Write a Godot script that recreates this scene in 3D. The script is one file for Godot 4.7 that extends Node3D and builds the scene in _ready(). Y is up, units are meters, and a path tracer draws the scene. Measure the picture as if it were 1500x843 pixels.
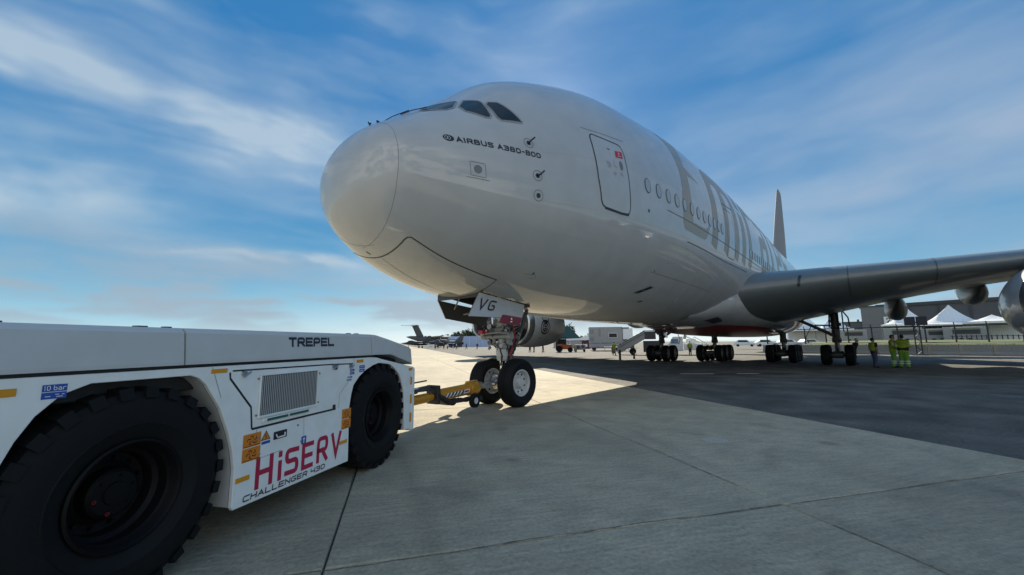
extends Node3D
# Axes used in the comments and by V(): x runs aft along the airliner from its nose tip, y to its starboard side, z up (metres).

var rng := RandomNumberGenerator.new()
var M := {}
var names := {}

func V(x: float, y: float, z: float) -> Vector3:
	return Vector3(x, z, -y)

func lin(r: float, g: float, b: float) -> Color:
	return Color(r, g, b).linear_to_srgb()

func _ready() -> void:
	rng.seed = 4711
	setup_camera()
	setup_sky()
	make_materials()
	build_ground()
	build_far_buildings()
	build_airliner()
	build_tug()
	build_tow_bar()
	build_left_background()
	build_middle_background()
	build_right_background()
	build_people()

func setup_camera() -> void:
	var yaw := deg_to_rad(40.319)
	var pitch := deg_to_rad(7.706)
	var roll := deg_to_rad(-0.44)
	var f := V(cos(yaw) * cos(pitch), sin(yaw) * cos(pitch), sin(pitch))
	var r0 := f.cross(Vector3.UP).normalized()
	var u0 := r0.cross(f)
	var r := r0 * cos(roll) + u0 * sin(roll)
	var u := u0 * cos(roll) - r0 * sin(roll)
	var cam := Camera3D.new()
	cam.name = "camera"
	cam.fov = 69.97
	cam.near = 0.05
	cam.far = 6000.0
	cam.transform = Transform3D(Basis(r, u, -f), V(-3.686, -7.711, 1.68))
	add_child(cam)
	cam.current = true

const SUN_FROM := Vector3(1.42, 1.0, -0.94)   # towards the sun

func setup_sky() -> void:
	var env := Environment.new()
	env.background_mode = Environment.BG_SKY
	env.tonemap_mode = Environment.TONE_MAPPER_LINEAR
	env.tonemap_exposure = 2.6
	env.sdfgi_enabled = true
	env.ssao_enabled = true
	env.ssil_enabled = true
	var sky := Sky.new()
	var pm := PanoramaSkyMaterial.new()
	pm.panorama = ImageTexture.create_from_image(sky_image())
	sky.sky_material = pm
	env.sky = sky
	env.background_energy_multiplier = 1.0
	var we := WorldEnvironment.new()
	we.name = "world_environment"
	we.environment = env
	add_child(we)
	var sun := DirectionalLight3D.new()
	sun.name = "sun"
	sun.light_energy = 1.08
	sun.light_color = Color(1.0, 0.955, 0.87)
	sun.light_angular_distance = 0.5
	sun.shadow_enabled = true
	sun.look_at_from_position(Vector3.ZERO, -SUN_FROM, Vector3.UP)
	add_child(sun)

func fnl(seed_: int, freq: float, oct := 5) -> FastNoiseLite:
	var n := FastNoiseLite.new()
	n.seed = seed_
	n.noise_type = FastNoiseLite.TYPE_SIMPLEX_SMOOTH
	n.frequency = freq
	n.fractal_type = FastNoiseLite.FRACTAL_FBM
	n.fractal_octaves = oct
	return n

func sky_image() -> Image:
	# Clear air with a pale horizon, drawn-out high cloud in level layers, a soft mauve veil, unseen bright cloud added behind the view as fill light, and the haze round the sun.
	var w := 1536
	var h := 768
	var im := Image.create_empty(w, h, false, Image.FORMAT_RGBAF)
	var n1 := fnl(11, 1.0, 6)
	var n2 := fnl(23, 1.0, 5)
	var n3 := fnl(37, 1.0, 3)
	var n4 := fnl(58, 1.0, 5)
	var sun := SUN_FROM.normalized()
	for j in h:
		var th := PI * (j + 0.5) / h
		var y := cos(th)
		if y < -0.06:
			for i in w:
				im.set_pixel(i, j, Color(0.10, 0.12, 0.13))
			continue
		var s := sin(th)
		var el := maxf(y, 0.0)
		var eld := rad_to_deg(asin(el))
		for i in w:
			var ph := TAU * ((i + 0.5) / w)
			var d := Vector3(sin(ph) * s, y, -cos(ph) * s)
			# degrees to the right of the view's middle
			var az := rad_to_deg(wrapf(atan2(d.z, d.x) + deg_to_rad(40.3), -PI, PI))
			var cs := d.dot(sun)
			var flat := clampf((d.x * sun.x + d.z * sun.z) / maxf(Vector2(d.x, d.z).length() * Vector2(sun.x, sun.z).length(), 0.001), -1.0, 1.0)
			var c := Vector3(0.0085, 0.073, 0.185).lerp(Vector3(0.049, 0.163, 0.258), pow(1.0 - el, 3.6))
			c = c.lerp(Vector3(0.113, 0.245, 0.295), pow(1.0 - el, 8.0) * 0.9)
			c = c.lerp(Vector3(0.37, 0.395, 0.38), pow(1.0 - el, 24.0 - 15.0 * pow(maxf(flat, 0.0), 4.0)) * (0.6 + 0.4 * pow(maxf(flat, 0.0), 4.0)))
			var warp := n3.get_noise_3d(d.x * 1.7, y * 3.0, d.z * 1.7)
			var wy := y + warp * 0.022 + 0.012 * n3.get_noise_3d(d.x * 5.0, y * 9.0 + 4.0, d.z * 5.0)
			var streak := n1.get_noise_3d(d.x * 1.6, wy * 9.0, d.z * 1.6)
			var thin := n4.get_noise_3d(d.x * 3.2 + warp, wy * 26.0, d.z * 3.2)
			var soft := n2.get_noise_3d(d.x * 1.5 + 5.0, wy * 4.0, d.z * 1.5)
			var puff := n2.get_noise_3d(d.x * 4.0, y * 7.0 + 9.0, d.z * 4.0)
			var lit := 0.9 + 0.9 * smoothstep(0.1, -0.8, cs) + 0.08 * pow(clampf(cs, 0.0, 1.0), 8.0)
			# level veils and streaks
			var cover := clampf((streak + 0.30) * 0.9, 0.0, 1.0) * 0.42 + clampf(thin * 1.1, 0.0, 1.0) * 0.14
			# the long bright layer ahead to the left and its tail
			var b1 := exp(-pow((eld - 25.0 - warp * 3.0 + 0.0035 * pow(az + 38.0, 2.0) * (1.0 if az > -38.0 else 0.3)) / 3.0, 2.0)) * smoothstep(-4.0, -30.0, az) * smoothstep(-110.0, -60.0, az)
			cover += b1 * clampf(0.60 + streak * 0.6 + thin * 0.35 + 0.18 * n4.get_noise_3d(d.x * 9.0, wy * 60.0, d.z * 9.0), 0.0, 1.0)
			var b2 := exp(-pow((az + 55.0) / 9.0, 2.0) - pow((eld - 14.5) / 3.6, 2.0))
			cover += b2 * clampf(0.6 + puff * 1.2, 0.0, 1.0)
			var b3 := exp(-pow((eld - 10.2 - thin * 1.0) / 0.8, 2.0)) * smoothstep(-50.0, -38.0, az) * smoothstep(-14.0, -26.0, az)
			cover += b3 * clampf(0.4 + thin * 1.4, 0.0, 1.0)
			cover *= clampf(0.90 + puff * 0.65 + soft * 0.3, 0.45, 1.12)
			# clear patch ahead to the right
			cover *= 1.0 - 0.75 * exp(-pow((az - 22.0) / 17.0, 2.0) - pow((eld - 31.0) / 13.0, 2.0))
			c = c.lerp(Vector3(0.215, 0.265, 0.305) * lit, clampf(cover, 0.0, 0.78))
			# soft mauve veil ahead to the right and low mauve banks all round
			var veil := exp(-pow((az - 46.0) / 17.0, 2.0) - pow((eld - 16.0) / 9.0, 2.0)) * clampf(0.75 + soft * 1.2, 0.0, 1.0)
			var bank := exp(-pow((eld - 4.3 - thin * 2.0) / 2.6, 2.0)) * smoothstep(-0.34, 0.20, thin * 0.9 + streak * 0.9)
			bank += 0.6 * exp(-pow((eld - 9.0 - streak * 4.0) / 2.2, 2.0)) * smoothstep(-0.25, 0.30, soft + streak * 0.5) * smoothstep(-18.0, -34.0, az)
			veil += clampf(soft * 0.9, 0.0, 0.5) * 0.35
			c = c.lerp(Vector3(0.152, 0.197, 0.262) * lit, clampf(veil, 0.0, 0.8))
			c = c.lerp(Vector3(0.155, 0.188, 0.222) * lit, clampf(bank, 0.0, 0.85) * 0.9)
			# unseen heaped cloud away from the sun, added to brighten the shade
			var fill_cloud := smoothstep(-0.32, 0.34, puff + soft * 0.8) * smoothstep(0.15, -0.45, cs)
			c = c.lerp(Vector3(0.70, 0.69, 0.67), fill_cloud * 0.9)
			var ang := acos(clampf(cs, -1.0, 1.0))
			c += Vector3(1.0, 0.95, 0.88) * (0.10 * exp(-ang / 0.07) + 0.035 * exp(-ang / 0.35))
			im.set_pixel(i, j, Color(c.x, c.y, c.z))
	return im

# ---------------------------------------------------------------- mesh helpers
class MB:
	var st := SurfaceTool.new()
	var g := 0
	var tris := 0
	func _init() -> void:
		st.begin(Mesh.PRIMITIVE_TRIANGLES)
		st.set_smooth_group(-1)
	func smooth() -> void:
		g += 1
		st.set_smooth_group(g)
	func flat() -> void:
		st.set_smooth_group(-1)
	func tri(a: Vector3, b: Vector3, c: Vector3) -> void:   # counter-clockwise seen from outside
		st.add_vertex(a)
		st.add_vertex(c)
		st.add_vertex(b)
		tris += 1
	func quad(a: Vector3, b: Vector3, c: Vector3, d: Vector3) -> void:
		tri(a, b, c)
		tri(a, c, d)
	func triuv(p: Array, uv: Array) -> void:
		for k in [0, 2, 1]:
			st.set_uv(uv[k])
			st.set_uv2(uv[k] * 9.0 / 40.0)
			st.add_vertex(p[k])
		tris += 1
	func box(t: Transform3D, s: Vector3, b := 0.0) -> void:
		flat()
		var h := s * 0.5
		if b <= 0.0:
			var p := []
			for k in 8:
				p.append(t * Vector3(h.x * (1 if k & 1 else -1), h.y * (1 if k & 2 else -1), h.z * (1 if k & 4 else -1)))
			quad(p[1], p[3], p[7], p[5])
			quad(p[0], p[4], p[6], p[2])
			quad(p[2], p[6], p[7], p[3])
			quad(p[0], p[1], p[5], p[4])
			quad(p[4], p[5], p[7], p[6])
			quad(p[0], p[2], p[3], p[1])
			return
		var i := Vector3(maxf(h.x - b, 0.0), maxf(h.y - b, 0.0), maxf(h.z - b, 0.0))
		var f := func(sx: int, sy: int, sz: int, ax: int) -> Vector3:
			var v := Vector3(i.x * sx, i.y * sy, i.z * sz)
			v[ax] = h[ax] * [sx, sy, sz][ax]
			return t * v
		for ax in 3:
			var u := (ax + 1) % 3
			var w := (ax + 2) % 3
			for s1 in [-1, 1]:
				var c := []
				for q in [[-1, -1], [1, -1], [1, 1], [-1, 1]]:
					var sg := [0, 0, 0]
					sg[ax] = s1
					sg[u] = q[0]
					sg[w] = q[1]
					c.append(f.call(sg[0], sg[1], sg[2], ax))
				if s1 > 0:
					quad(c[0], c[1], c[2], c[3])
				else:
					quad(c[0], c[3], c[2], c[1])
			for su in [-1, 1]:
				for sw in [-1, 1]:
					var e := []
					for sa in [-1, 1]:
						var sg2 := [0, 0, 0]
						sg2[ax] = sa
						sg2[u] = su
						sg2[w] = sw
						e.append([f.call(sg2[0], sg2[1], sg2[2], u), f.call(sg2[0], sg2[1], sg2[2], w)])
					if su * sw > 0:
						quad(e[0][0], e[0][1], e[1][1], e[1][0])
						flip_last()
					else:
						quad(e[0][0], e[1][0], e[1][1], e[0][1])
						flip_last()
		for sx in [-1, 1]:
			for sy in [-1, 1]:
				for sz in [-1, 1]:
					var a: Vector3 = f.call(sx, sy, sz, 0)
					var bb: Vector3 = f.call(sx, sy, sz, 1)
					var c2: Vector3 = f.call(sx, sy, sz, 2)
					if sx * sy * sz > 0:
						tri(a, bb, c2)
					else:
						tri(a, c2, bb)
	func flip_last() -> void:
		pass
	func lathe(t: Transform3D, prof: Array, n := 24, a0 := 0.0, a1 := TAU) -> void:   # prof: Vector2(radius, height), upwards
		smooth()
		for k in prof.size() - 1:
			var p: Vector2 = prof[k]
			var q: Vector2 = prof[k + 1]
			if k > 0:
				var o: Vector2 = prof[k - 1]
				if absf((p - o).angle_to(q - p)) > 0.6:
					smooth()
			for m in n:
				var u := a0 + (a1 - a0) * m / n
				var v := a0 + (a1 - a0) * (m + 1) / n
				var A := t * Vector3(p.x * cos(u), p.y, p.x * sin(u))
				var B := t * Vector3(q.x * cos(u), q.y, q.x * sin(u))
				var C := t * Vector3(q.x * cos(v), q.y, q.x * sin(v))
				var D := t * Vector3(p.x * cos(v), p.y, p.x * sin(v))
				if p.x < 1e-5:
					tri(A, B, C)
				elif q.x < 1e-5:
					tri(A, B, D)
				else:
					quad(A, B, C, D)
		flat()
	func cyl(a: Vector3, b: Vector3, r: float, n := 12, r2 := -1.0) -> void:
		var y := b - a
		var L := y.length()
		if L < 1e-6:
			return
		y /= L
		var x := y.cross(Vector3(0.31, 0.87, 0.38)).normalized()
		var t := Transform3D(Basis(x, y, x.cross(y)), a)
		if r2 < 0.0:
			r2 = r
		lathe(t, [Vector2(0, 0), Vector2(r, 0), Vector2(r2, L), Vector2(0, L)], n)
	func tube(path: Array, r: float, n := 8) -> void:
		smooth()
		var rings := []
		var up := Vector3(0.2, 0.9, 0.37)
		for k in path.size():
			var d: Vector3 = (path[mini(k + 1, path.size() - 1)] - path[maxi(k - 1, 0)]).normalized()
			var x := d.cross(up).normalized()
			var z := x.cross(d)
			up = z
			var ring := []
			for m in n:
				var an := TAU * m / n
				ring.append(path[k] + (x * cos(an) + z * sin(an)) * r)
			rings.append(ring)
		for k in rings.size() - 1:
			for m in n:
				var m2 := (m + 1) % n
				quad(rings[k][m], rings[k][m2], rings[k + 1][m2], rings[k + 1][m])
		flat()
		for m in range(1, n - 1):
			tri(rings[0][0], rings[0][m + 1], rings[0][m])
			tri(rings[-1][0], rings[-1][m], rings[-1][m + 1])
	func grid(rows: Array, closed := false, flip := false) -> void:
		smooth()
		for i in rows.size() - 1:
			var n: int = rows[i].size()
			for j in (n if closed else n - 1):
				var k := (j + 1) % n
				if flip:
					quad(rows[i][j], rows[i + 1][j], rows[i + 1][k], rows[i][k])
				else:
					quad(rows[i][j], rows[i][k], rows[i + 1][k], rows[i + 1][j])
		flat()
	func prism(t: Transform3D, poly: PackedVector2Array, depth: float, inset := 0.0) -> void:   # extruded along +Z of t; the front edge may be inset for a bevel
		flat()
		if Geometry2D.is_polygon_clockwise(poly):
			poly = poly.duplicate()
			poly.reverse()
		var ix := Geometry2D.triangulate_polygon(poly)
		var n := poly.size()
		var front := poly
		if inset > 0.0:
			var off := Geometry2D.offset_polygon(poly, -inset, Geometry2D.JOIN_MITER)
			if off.size() == 1 and off[0].size() == n:
				var o2: PackedVector2Array = off[0]
				if Geometry2D.is_polygon_clockwise(o2):
					o2.reverse()
				var best := 0
				for k in n:
					if o2[k].distance_to(poly[0]) < o2[best].distance_to(poly[0]):
						best = k
				front = PackedVector2Array()
				for k in n:
					front.append(o2[(best + k) % n])
		for k in range(0, ix.size(), 3):
			var a := front[ix[k]]
			var b := front[ix[k + 1]]
			var c := front[ix[k + 2]]
			if (b - a).cross(c - a) < 0.0:
				var sw := b
				b = c
				c = sw
			tri(t * Vector3(a.x, a.y, depth), t * Vector3(b.x, b.y, depth), t * Vector3(c.x, c.y, depth))
			a = poly[ix[k]]
			b = poly[ix[k + 1]]
			c = poly[ix[k + 2]]
			if (b - a).cross(c - a) < 0.0:
				var sw2 := b
				b = c
				c = sw2
			tri(t * Vector3(a.x, a.y, 0), t * Vector3(c.x, c.y, 0), t * Vector3(b.x, b.y, 0))
		for k in n:
			var m := (k + 1) % n
			var z1 := depth - (inset if front != poly else 0.0)
			quad(t * Vector3(poly[k].x, poly[k].y, 0), t * Vector3(poly[m].x, poly[m].y, 0), t * Vector3(poly[m].x, poly[m].y, z1), t * Vector3(poly[k].x, poly[k].y, z1))
			if front != poly:
				quad(t * Vector3(poly[k].x, poly[k].y, z1), t * Vector3(poly[m].x, poly[m].y, z1), t * Vector3(front[m].x, front[m].y, depth), t * Vector3(front[k].x, front[k].y, depth))

func numbered(base: String, parent: Node) -> String:
	var key := str(parent.get_instance_id()) + base
	var k: int = names.get(key, 0)
	names[key] = k + 1
	return base if k == 0 else "%s_%03d" % [base, k]

func commit(list: Array) -> ArrayMesh:   # [MB, material, MB, material ...]
	var am: ArrayMesh = null
	for k in range(0, list.size(), 2):
		var mb: MB = list[k]
		if mb.tris == 0:
			continue
		mb.st.generate_normals()
		mb.st.set_material(list[k + 1])
		am = mb.st.commit(am) if am else mb.st.commit()
	return am

func put(parent: Node, called: String, mesh: Mesh, t := Transform3D.IDENTITY) -> MeshInstance3D:
	var o := MeshInstance3D.new()
	o.name = numbered(called, parent)
	o.mesh = mesh
	o.transform = t
	parent.add_child(o, true)
	return o

func obj(parent: Node, called: String, list: Array, t := Transform3D.IDENTITY) -> MeshInstance3D:
	return put(parent, called, commit(list), t)

func one(parent: Node, called: String, mb: MB, mat: Material, t := Transform3D.IDENTITY) -> MeshInstance3D:
	return put(parent, called, commit([mb, mat]), t)

func tag(o: Node, label: String, category: String, group := "") -> Node:
	o.set_meta("label", label)
	o.set_meta("category", category)
	if group != "":
		o.set_meta("group", group)
	return o

func thing(called: String, label: String, category: String, t := Transform3D.IDENTITY, group := "") -> Node3D:
	var o := Node3D.new()
	o.name = numbered(called, self)
	o.transform = t
	add_child(o, true)
	tag(o, label, category, group)
	return o

func copy_of(o: Node3D, t: Transform3D, label := "", base := "") -> Node3D:
	var c: Node3D = o.duplicate()
	if base == "":
		base = String(o.name).rstrip("_0123456789")
	c.name = numbered(base, self)
	c.transform = t
	add_child(c, true)
	if label != "":
		c.set_meta("label", label)
	return c

func structure(o: Node, kind := "structure") -> Node:
	o.set_meta("kind", kind)
	return o

func at(p: Vector3, turn := 0.0) -> Transform3D:
	return Transform3D(Basis(Vector3.UP, turn), p)

# a frame whose +Y points along dir
func along(dir: Vector3, p: Vector3) -> Transform3D:
	var y := dir.normalized()
	var r := Vector3(0, 1, 0) if absf(y.y) < 0.9 else Vector3(1, 0, 0)
	var x := r.cross(y).normalized()
	return Transform3D(Basis(x, y, x.cross(y)), p)

# ---------------------------------------------------------------- materials
func noise_tex(seed_: int, freq: float, dark: Color, light: Color, oct := 5, size := 512, kind := FastNoiseLite.TYPE_SIMPLEX_SMOOTH) -> NoiseTexture2D:
	var n := fnl(seed_, freq, oct)
	n.noise_type = kind
	var t := NoiseTexture2D.new()
	t.width = size
	t.height = size
	t.seamless = true
	t.noise = n
	var gr := Gradient.new()
	gr.set_color(0, dark)
	gr.set_color(1, light)
	t.color_ramp = gr
	return t

func bump_tex(seed_: int, freq: float, strength: float, oct := 4, size := 512) -> NoiseTexture2D:
	var t := NoiseTexture2D.new()
	t.width = size
	t.height = size
	t.seamless = true
	t.noise = fnl(seed_, freq, oct)
	t.as_normal_map = true
	t.bump_strength = strength
	return t

func mat(called: String, c: Color, rough := 0.6, metal := 0.0) -> StandardMaterial3D:   # c: linear real-world colour
	var m := StandardMaterial3D.new()
	m.albedo_color = c.linear_to_srgb()
	m.roughness = rough
	m.metallic = metal
	M[called] = m
	return m

func worn(m: StandardMaterial3D, tex: Texture2D, scale: float, bump: Texture2D = null, strength := 0.3, world := false) -> StandardMaterial3D:
	m.albedo_texture = tex
	m.uv1_triplanar = true
	m.uv1_world_triplanar = world
	m.uv1_scale = Vector3.ONE * scale
	if bump:
		m.normal_enabled = true
		m.normal_texture = bump
		m.normal_scale = strength
	return m

func make_materials() -> void:
	var soft := noise_tex(5, 0.012, Color(0.93, 0.93, 0.92), Color(1, 1, 1), 6)
	var dirt := noise_tex(8, 0.02, Color(0.76, 0.75, 0.73), Color(1, 1, 1), 6)
	var gritty := noise_tex(9, 0.10, Color(0.55, 0.55, 0.55), Color(1, 1, 1), 4)
	var bump := bump_tex(12, 0.05, 3.0)
	var fine := bump_tex(14, 0.2, 3.0)
	var m := mat("fuselage", Color(0.392, 0.405, 0.405), 0.55)
	worn(m, soft, 0.16)
	m.clearcoat_enabled = true
	m.clearcoat = 0.85
	m.clearcoat_roughness = 0.03
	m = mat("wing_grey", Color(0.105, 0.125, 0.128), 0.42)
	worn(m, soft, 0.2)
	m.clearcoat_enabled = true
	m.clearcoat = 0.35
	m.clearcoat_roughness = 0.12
	m = mat("nacelle", Color(0.62, 0.625, 0.62), 0.28)
	worn(m, soft, 0.3)
	m.clearcoat_enabled = true
	m.clearcoat = 0.5
	m.clearcoat_roughness = 0.06
	mat("lip", Color(0.48, 0.48, 0.475), 0.26, 0.85)
	m = mat("gold_light", Color(0.225, 0.19, 0.13), 0.55)
	m.clearcoat_enabled = true
	m.clearcoat = 0.35
	m.clearcoat_roughness = 0.04
	mat("steel", Color(0.50, 0.51, 0.52), 0.35, 1.0)
	mat("chrome", Color(0.80, 0.80, 0.80), 0.12, 1.0)
	worn(mat("gear_grey", Color(0.30, 0.31, 0.31), 0.45), dirt, 1.5)
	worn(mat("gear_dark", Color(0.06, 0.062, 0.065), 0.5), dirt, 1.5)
	worn(mat("rim_white", Color(0.62, 0.63, 0.62), 0.4), dirt, 2.0)
	mat("line", Color(0.035, 0.04, 0.045), 0.6)
	mat("hair_line", Color(0.16, 0.17, 0.175), 0.6)
	mat("window_glass", Color(0.30, 0.335, 0.345), 0.15)
	mat("window_ring", Color(0.05, 0.055, 0.06), 0.4)
	m = mat("cockpit_glass", Color(0.022, 0.028, 0.03), 0.08)
	m.metallic_specular = 0.32
	mat("ink", Color(0.012, 0.013, 0.022), 0.45)
	mat("mid_ink", Color(0.13, 0.14, 0.145), 0.5)
	m = mat("gold", Color(0.245, 0.198, 0.125), 0.5)
	m.clearcoat_enabled = true
	m.clearcoat = 0.5
	m.clearcoat_roughness = 0.05
	mat("fin_paint", Color(0.245, 0.255, 0.27), 0.7)
	M.fin_paint.metallic_specular = 0.15
	mat("hub_red", Color(0.10, 0.004, 0.008), 0.5)
	mat("red", Color(0.42, 0.012, 0.02), 0.4)
	mat("placard_red", Color(0.16, 0.006, 0.012), 0.4)
	mat("belly_red", Color(0.30, 0.012, 0.022), 0.35)
	mat("white_mark", Color(0.72, 0.72, 0.70), 0.5)
	worn(mat("tyre", Color(0.0085, 0.0092, 0.0102), 0.72), gritty, 2.0, fine, 0.35)
	worn(mat("tug_white", Color(0.80, 0.82, 0.80), 0.33), dirt_light(), 0.7)
	worn(mat("tug_hood", Color(0.52, 0.535, 0.525), 0.40), dirt_light(), 0.5)
	worn(mat("tug_dark", Color(0.02, 0.021, 0.022), 0.6), dirt, 1.0)
	worn(mat("tug_rim", Color(0.0045, 0.0046, 0.005), 0.62), dirt, 2.0)
	M.tug_rim.metallic_specular = 0.3
	M.tyre.metallic_specular = 0.35
	mat("orange", Color(0.62, 0.20, 0.012), 0.45)
	mat("amber", Color(0.60, 0.27, 0.015), 0.25)
	mat("crimson", Color(0.40, 0.012, 0.055), 0.4)
	mat("blue", Color(0.015, 0.075, 0.35), 0.4)
	mat("green_label", Color(0.02, 0.10, 0.085), 0.5)
	mat("slat_grey", Color(0.36, 0.38, 0.38), 0.4)
	worn(mat("tow_yellow", Color(0.58, 0.27, 0.014), 0.4), dirt, 2.0)
	worn(mat("army_grey", Color(0.075, 0.082, 0.085), 0.6), dirt, 0.3)
	mat("army_dark", Color(0.03, 0.034, 0.035), 0.7)
	worn(mat("tent_white", Color(0.82, 0.83, 0.82), 0.6), soft, 0.4)
	mat("tent_blue", Color(0.34, 0.42, 0.58), 0.6)
	mat("hangar_grey", Color(0.075, 0.08, 0.088), 0.6)
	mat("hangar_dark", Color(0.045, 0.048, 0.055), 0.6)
	worn(mat("barrier", Color(0.36, 0.352, 0.32), 0.85), dirt, 0.6, bump, 0.4)
	mat("fence_dark", Color(0.02, 0.022, 0.024), 0.6)
	worn(mat("cabin_grey", Color(0.33, 0.33, 0.325), 0.5), soft, 0.5)
	worn(mat("machine_orange", Color(0.42, 0.10, 0.02), 0.5), dirt, 1.0)
	mat("dark_green", Color(0.02, 0.05, 0.042), 0.7)
	mat("skin", Color(0.40, 0.22, 0.15), 0.55)
	mat("hair_dark", Color(0.015, 0.011, 0.009), 0.7)
	mat("cloth_dark", Color(0.014, 0.016, 0.022), 0.85)
	mat("cloth_blue", Color(0.04, 0.06, 0.12), 0.85)
	mat("cloth_light", Color(0.55, 0.54, 0.52), 0.85)
	mat("cloth_tan", Color(0.22, 0.16, 0.11), 0.85)
	mat("hi_vis", Color(0.24, 0.33, 0.02), 0.7)
	mat("hi_vis_green", Color(0.11, 0.28, 0.025), 0.7)
	mat("reflective", Color(0.55, 0.56, 0.54), 0.35)
	m = mat("leaf", Color(0.045, 0.075, 0.025), 0.7)
	m.backlight_enabled = true
	m.backlight = Color(0.12, 0.16, 0.05)
	m.vertex_color_use_as_albedo = true
	mat("bark", Color(0.07, 0.05, 0.035), 0.9)
	worn(mat("grass", Color(0.13, 0.165, 0.05), 0.95), noise_tex(31, 0.03, Color(0.45, 0.5, 0.35), Color(1, 1, 0.95), 6), 0.25, null, 0.0, true)
	mat("print_grey", Color(0.24, 0.25, 0.26), 0.5)
	mat("lamp_glass", Color(0.30, 0.31, 0.32), 0.12)
	mat("glass_dark", Color(0.02, 0.025, 0.03), 0.08)
	mat("yellow", Color(0.55, 0.36, 0.02), 0.5)

func dirt_light() -> NoiseTexture2D:
	if not M.has("_dl"):
		M["_dl"] = noise_tex(44, 0.01, Color(0.95, 0.95, 0.94), Color(1, 1, 1), 7)
	return M["_dl"]

# ---------------------------------------------------------------- ground
const E1 := Vector2(0.826, -0.563)   # across the apron lanes (x, y)
const E2 := Vector2(0.563, 0.826)    # along the apron lanes

func G(c: float, a: float, z := 0.0) -> Vector3:
	var p := E1 * c + E2 * a
	return V(p.x, p.y, z)

func concrete_image() -> Image:
	var n := 2048
	var fine := fnl(101, 0.35, 2).get_seamless_image(512, 512)
	var grain := fnl(102, 0.08, 4).get_seamless_image(1024, 1024)
	var blot := fnl(103, 0.010, 5).get_seamless_image(1024, 1024)
	var stain := fnl(105, 0.012, 4).get_seamless_image(512, 512)
	var streak := fnl(104, 0.06, 4).get_seamless_image(2048, 512)
	var d0 := fine.get_data()
	var d1 := grain.get_data()
	var d2 := blot.get_data()
	var d3 := streak.get_data()
	var d4 := stain.get_data()
	var out := PackedByteArray()
	out.resize(n * n * 3)
	var k := 0
	for j in n:
		for i in n:
			# v runs along the lane; the broom strokes run across it
			var f := d0[(j % 512) * 512 + (i % 512)] / 255.0 - 0.5
			var g := d1[(j % 1024) * 1024 + (i % 1024)] / 255.0 - 0.5
			var b := d2[(j >> 1) * 1024 + (i >> 1)] / 255.0 - 0.5
			var s := d3[j * 1 % 512 * 2048 + ((i >> 3) + (j >> 9) * 700) % 2048] / 255.0 - 0.5
			var w := d4[(j >> 2) * 512 + (i >> 2)] / 255.0
			var v := 1.0 + f * 0.16 + g * 0.16 + b * 0.13 + s * 0.15
			if f + g < -0.42:
				v -= 0.09
			v -= 0.09 * clampf((w - 0.66) * 4.0, 0.0, 1.0)
			v *= 0.80
			var warm := b * 0.02
			out[k] = clampi(int(255.0 * v * (0.985 + warm)), 0, 255)
			out[k + 1] = clampi(int(255.0 * v * 0.965), 0, 255)
			out[k + 2] = clampi(int(255.0 * v * (0.90 - warm)), 0, 255)
			k += 3
	var im := Image.create_from_data(n, n, false, Image.FORMAT_RGB8, out)
	return im

func stain_image() -> Image:   # wear of the apron over 40 m: broad tone drift, tyre tracks along the lanes, drips
	var n := 1024
	var d := fnl(201, 0.006, 5).get_seamless_image(n, n).get_data()
	var e := fnl(202, 0.03, 4).get_seamless_image(n, n).get_data()
	var v := PackedFloat32Array()
	v.resize(n * n)
	var g := RandomNumberGenerator.new()
	g.seed = 303
	for k in n * n:
		v[k] = 0.985 + (d[k] / 255.0 - 0.5) * 0.20 + (e[k] / 255.0 - 0.5) * 0.08
	for t in 12:
		var x := g.randf() * n
		var y0 := g.randf() * n
		var sl := g.randf_range(-0.18, 0.18)
		var cu := g.randf_range(-0.0006, 0.0006)
		var wd := g.randf_range(3.0, 6.0)
		var dark := g.randf_range(0.05, 0.13)
		for q in int(g.randf_range(250, 700)):
			var xc := x + sl * q + cu * q * q
			var yy := int(y0 + q) % n
			for o in range(-8, 9):
				var a := clampf(1.0 - absf(o) / wd, 0.0, 1.0)
				var at_ := yy * n + posmod(int(xc) + o, n)
				v[at_] -= dark * a * (0.4 + 0.6 * e[at_] / 255.0) * minf(1.0, q / 60.0)
	for t in 70:
		var cx := g.randi_range(0, n - 1)
		var cy := g.randi_range(0, n - 1)
		var r := g.randf_range(1.0, 7.0) if g.randf() < 0.9 else g.randf_range(8.0, 16.0)
		var dk := g.randf_range(0.06, 0.2)
		for oy in range(-17, 18):
			for ox in range(-17, 18):
				var a2 := clampf((r - sqrt(ox * ox + oy * oy)) / 2.5, 0.0, 1.0)
				if a2 > 0.0:
					v[posmod(cy + oy, n) * n + posmod(cx + ox, n)] -= dk * a2
	var out := PackedByteArray()
	out.resize(n * n * 3)
	for k in n * n:
		var b := clampi(int(255.0 * clampf(v[k], 0.45, 1.0)), 0, 255)
		out[k * 3] = b
		out[k * 3 + 1] = b
		out[k * 3 + 2] = b
	return Image.create_from_data(n, n, false, Image.FORMAT_RGB8, out)

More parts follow.
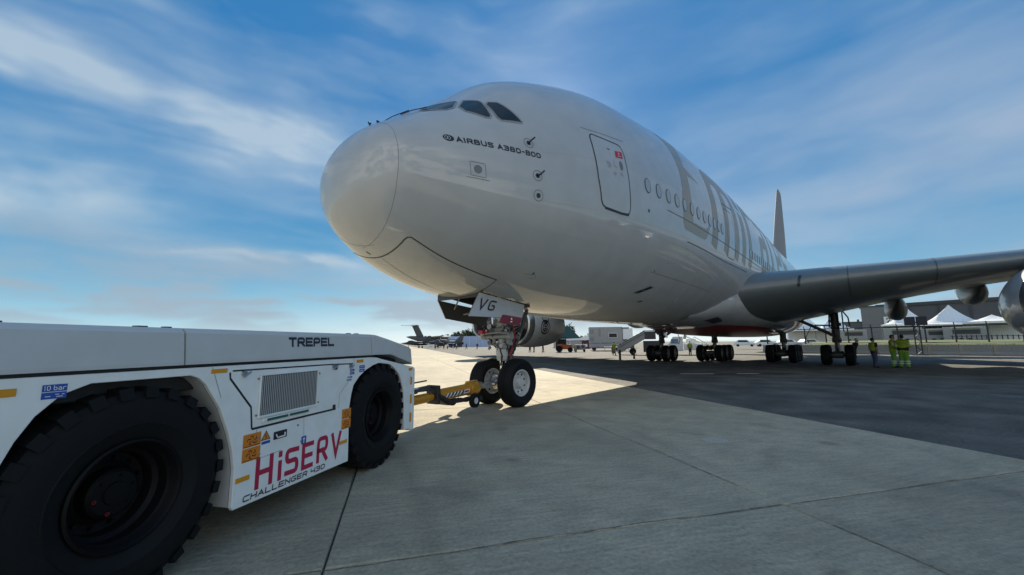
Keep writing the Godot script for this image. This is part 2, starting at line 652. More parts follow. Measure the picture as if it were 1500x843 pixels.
func build_ground() -> void:
	var ctex := ImageTexture.create_from_image(concrete_image())
	var cb := bump_tex(120, 0.08, 6.0, 5, 1024)
	var stains := ImageTexture.create_from_image(stain_image())
	var tones := []
	for k in 4:
		var m := mat("concrete_%d" % k, Color(0.645, 0.59, 0.485) * [1.0, 0.93, 1.05, 0.97][k], 0.9)
		m.albedo_texture = ctex
		m.normal_enabled = true
		m.normal_texture = cb
		m.normal_scale = 0.16
		m.detail_enabled = true
		m.detail_albedo = stains
		m.detail_uv_layer = BaseMaterial3D.DETAIL_UV_2
		m.detail_blend_mode = BaseMaterial3D.BLEND_MODE_MUL
		m.texture_filter = BaseMaterial3D.TEXTURE_FILTER_LINEAR_WITH_MIPMAPS_ANISOTROPIC
		tones.append(m)
	var apron := Node3D.new()
	apron.name = "concrete_apron"
	add_child(apron)
	structure(apron)
	apron.set_meta("label", "pale concrete apron of long slabs running under the airliner's nose")
	var cs := []
	for k in 9:
		cs.append(0.80 + 4.45 * (k - 6))
	cs[7] = 5.20
	cs[8] = 9.83
	var g := 0.009
	var ch := 0.010
	for i in 8:
		for j in 10:
			var c0: float = cs[i] + (g if i > 0 else 0.0)
			var c1: float = cs[i + 1] - (g if i < 7 else 0.0)
			var a0 := -4.83 + 7.5 * (j - 2) + g
			var a1 := -4.83 + 7.5 * (j - 1) - g
			var mb := MB.new()
			var o := [G(c0, a0, -0.04), G(c1, a0, -0.04), G(c1, a1, -0.04), G(c0, a1, -0.04)]
			var e := [G(c0, a0, -ch), G(c1, a0, -ch), G(c1, a1, -ch), G(c0, a1, -ch)]
			var t := [G(c0 + ch, a0 + ch), G(c1 - ch, a0 + ch), G(c1 - ch, a1 - ch), G(c0 + ch, a1 - ch)]
			var uv := [Vector2(c0, a0) / 9.0, Vector2(c1, a0) / 9.0, Vector2(c1, a1) / 9.0, Vector2(c0, a1) / 9.0]
			mb.triuv([t[0], t[1], t[2]], [uv[0], uv[1], uv[2]])
			mb.triuv([t[0], t[2], t[3]], [uv[0], uv[2], uv[3]])
			for k in 4:
				var q := (k + 1) % 4
				mb.triuv([e[k], e[q], t[q]], [uv[k], uv[q], uv[q]])
				mb.triuv([e[k], t[q], t[k]], [uv[k], uv[q], uv[k]])
				mb.triuv([o[k], o[q], e[q]], [uv[k], uv[q], uv[q]])
				mb.triuv([o[k], e[q], e[k]], [uv[k], uv[q], uv[k]])
			mb.st.generate_normals()
			mb.st.generate_tangents()
			mb.st.set_material(tones[rng.randi_range(0, 3)])
			put(apron, "slab", mb.st.commit())
	# joint filler under the gaps
	var bed := MB.new()
	bed.quad(G(-25.9, -19.83, -0.028), G(9.83, -19.83, -0.028), G(9.83, 55.17, -0.028), G(-25.9, 55.17, -0.028))
	one(apron, "joint_filler", bed, M.line)
	var far := MB.new()
	for r in [[-3000.0, -25.9, -3000.0, 3000.0], [-25.9, 9.83, -3000.0, -19.83], [-25.9, 9.83, 55.17, 3000.0]]:
		var p := [G(r[0], r[2]), G(r[1], r[2]), G(r[1], r[3]), G(r[0], r[3])]
		var u := [Vector2(r[0], r[2]) / 9.0, Vector2(r[1], r[2]) / 9.0, Vector2(r[1], r[3]) / 9.0, Vector2(r[0], r[3]) / 9.0]
		far.triuv([p[0], p[1], p[2]], [u[0], u[1], u[2]])
		far.triuv([p[0], p[2], p[3]], [u[0], u[2], u[3]])
	far.st.generate_normals()
	far.st.generate_tangents()
	far.st.set_material(tones[1])
	put(apron, "far_apron", far.st.commit())
	# asphalt
	var am := mat("asphalt", Color(0.16, 0.152, 0.131), 0.95)
	worn(am, noise_tex(61, 0.008, Color(0.55, 0.55, 0.55), Color(1, 1, 1), 8, 1024), 0.06, bump_tex(62, 0.3, 8.0, 3, 512), 0.22, true)
	var mb2 := MB.new()
	mb2.quad(G(9.835, -3000, -0.006), G(3000, -3000, -0.006), G(3000, 3000, -0.006), G(9.835, 3000, -0.006))
	var asp := one(self, "asphalt_taxiway", mb2, am)
	structure(asp)
	asp.set_meta("label", "dark asphalt taxiway beside the concrete apron")
	# painted marks on the asphalt: broken pale guide line under the wing root with dark edges, and a thin faint line nearer
	var paint := MB.new()
	var edge := MB.new()
	for s in [[Vector2(19.0, -0.10), Vector2(20.0, -1.50)], [Vector2(20.75, -2.45), Vector2(21.35, -3.35)]]:
		stripe(paint, s[0], s[1], 0.30, 0.002)
	stripe(edge, Vector2(18.3, 0.85), Vector2(22.3, -4.7), 0.75, -0.002)
	one(asp, "guide_line_border", edge, mat("black_paint", Color(0.018, 0.019, 0.02), 0.6))
	one(asp, "guide_line", paint, M.white_mark)
	var faint := MB.new()
	stripe(faint, Vector2(17.4, -8.5), Vector2(13.4, -13.9), 0.10, -0.002)
	one(asp, "faint_line", faint, mat("faint_paint", Color(0.16, 0.16, 0.155), 0.8))
	# hairline cracks and chipped joint edges
	var rc := RandomNumberGenerator.new()
	rc.seed = 19
	var crack := MB.new()
	for q in [[2.2, -4.83, 1.0, 0.0, 36], [-1.0, -4.83, 1.0, 0.0, 40], [5.3, -4.83, 1.0, 0.0, 50], [5.2, -4.2, 0.0, 1.0, 30], [5.2, -7.6, 0.0, 1.0, 30], [5.2, -1.4, 0.0, 1.0, 30], [0.80, -3.2, 0.0, 1.0, 16]]:
		var p := Vector2(q[0], q[1])
		var dd := Vector2(q[2], q[3]).normalized()
		var wob := 0.0
		for k in q[4]:
			wob = rc.randf_range(-0.22, 0.22)
			var p2: Vector2 = p + dd.rotated(wob * 0.5) * rc.randf_range(0.05, 0.11)
			var wd := rc.randf_range(0.002, 0.009)
			var nn := Vector2(-dd.y, dd.x) * wd
			crack.quad(G(p.x - nn.x, p.y - nn.y, 0.0022), G(p2.x - nn.x, p2.y - nn.y, 0.0022), G(p2.x + nn.x, p2.y + nn.y, 0.0022), G(p.x + nn.x, p.y + nn.y, 0.0022))
			p = p2
	structure(one(apron, "joint_cracks", crack, mat("crack", Color(0.12, 0.115, 0.105), 0.95)), "stuff")
	# a small pale repair on the concrete
	var pm := MB.new()
	var pl := []
	var rr := RandomNumberGenerator.new()
	rr.seed = 3
	for k in 14:
		var an := TAU * k / 14.0
		pl.append(V(4.13 + cos(an) * 0.24 * rr.randf_range(0.75, 1.1), -5.62 + sin(an) * 0.22 * rr.randf_range(0.75, 1.1), 0.004))
	for k in range(1, 13):
		pm.tri(pl[0], pl[k + 1], pl[k])
	var rp := one(apron, "repair_patch", pm, worn(mat("repair", Color(0.62, 0.565, 0.47), 1.0), noise_tex(66, 0.05, Color(0.7, 0.7, 0.7), Color(1, 1, 1)), 1.0))
	rp.position.y = 0.0

func stripe(mb: MB, a: Vector2, b: Vector2, w: float, z: float) -> void:
	var d := (b - a).normalized()
	var n := Vector2(-d.y, d.x) * w * 0.5
	var n4 := 6
	for k in n4:
		var p := a.lerp(b, float(k) / n4)
		var q := a.lerp(b, float(k + 1) / n4)
		var A := V(p.x - n.x, p.y - n.y, z)
		var B := V(q.x - n.x, q.y - n.y, z)
		var C := V(q.x + n.x, q.y + n.y, z)
		var D := V(p.x + n.x, p.y + n.y, z)
		if (B - A).cross(C - A).y > 0.0:
			mb.quad(A, B, C, D)
		else:
			mb.quad(A, D, C, B)

# ---------------------------------------------------------------- airliner
const FK := [0.0, 0.25, 1.0, 2.2, 3.5, 5.0, 7.0, 9.5, 12.5, 16.0, 40.0]
const FT := [5.079, 5.928, 6.554, 7.511, 8.580, 9.297, 9.976, 10.421, 10.791, 10.995, 10.920]
const FB := [5.079, 4.219, 3.559, 3.069, 2.836, 2.651, 2.548, 2.478, 2.470, 2.475, 2.480]
const FW := [0.0, 1.235, 1.860, 2.359, 2.717, 3.011, 3.278, 3.465, 3.629, 3.719, 3.700]
const FZ := [5.079, 5.196, 5.181, 5.249, 5.391, 5.609, 5.814, 6.008, 6.125, 6.245, 6.239]
const AK := [40.0, 46.0, 52.0, 58.0, 64.0, 69.0, 72.7]
const AT := [10.92, 10.92, 10.86, 10.70, 10.45, 10.10, 9.30]
const AB := [2.48, 2.60, 3.30, 4.60, 6.10, 7.50, 8.70]
const AW := [3.70, 3.66, 3.38, 2.80, 1.95, 1.05, 0.15]
const AZ := [6.24, 6.50, 7.00, 7.60, 8.20, 8.70, 9.00]
var slopes := {}

func herm(x: float, kn: Array, v: Array, root: bool, key: String) -> float:
	var n := kn.size()
	if not slopes.has(key):
		var ks := []
		for q in kn:
			ks.append(sqrt(q) if root else q)
		var m := []
		m.resize(n)
		m.fill(0.0)
		for i in range(1, n - 1):
			var h0: float = ks[i] - ks[i - 1]
			var h1: float = ks[i + 1] - ks[i]
			m[i] = ((v[i] - v[i - 1]) / h0 * h1 + (v[i + 1] - v[i]) / h1 * h0) / (h0 + h1)
		if root:
			var d0: float = (v[1] - v[0]) / (ks[1] - ks[0])
			m[0] = d0 + (d0 - m[1]) * 0.5
		slopes[key] = [ks, m]
	var kk: Array = slopes[key][0]
	var mm: Array = slopes[key][1]
	var s := sqrt(x) if root else x
	var i := 0
	while i < n - 2 and s > kk[i + 1]:
		i += 1
	var h: float = kk[i + 1] - kk[i]
	var t: float = clampf((s - kk[i]) / h, 0.0, 1.0)
	return (2 * t * t * t - 3 * t * t + 1) * v[i] + (t * t * t - 2 * t * t + t) * h * mm[i] + (-2 * t * t * t + 3 * t * t) * v[i + 1] + (t * t * t - t * t) * h * mm[i + 1]

func sec(x: float) -> Array:   # top, bottom, half width, height of the widest line
	x = clampf(x, 0.0, 72.7)
	if x <= 40.0:
		return [herm(x, FK, FT, true, "t"), herm(x, FK, FB, true, "b"), herm(x, FK, FW, true, "w"), herm(x, FK, FZ, true, "z")]
	return [herm(x, AK, AT, false, "at"), herm(x, AK, AB, false, "ab"), herm(x, AK, AW, false, "aw"), herm(x, AK, AZ, false, "az")]

func fus_raw(x: float, th: float, c: Array) -> Vector3:   # th in degrees, 0 = widest line on the port side, 90 = crown
	var a := deg_to_rad(th)
	var co := cos(a)
	var si := sin(a)
	var e := 2.0 / (2.05 if si >= 0.0 else 2.2)
	var y: float = c[2] * signf(co) * pow(absf(co), e)
	var sz := signf(si) * pow(absf(si), e)
	var z: float = c[3] + (c[0] - c[3] if si >= 0.0 else c[3] - c[1]) * sz
	return V(x, -y, z)

func fus(x: float, th: float, off := 0.0) -> Vector3:
	var p := fus_raw(x, th, sec(x))
	if off == 0.0:
		return p
	return p + fus_n(x, th) * off

func fus_n(x: float, th: float) -> Vector3:
	var x0 := maxf(x - 0.02, 0.0001)
	var c := sec(x)
	var dx := fus_raw(x + 0.02, th, sec(x + 0.02)) - fus_raw(x0, th, sec(x0))
	var dt := fus_raw(x, th + 0.4, c) - fus_raw(x, th - 0.4, c)
	return dx.cross(dt).normalized()

func th_of(x: float, z: float) -> float:
	var c := sec(x)
	var dz: float = z - c[3]
	var h: float = (c[0] - c[3]) if dz >= 0.0 else (c[3] - c[1])
	var r := clampf(absf(dz) / h, 0.0, 1.0)
	var e := 2.05 if dz >= 0.0 else 2.2
	return rad_to_deg(asin(pow(r, e * 0.5))) * signf(dz)

func on_fus(p: Vector2, off: float) -> Vector3:   # p = (x, z) on the port side
	return fus(p.x, th_of(p.x, p.y), off)

func on_fus_t(p: Vector2, off: float) -> Vector3:   # p = (x, theta)
	return fus(p.x, p.y, off)

# flat triangles laid onto a surface
func lay(mb: MB, tri: Array, f: Callable, off: float, most: float, depth := 0) -> void:
	var P := [f.call(tri[0], off), f.call(tri[1], off), f.call(tri[2], off)]
	var l := [P[0].distance_to(P[1]), P[1].distance_to(P[2]), P[2].distance_to(P[0])]
	var w := 0
	for k in 3:
		if l[k] > l[w]:
			w = k
	if l[w] > most and depth < 12:
		var a: Vector2 = tri[w]
		var b: Vector2 = tri[(w + 1) % 3]
		var c: Vector2 = tri[(w + 2) % 3]
		var m := (a + b) * 0.5
		lay(mb, [a, m, c], f, off, most, depth + 1)
		lay(mb, [m, b, c], f, off, most, depth + 1)
		return
	var up: Vector3 = f.call((tri[0] + tri[1] + tri[2]) / 3.0, off + 0.05) - f.call((tri[0] + tri[1] + tri[2]) / 3.0, off)
	if (P[1] - P[0]).cross(P[2] - P[0]).dot(up) > 0.0:
		mb.tri(P[0], P[1], P[2])
	else:
		mb.tri(P[0], P[2], P[1])

func lay_poly(mb: MB, poly: Array, f: Callable, off: float, most := 0.15) -> void:
	var pp := PackedVector2Array(poly)
	var ix := Geometry2D.triangulate_polygon(pp)
	mb.smooth()
	for k in range(0, ix.size(), 3):
		lay(mb, [pp[ix[k]], pp[ix[k + 1]], pp[ix[k + 2]]], f, off, most)
	mb.flat()

func dense(pts: Array, step: float, f: Callable, closed := false) -> Array:
	var out := []
	var n := pts.size()
	for k in (n if closed else n - 1):
		var a: Vector2 = pts[k]
		var b: Vector2 = pts[(k + 1) % n]
		var L: float = f.call(a, 0.0).distance_to(f.call(b, 0.0))
		var m := maxi(1, int(ceil(L / step)))
		for q in m:
			out.append(a.lerp(b, float(q) / m))
	if not closed:
		out.append(pts[-1])
	return out

func lay_line(mb: MB, pts: Array, width: float, f: Callable, off := 0.003, closed := false, step := 0.12) -> void:
	var d := dense(pts, step, f, closed)
	var n := d.size()
	var L := []
	var R := []
	for k in n:
		var p: Vector3 = f.call(d[k], off)
		var a: Vector3 = f.call(d[(k + n - 1) % n if closed else maxi(k - 1, 0)], off)
		var b: Vector3 = f.call(d[(k + 1) % n if closed else mini(k + 1, n - 1)], off)
		var nn: Vector3 = (f.call(d[k], off + 0.05) - p).normalized()
		var s: Vector3 = nn.cross((b - a).normalized()).normalized() * width * 0.5
		L.append(p + s)
		R.append(p - s)
	mb.smooth()
	for k in (n if closed else n - 1):
		var q := (k + 1) % n
		mb.quad(R[k], R[q], L[q], L[k])
	mb.flat()

# ---------------------------------------------------------------- stroke lettering
func rounded(pts: Array, r: float, n := 5) -> Array:
	var closed: bool = pts[0] == pts[-1]
	var p := pts.duplicate()
	if closed:
		p.pop_back()
	var m := p.size()
	var out := []
	for k in m:
		if not closed and (k == 0 or k == m - 1):
			out.append(p[k])
			continue
		var a: Vector2 = p[(k + m - 1) % m]
		var b: Vector2 = p[k]
		var c: Vector2 = p[(k + 1) % m]
		var q := minf(r, minf(a.distance_to(b), b.distance_to(c)) * 0.5)
		var s := b + (a - b).normalized() * q
		var e := b + (c - b).normalized() * q
		for i in n + 1:
			var t := float(i) / n
			out.append(s.lerp(b, t).lerp(b.lerp(e, t), t))
	if closed:
		out.append(out[0])
	return out

func glyph(ch: String) -> Array:   # strokes in a 1 x 1 box; each is [corner radius, points]
	var v := func(l: Array) -> Array:
		var o := []
		for k in range(0, l.size(), 2):
			o.append(Vector2(l[k], l[k + 1]))
		return o
	var s := {
		"A": [[0.0, [0, 0, 0.5, 1, 1, 0]], [0.0, [0.22, 0.3, 0.78, 0.3]]],
		"B": [[0.28, [0, 0, 0, 1, 0.92, 1, 0.92, 0.53, 0.06, 0.53]], [0.28, [0.5, 0.53, 1, 0.53, 1, 0, 0, 0]]],
		"C": [[0.35, [1, 1, 0, 1, 0, 0, 1, 0]]],
		"E": [[0.0, [1, 1, 0, 1, 0, 0, 1, 0]], [0.0, [0, 0.5, 0.9, 0.5]]],
		"G": [[0.35, [1, 1, 0, 1, 0, 0, 1, 0, 1, 0.48, 0.55, 0.48]]],
		"H": [[0.0, [0, 0, 0, 1]], [0.0, [1, 0, 1, 1]], [0.0, [0, 0.5, 1, 0.5]]],
		"I": [[0.0, [0.5, 0, 0.5, 1]]],
		"i": [[0.0, [0.5, 0, 0.5, 0.60]], [0.0, [0.5, 0.93, 0.5, 0.97]]],
		"L": [[0.0, [0, 1, 0, 0, 1, 0]]],
		"N": [[0.0, [0, 0, 0, 1, 1, 0, 1, 1]]],
		"P": [[0.3, [0, 0, 0, 1, 1, 1, 1, 0.42, 0, 0.42]]],
		"R": [[0.3, [0, 0, 0, 1, 1, 1, 1, 0.45, 0, 0.45]], [0.0, [0.5, 0.45, 1, 0]]],
		"S": [[0.3, [1, 0.97, 0.0, 1, 0, 0.52, 1, 0.52, 1, 0, 0, 0.03]]],
		"T": [[0.0, [0, 1, 1, 1]], [0.0, [0.5, 1, 0.5, 0]]],
		"U": [[0.4, [0, 1, 0, 0, 1, 0, 1, 1]]],
		"V": [[0.0, [0, 1, 0.5, 0, 1, 1]]],
		"0": [[0.45, [0, 0.5, 0, 1, 1, 1, 1, 0, 0, 0, 0, 0.5]]],
		"1": [[0.0, [0.15, 0.75, 0.55, 1, 0.55, 0]]],
		"2": [[0.35, [0, 0.72, 0, 1, 1, 1, 1, 0.6, 0.0, 0.0]], [0.0, [0, 0, 1, 0]]],
		"3": [[0.35, [0, 1, 1, 1, 1, 0.52, 0.25, 0.52]], [0.35, [0.5, 0.52, 1, 0.52, 1, 0, 0, 0]]],
		"4": [[0.0, [0, 1, 0, 0.42, 1, 0.42]], [0.0, [1, 1, 1, 0]]],
		"8": [[0.42, [0.06, 0.8, 0.06, 1, 0.94, 1, 0.94, 0.53, 0.06, 0.53, 0.06, 0.8]], [0.42, [0, 0.3, 0, 0.53, 1, 0.53, 1, 0, 0, 0, 0, 0.3]]],
		"-": [[0.0, [0.05, 0.5, 0.95, 0.5]]],
		"b": [[0.3, [0, 1, 0, 0, 1, 0, 1, 0.65, 0, 0.65]]],
		"a": [[0.3, [0.05, 0.65, 1, 0.65, 1, 0]], [0.25, [1, 0.36, 0, 0.36, 0, 0, 1, 0]]],
		"r": [[0.3, [0, 0, 0, 0.65, 0.9, 0.65]]],
		"m": [[0.25, [0, 0, 0, 1, 0.5, 1, 0.5, 0]], [0.25, [0.3, 1, 1, 1, 1, 0]]],
		"t": [[0.3, [0.3, 1.2, 0.3, 0, 1, 0]], [0.0, [0, 0.95, 0.9, 0.95]]],
		"e": [[0.3, [0, 0.5, 1, 0.5, 1, 1, 0, 1, 0, 0, 1, 0]]],
		"s": [[0.3, [1, 1, 0, 1, 0, 0.5, 1, 0.5, 1, 0, 0, 0]]],
	}
	var out := []
	for q in s.get(ch, []):
		var pts: Array = v.call(q[1])
		out.append(rounded(pts, q[0]) if q[0] > 0.0 else pts)
	return out

# text along +x from o, cap height h; f maps (x, y, off) onto a surface
func letters(mb: MB, text: String, o: Vector2, h: float, gw: float, th: float, gap: float, f: Callable, off: float, dir := Vector2.RIGHT, slant := 0.0, most := 0.2) -> float:
	var x := 0.0
	var up := Vector2(-dir.y, dir.x)
	var layer := 0
	for ch in text:
		var w := gw * h
		if ch == " ":
			x += w * 0.55
			continue
		if ch == "I" or ch == "i":
			w *= 0.30
		if ch == "-":
			w *= 0.6
		if ch == "1":
			w *= 0.5
		for s in glyph(ch):
			var pts := []
			for p in s:
				var q := Vector2(x + th * 0.5 + p.x * (w - th), th * 0.5 + p.y * (h - th))
				q.x += slant * q.y
				pts.append(o + dir * q.x + up * q.y)
			layer += 1
			band(mb, pts, th, f, off + 0.0003 * (layer % 3), most)
		x += w + gap
	return x

# every letter a mesh of its own
func letter_parts(parent: Node, called: String, m: Material, text: String, o: Vector2, h: float, gw: float, th: float, gap: float, f: Callable, off: float, dir := Vector2.RIGHT, slant := 0.0, most := 0.2) -> void:
	var x := 0.0
	for ch in text:
		var mb := MB.new()
		var adv := letters(mb, ch, o + dir * x, h, gw, th, gap, f, off, dir, slant, most)
		if ch != " ":
			one(parent, called, mb, m)
		x += adv

func band(mb: MB, pts: Array, th: float, f: Callable, off: float, most := 0.2) -> void:
	var closed: bool = pts[0].distance_to(pts[-1]) < 1e-6
	var p := pts.duplicate()
	if closed:
		p.pop_back()
	var n := p.size()
	var L := []
	var R := []
	for k in n:
		var d0 := Vector2.ZERO
		var d1 := Vector2.ZERO
		if closed or k > 0:
			d0 = (p[k] - p[(k + n - 1) % n]).normalized()
		if closed or k < n - 1:
			d1 = (p[(k + 1) % n] - p[k]).normalized()
		if d0 == Vector2.ZERO:
			d0 = d1
		if d1 == Vector2.ZERO:
			d1 = d0
		var t := (d0 + d1).normalized()
		if t == Vector2.ZERO:
			t = d0
		var nn := Vector2(-t.y, t.x)
		var c := maxf(nn.dot(Vector2(-d0.y, d0.x)), 0.35)
		var e := Vector2.ZERO
		if not closed:
			if k == 0:
				e = -d1 * th * 0.5
			elif k == n - 1:
				e = d0 * th * 0.5
		L.append(p[k] + nn * th * 0.5 / c + e)
		R.append(p[k] - nn * th * 0.5 / c + e)
	mb.smooth()
	for k in (n if closed else n - 1):
		var q := (k + 1) % n
		lay(mb, [R[k], R[q], L[q]], f, off, most)
		lay(mb, [R[k], L[q], L[k]], f, off, most)
	mb.flat()

func ellipse(c: Vector2, rx: float, ry: float, n := 20, from := 0.0) -> Array:
	var o := []
	for k in n:
		var a := from + TAU * k / n
		o.append(c + Vector2(cos(a) * rx, sin(a) * ry))
	return o

func v2(l: Array) -> Array:
	var o := []
	for k in range(0, l.size(), 2):
		o.append(Vector2(l[k], l[k + 1]))
	return o

func airfoil(t: float) -> Array:   # (s, half thickness) from trailing edge over the top to the leading edge and back below
	var o := []
	var n := 18
	for k in range(n, -1, -1):
		var s := pow(float(k) / n, 1.8)
		o.append([s, 1.0])
	for k in range(1, n + 1):
		var s2 := pow(float(k) / n, 1.8)
		o.append([s2, -1.0])
	var r := []
	for q in o:
		var s3: float = q[0]
		var y := 5.0 * t * (0.2969 * sqrt(s3) - 0.126 * s3 - 0.3516 * s3 * s3 + 0.2843 * s3 * s3 * s3 - 0.1036 * s3 * s3 * s3 * s3)
		r.append(Vector2(s3, y * q[1] * (1.0 if q[1] > 0 else 0.95)))
	return r

const WING := [
	[2.4, 18.30, 39.0, 4.05, 3.45, 0.140], [3.6, 19.25, 39.15, 4.28, 3.68, 0.140], [5.0, 20.35, 39.25, 4.46, 3.93, 0.134],
	[6.4, 21.40, 39.40, 4.66, 4.20, 0.128], [8.4, 22.90, 39.90, 4.90, 4.72, 0.120], [10.5, 24.45, 40.40, 5.14, 5.22, 0.112],
	[12.6, 26.02, 41.00, 5.40, 5.62, 0.108], [14.9, 27.75, 41.80, 5.68, 5.95, 0.104], [20.0, 31.60, 44.0, 6.15, 6.45, 0.10],
	[25.7, 35.90, 46.5, 6.60, 6.90, 0.098], [33.0, 41.40, 49.3, 7.30, 7.45, 0.096], [39.0, 46.0, 51.0, 7.95, 8.02, 0.095], [39.9, 47.6, 51.2, 8.05, 8.08, 0.08]]

func wing_pt(y: float, s: float, k: float, off := 0.0, side := -1.0) -> Vector3:   # k = +1 upper, -1 lower
	var i := 0
	while i < WING.size() - 2 and y > WING[i + 1][0]:
		i += 1
	var a: Array = WING[i]
	var b: Array = WING[i + 1]
	var t: float = clampf((y - a[0]) / (b[0] - a[0]), 0.0, 1.0)
	var v := []
	for q in 6:
		v.append(lerpf(a[q], b[q], t))
	var yt: float = 5.0 * v[5] * (0.2969 * sqrt(s) - 0.126 * s - 0.3516 * s * s + 0.2843 * s * s * s - 0.1036 * s * s * s * s)
	var ch: float = v[2] - v[1]
	return V(v[1] + s * ch, side * y, lerpf(v[3], v[4], s) + (yt * (1.0 if k > 0 else 0.95) * ch + off) * k)

func belly(x: float, th: float, off := 0.0) -> Vector3:   # wing-body fairing, th = -180..0 round the underside
	var t := clampf((x - 15.6) / (46.0 - 15.6), 0.0, 1.0)
	var kx := [0.0, 0.06, 0.14, 0.27, 0.45, 0.62, 0.8, 0.92, 1.0]
	var kw := [1.9, 2.75, 3.35, 4.15, 4.45, 4.40, 3.9, 3.1, 2.2]
	var kb := [2.56, 2.45, 2.36, 2.14, 2.05, 2.03, 2.10, 2.32, 2.62]
	var kz := [3.05, 3.7, 4.1, 4.1, 4.0, 3.9, 3.8, 3.6, 3.3]
	var w := herm(t, kx, kw, false, "bw")
	var b := herm(t, kx, kb, false, "bb")
	var z := herm(t, kx, kz, false, "bz")
	var a := deg_to_rad(th)
	var e := 2.0 / 2.6
	var y := signf(cos(a)) * pow(absf(cos(a)), e) * w
	var zz := z - pow(absf(sin(a)), e) * (z - b)
	var p := V(x, -y, zz)
	if off != 0.0:
		p += Vector3(0, sin(a), cos(a)).normalized() * off
	return p

func build_airliner() -> void:
	var A := thing("airliner", "huge white double-deck jet airliner parked nose-on with gold lettering on its side", "airliner")
	# --- fuselage skin, open over the nose gear bay
	var xs := []
	for k in 141:
		xs.append(pow(sqrt(40.0) * k / 140.0, 2.0))
	for k in range(1, 34):
		xs.append(40.0 + k * 32.7 / 33.0)
	for q in [3.33, 5.15]:
		for k in xs.size() - 1:
			if xs[k] < q and xs[k + 1] >= q:
				if q - xs[k] < xs[k + 1] - q:
					xs[k] = q
				else:
					xs[k + 1] = q
				break
	var rows := []
	var n := 180
	for x in xs:
		var c := sec(x)
		var r := []
		for k in n:
			r.append(fus_raw(x, k * 2.0 - 90.0, c))
		rows.append(r)
	var mb := MB.new()
	mb.smooth()
	for i in rows.size() - 1:
		for k in n:
			var th := k * 2.0 - 90.0 + 1.0   # centre of this column
			var low := minf(absf(th + 90.0), absf(th - 270.0))
			if xs[i] >= 3.32 and xs[i + 1] <= 5.16 and low < 14.0:
				continue
			var q := (k + 1) % n
			if i == 0:
				mb.tri(rows[0][0], rows[1][k], rows[1][q])
			else:
				mb.quad(rows[i][k], rows[i + 1][k], rows[i + 1][q], rows[i][q])
	one(A, "fuselage", mb, M.fuselage)
	# nose gear bay lining
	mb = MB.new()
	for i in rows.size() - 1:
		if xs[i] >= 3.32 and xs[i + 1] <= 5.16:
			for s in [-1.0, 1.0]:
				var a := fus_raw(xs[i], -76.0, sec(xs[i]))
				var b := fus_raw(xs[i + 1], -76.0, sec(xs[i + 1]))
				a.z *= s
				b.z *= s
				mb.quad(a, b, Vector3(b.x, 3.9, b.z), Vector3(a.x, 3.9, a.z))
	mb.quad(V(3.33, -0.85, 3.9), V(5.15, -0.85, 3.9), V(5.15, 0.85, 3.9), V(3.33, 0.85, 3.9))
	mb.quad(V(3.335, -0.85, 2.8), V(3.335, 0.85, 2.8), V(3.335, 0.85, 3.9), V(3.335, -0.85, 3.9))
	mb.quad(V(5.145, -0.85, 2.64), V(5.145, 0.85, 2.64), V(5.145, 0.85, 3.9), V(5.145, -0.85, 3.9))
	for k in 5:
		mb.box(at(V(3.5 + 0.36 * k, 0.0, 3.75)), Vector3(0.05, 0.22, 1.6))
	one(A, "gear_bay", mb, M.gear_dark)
	build_skin_details(A)
	build_wings(A)
	build_tail(A)
	for e in [[14.75, 22.9, 3.28], [25.7, 30.2, 4.05]]:
		for s in [-1.0, 1.0]:
			build_engine(A, V(e[1], s * e[0], e[2]), e[0], s)
	build_nose_gear(A)
	build_main_gear(A)

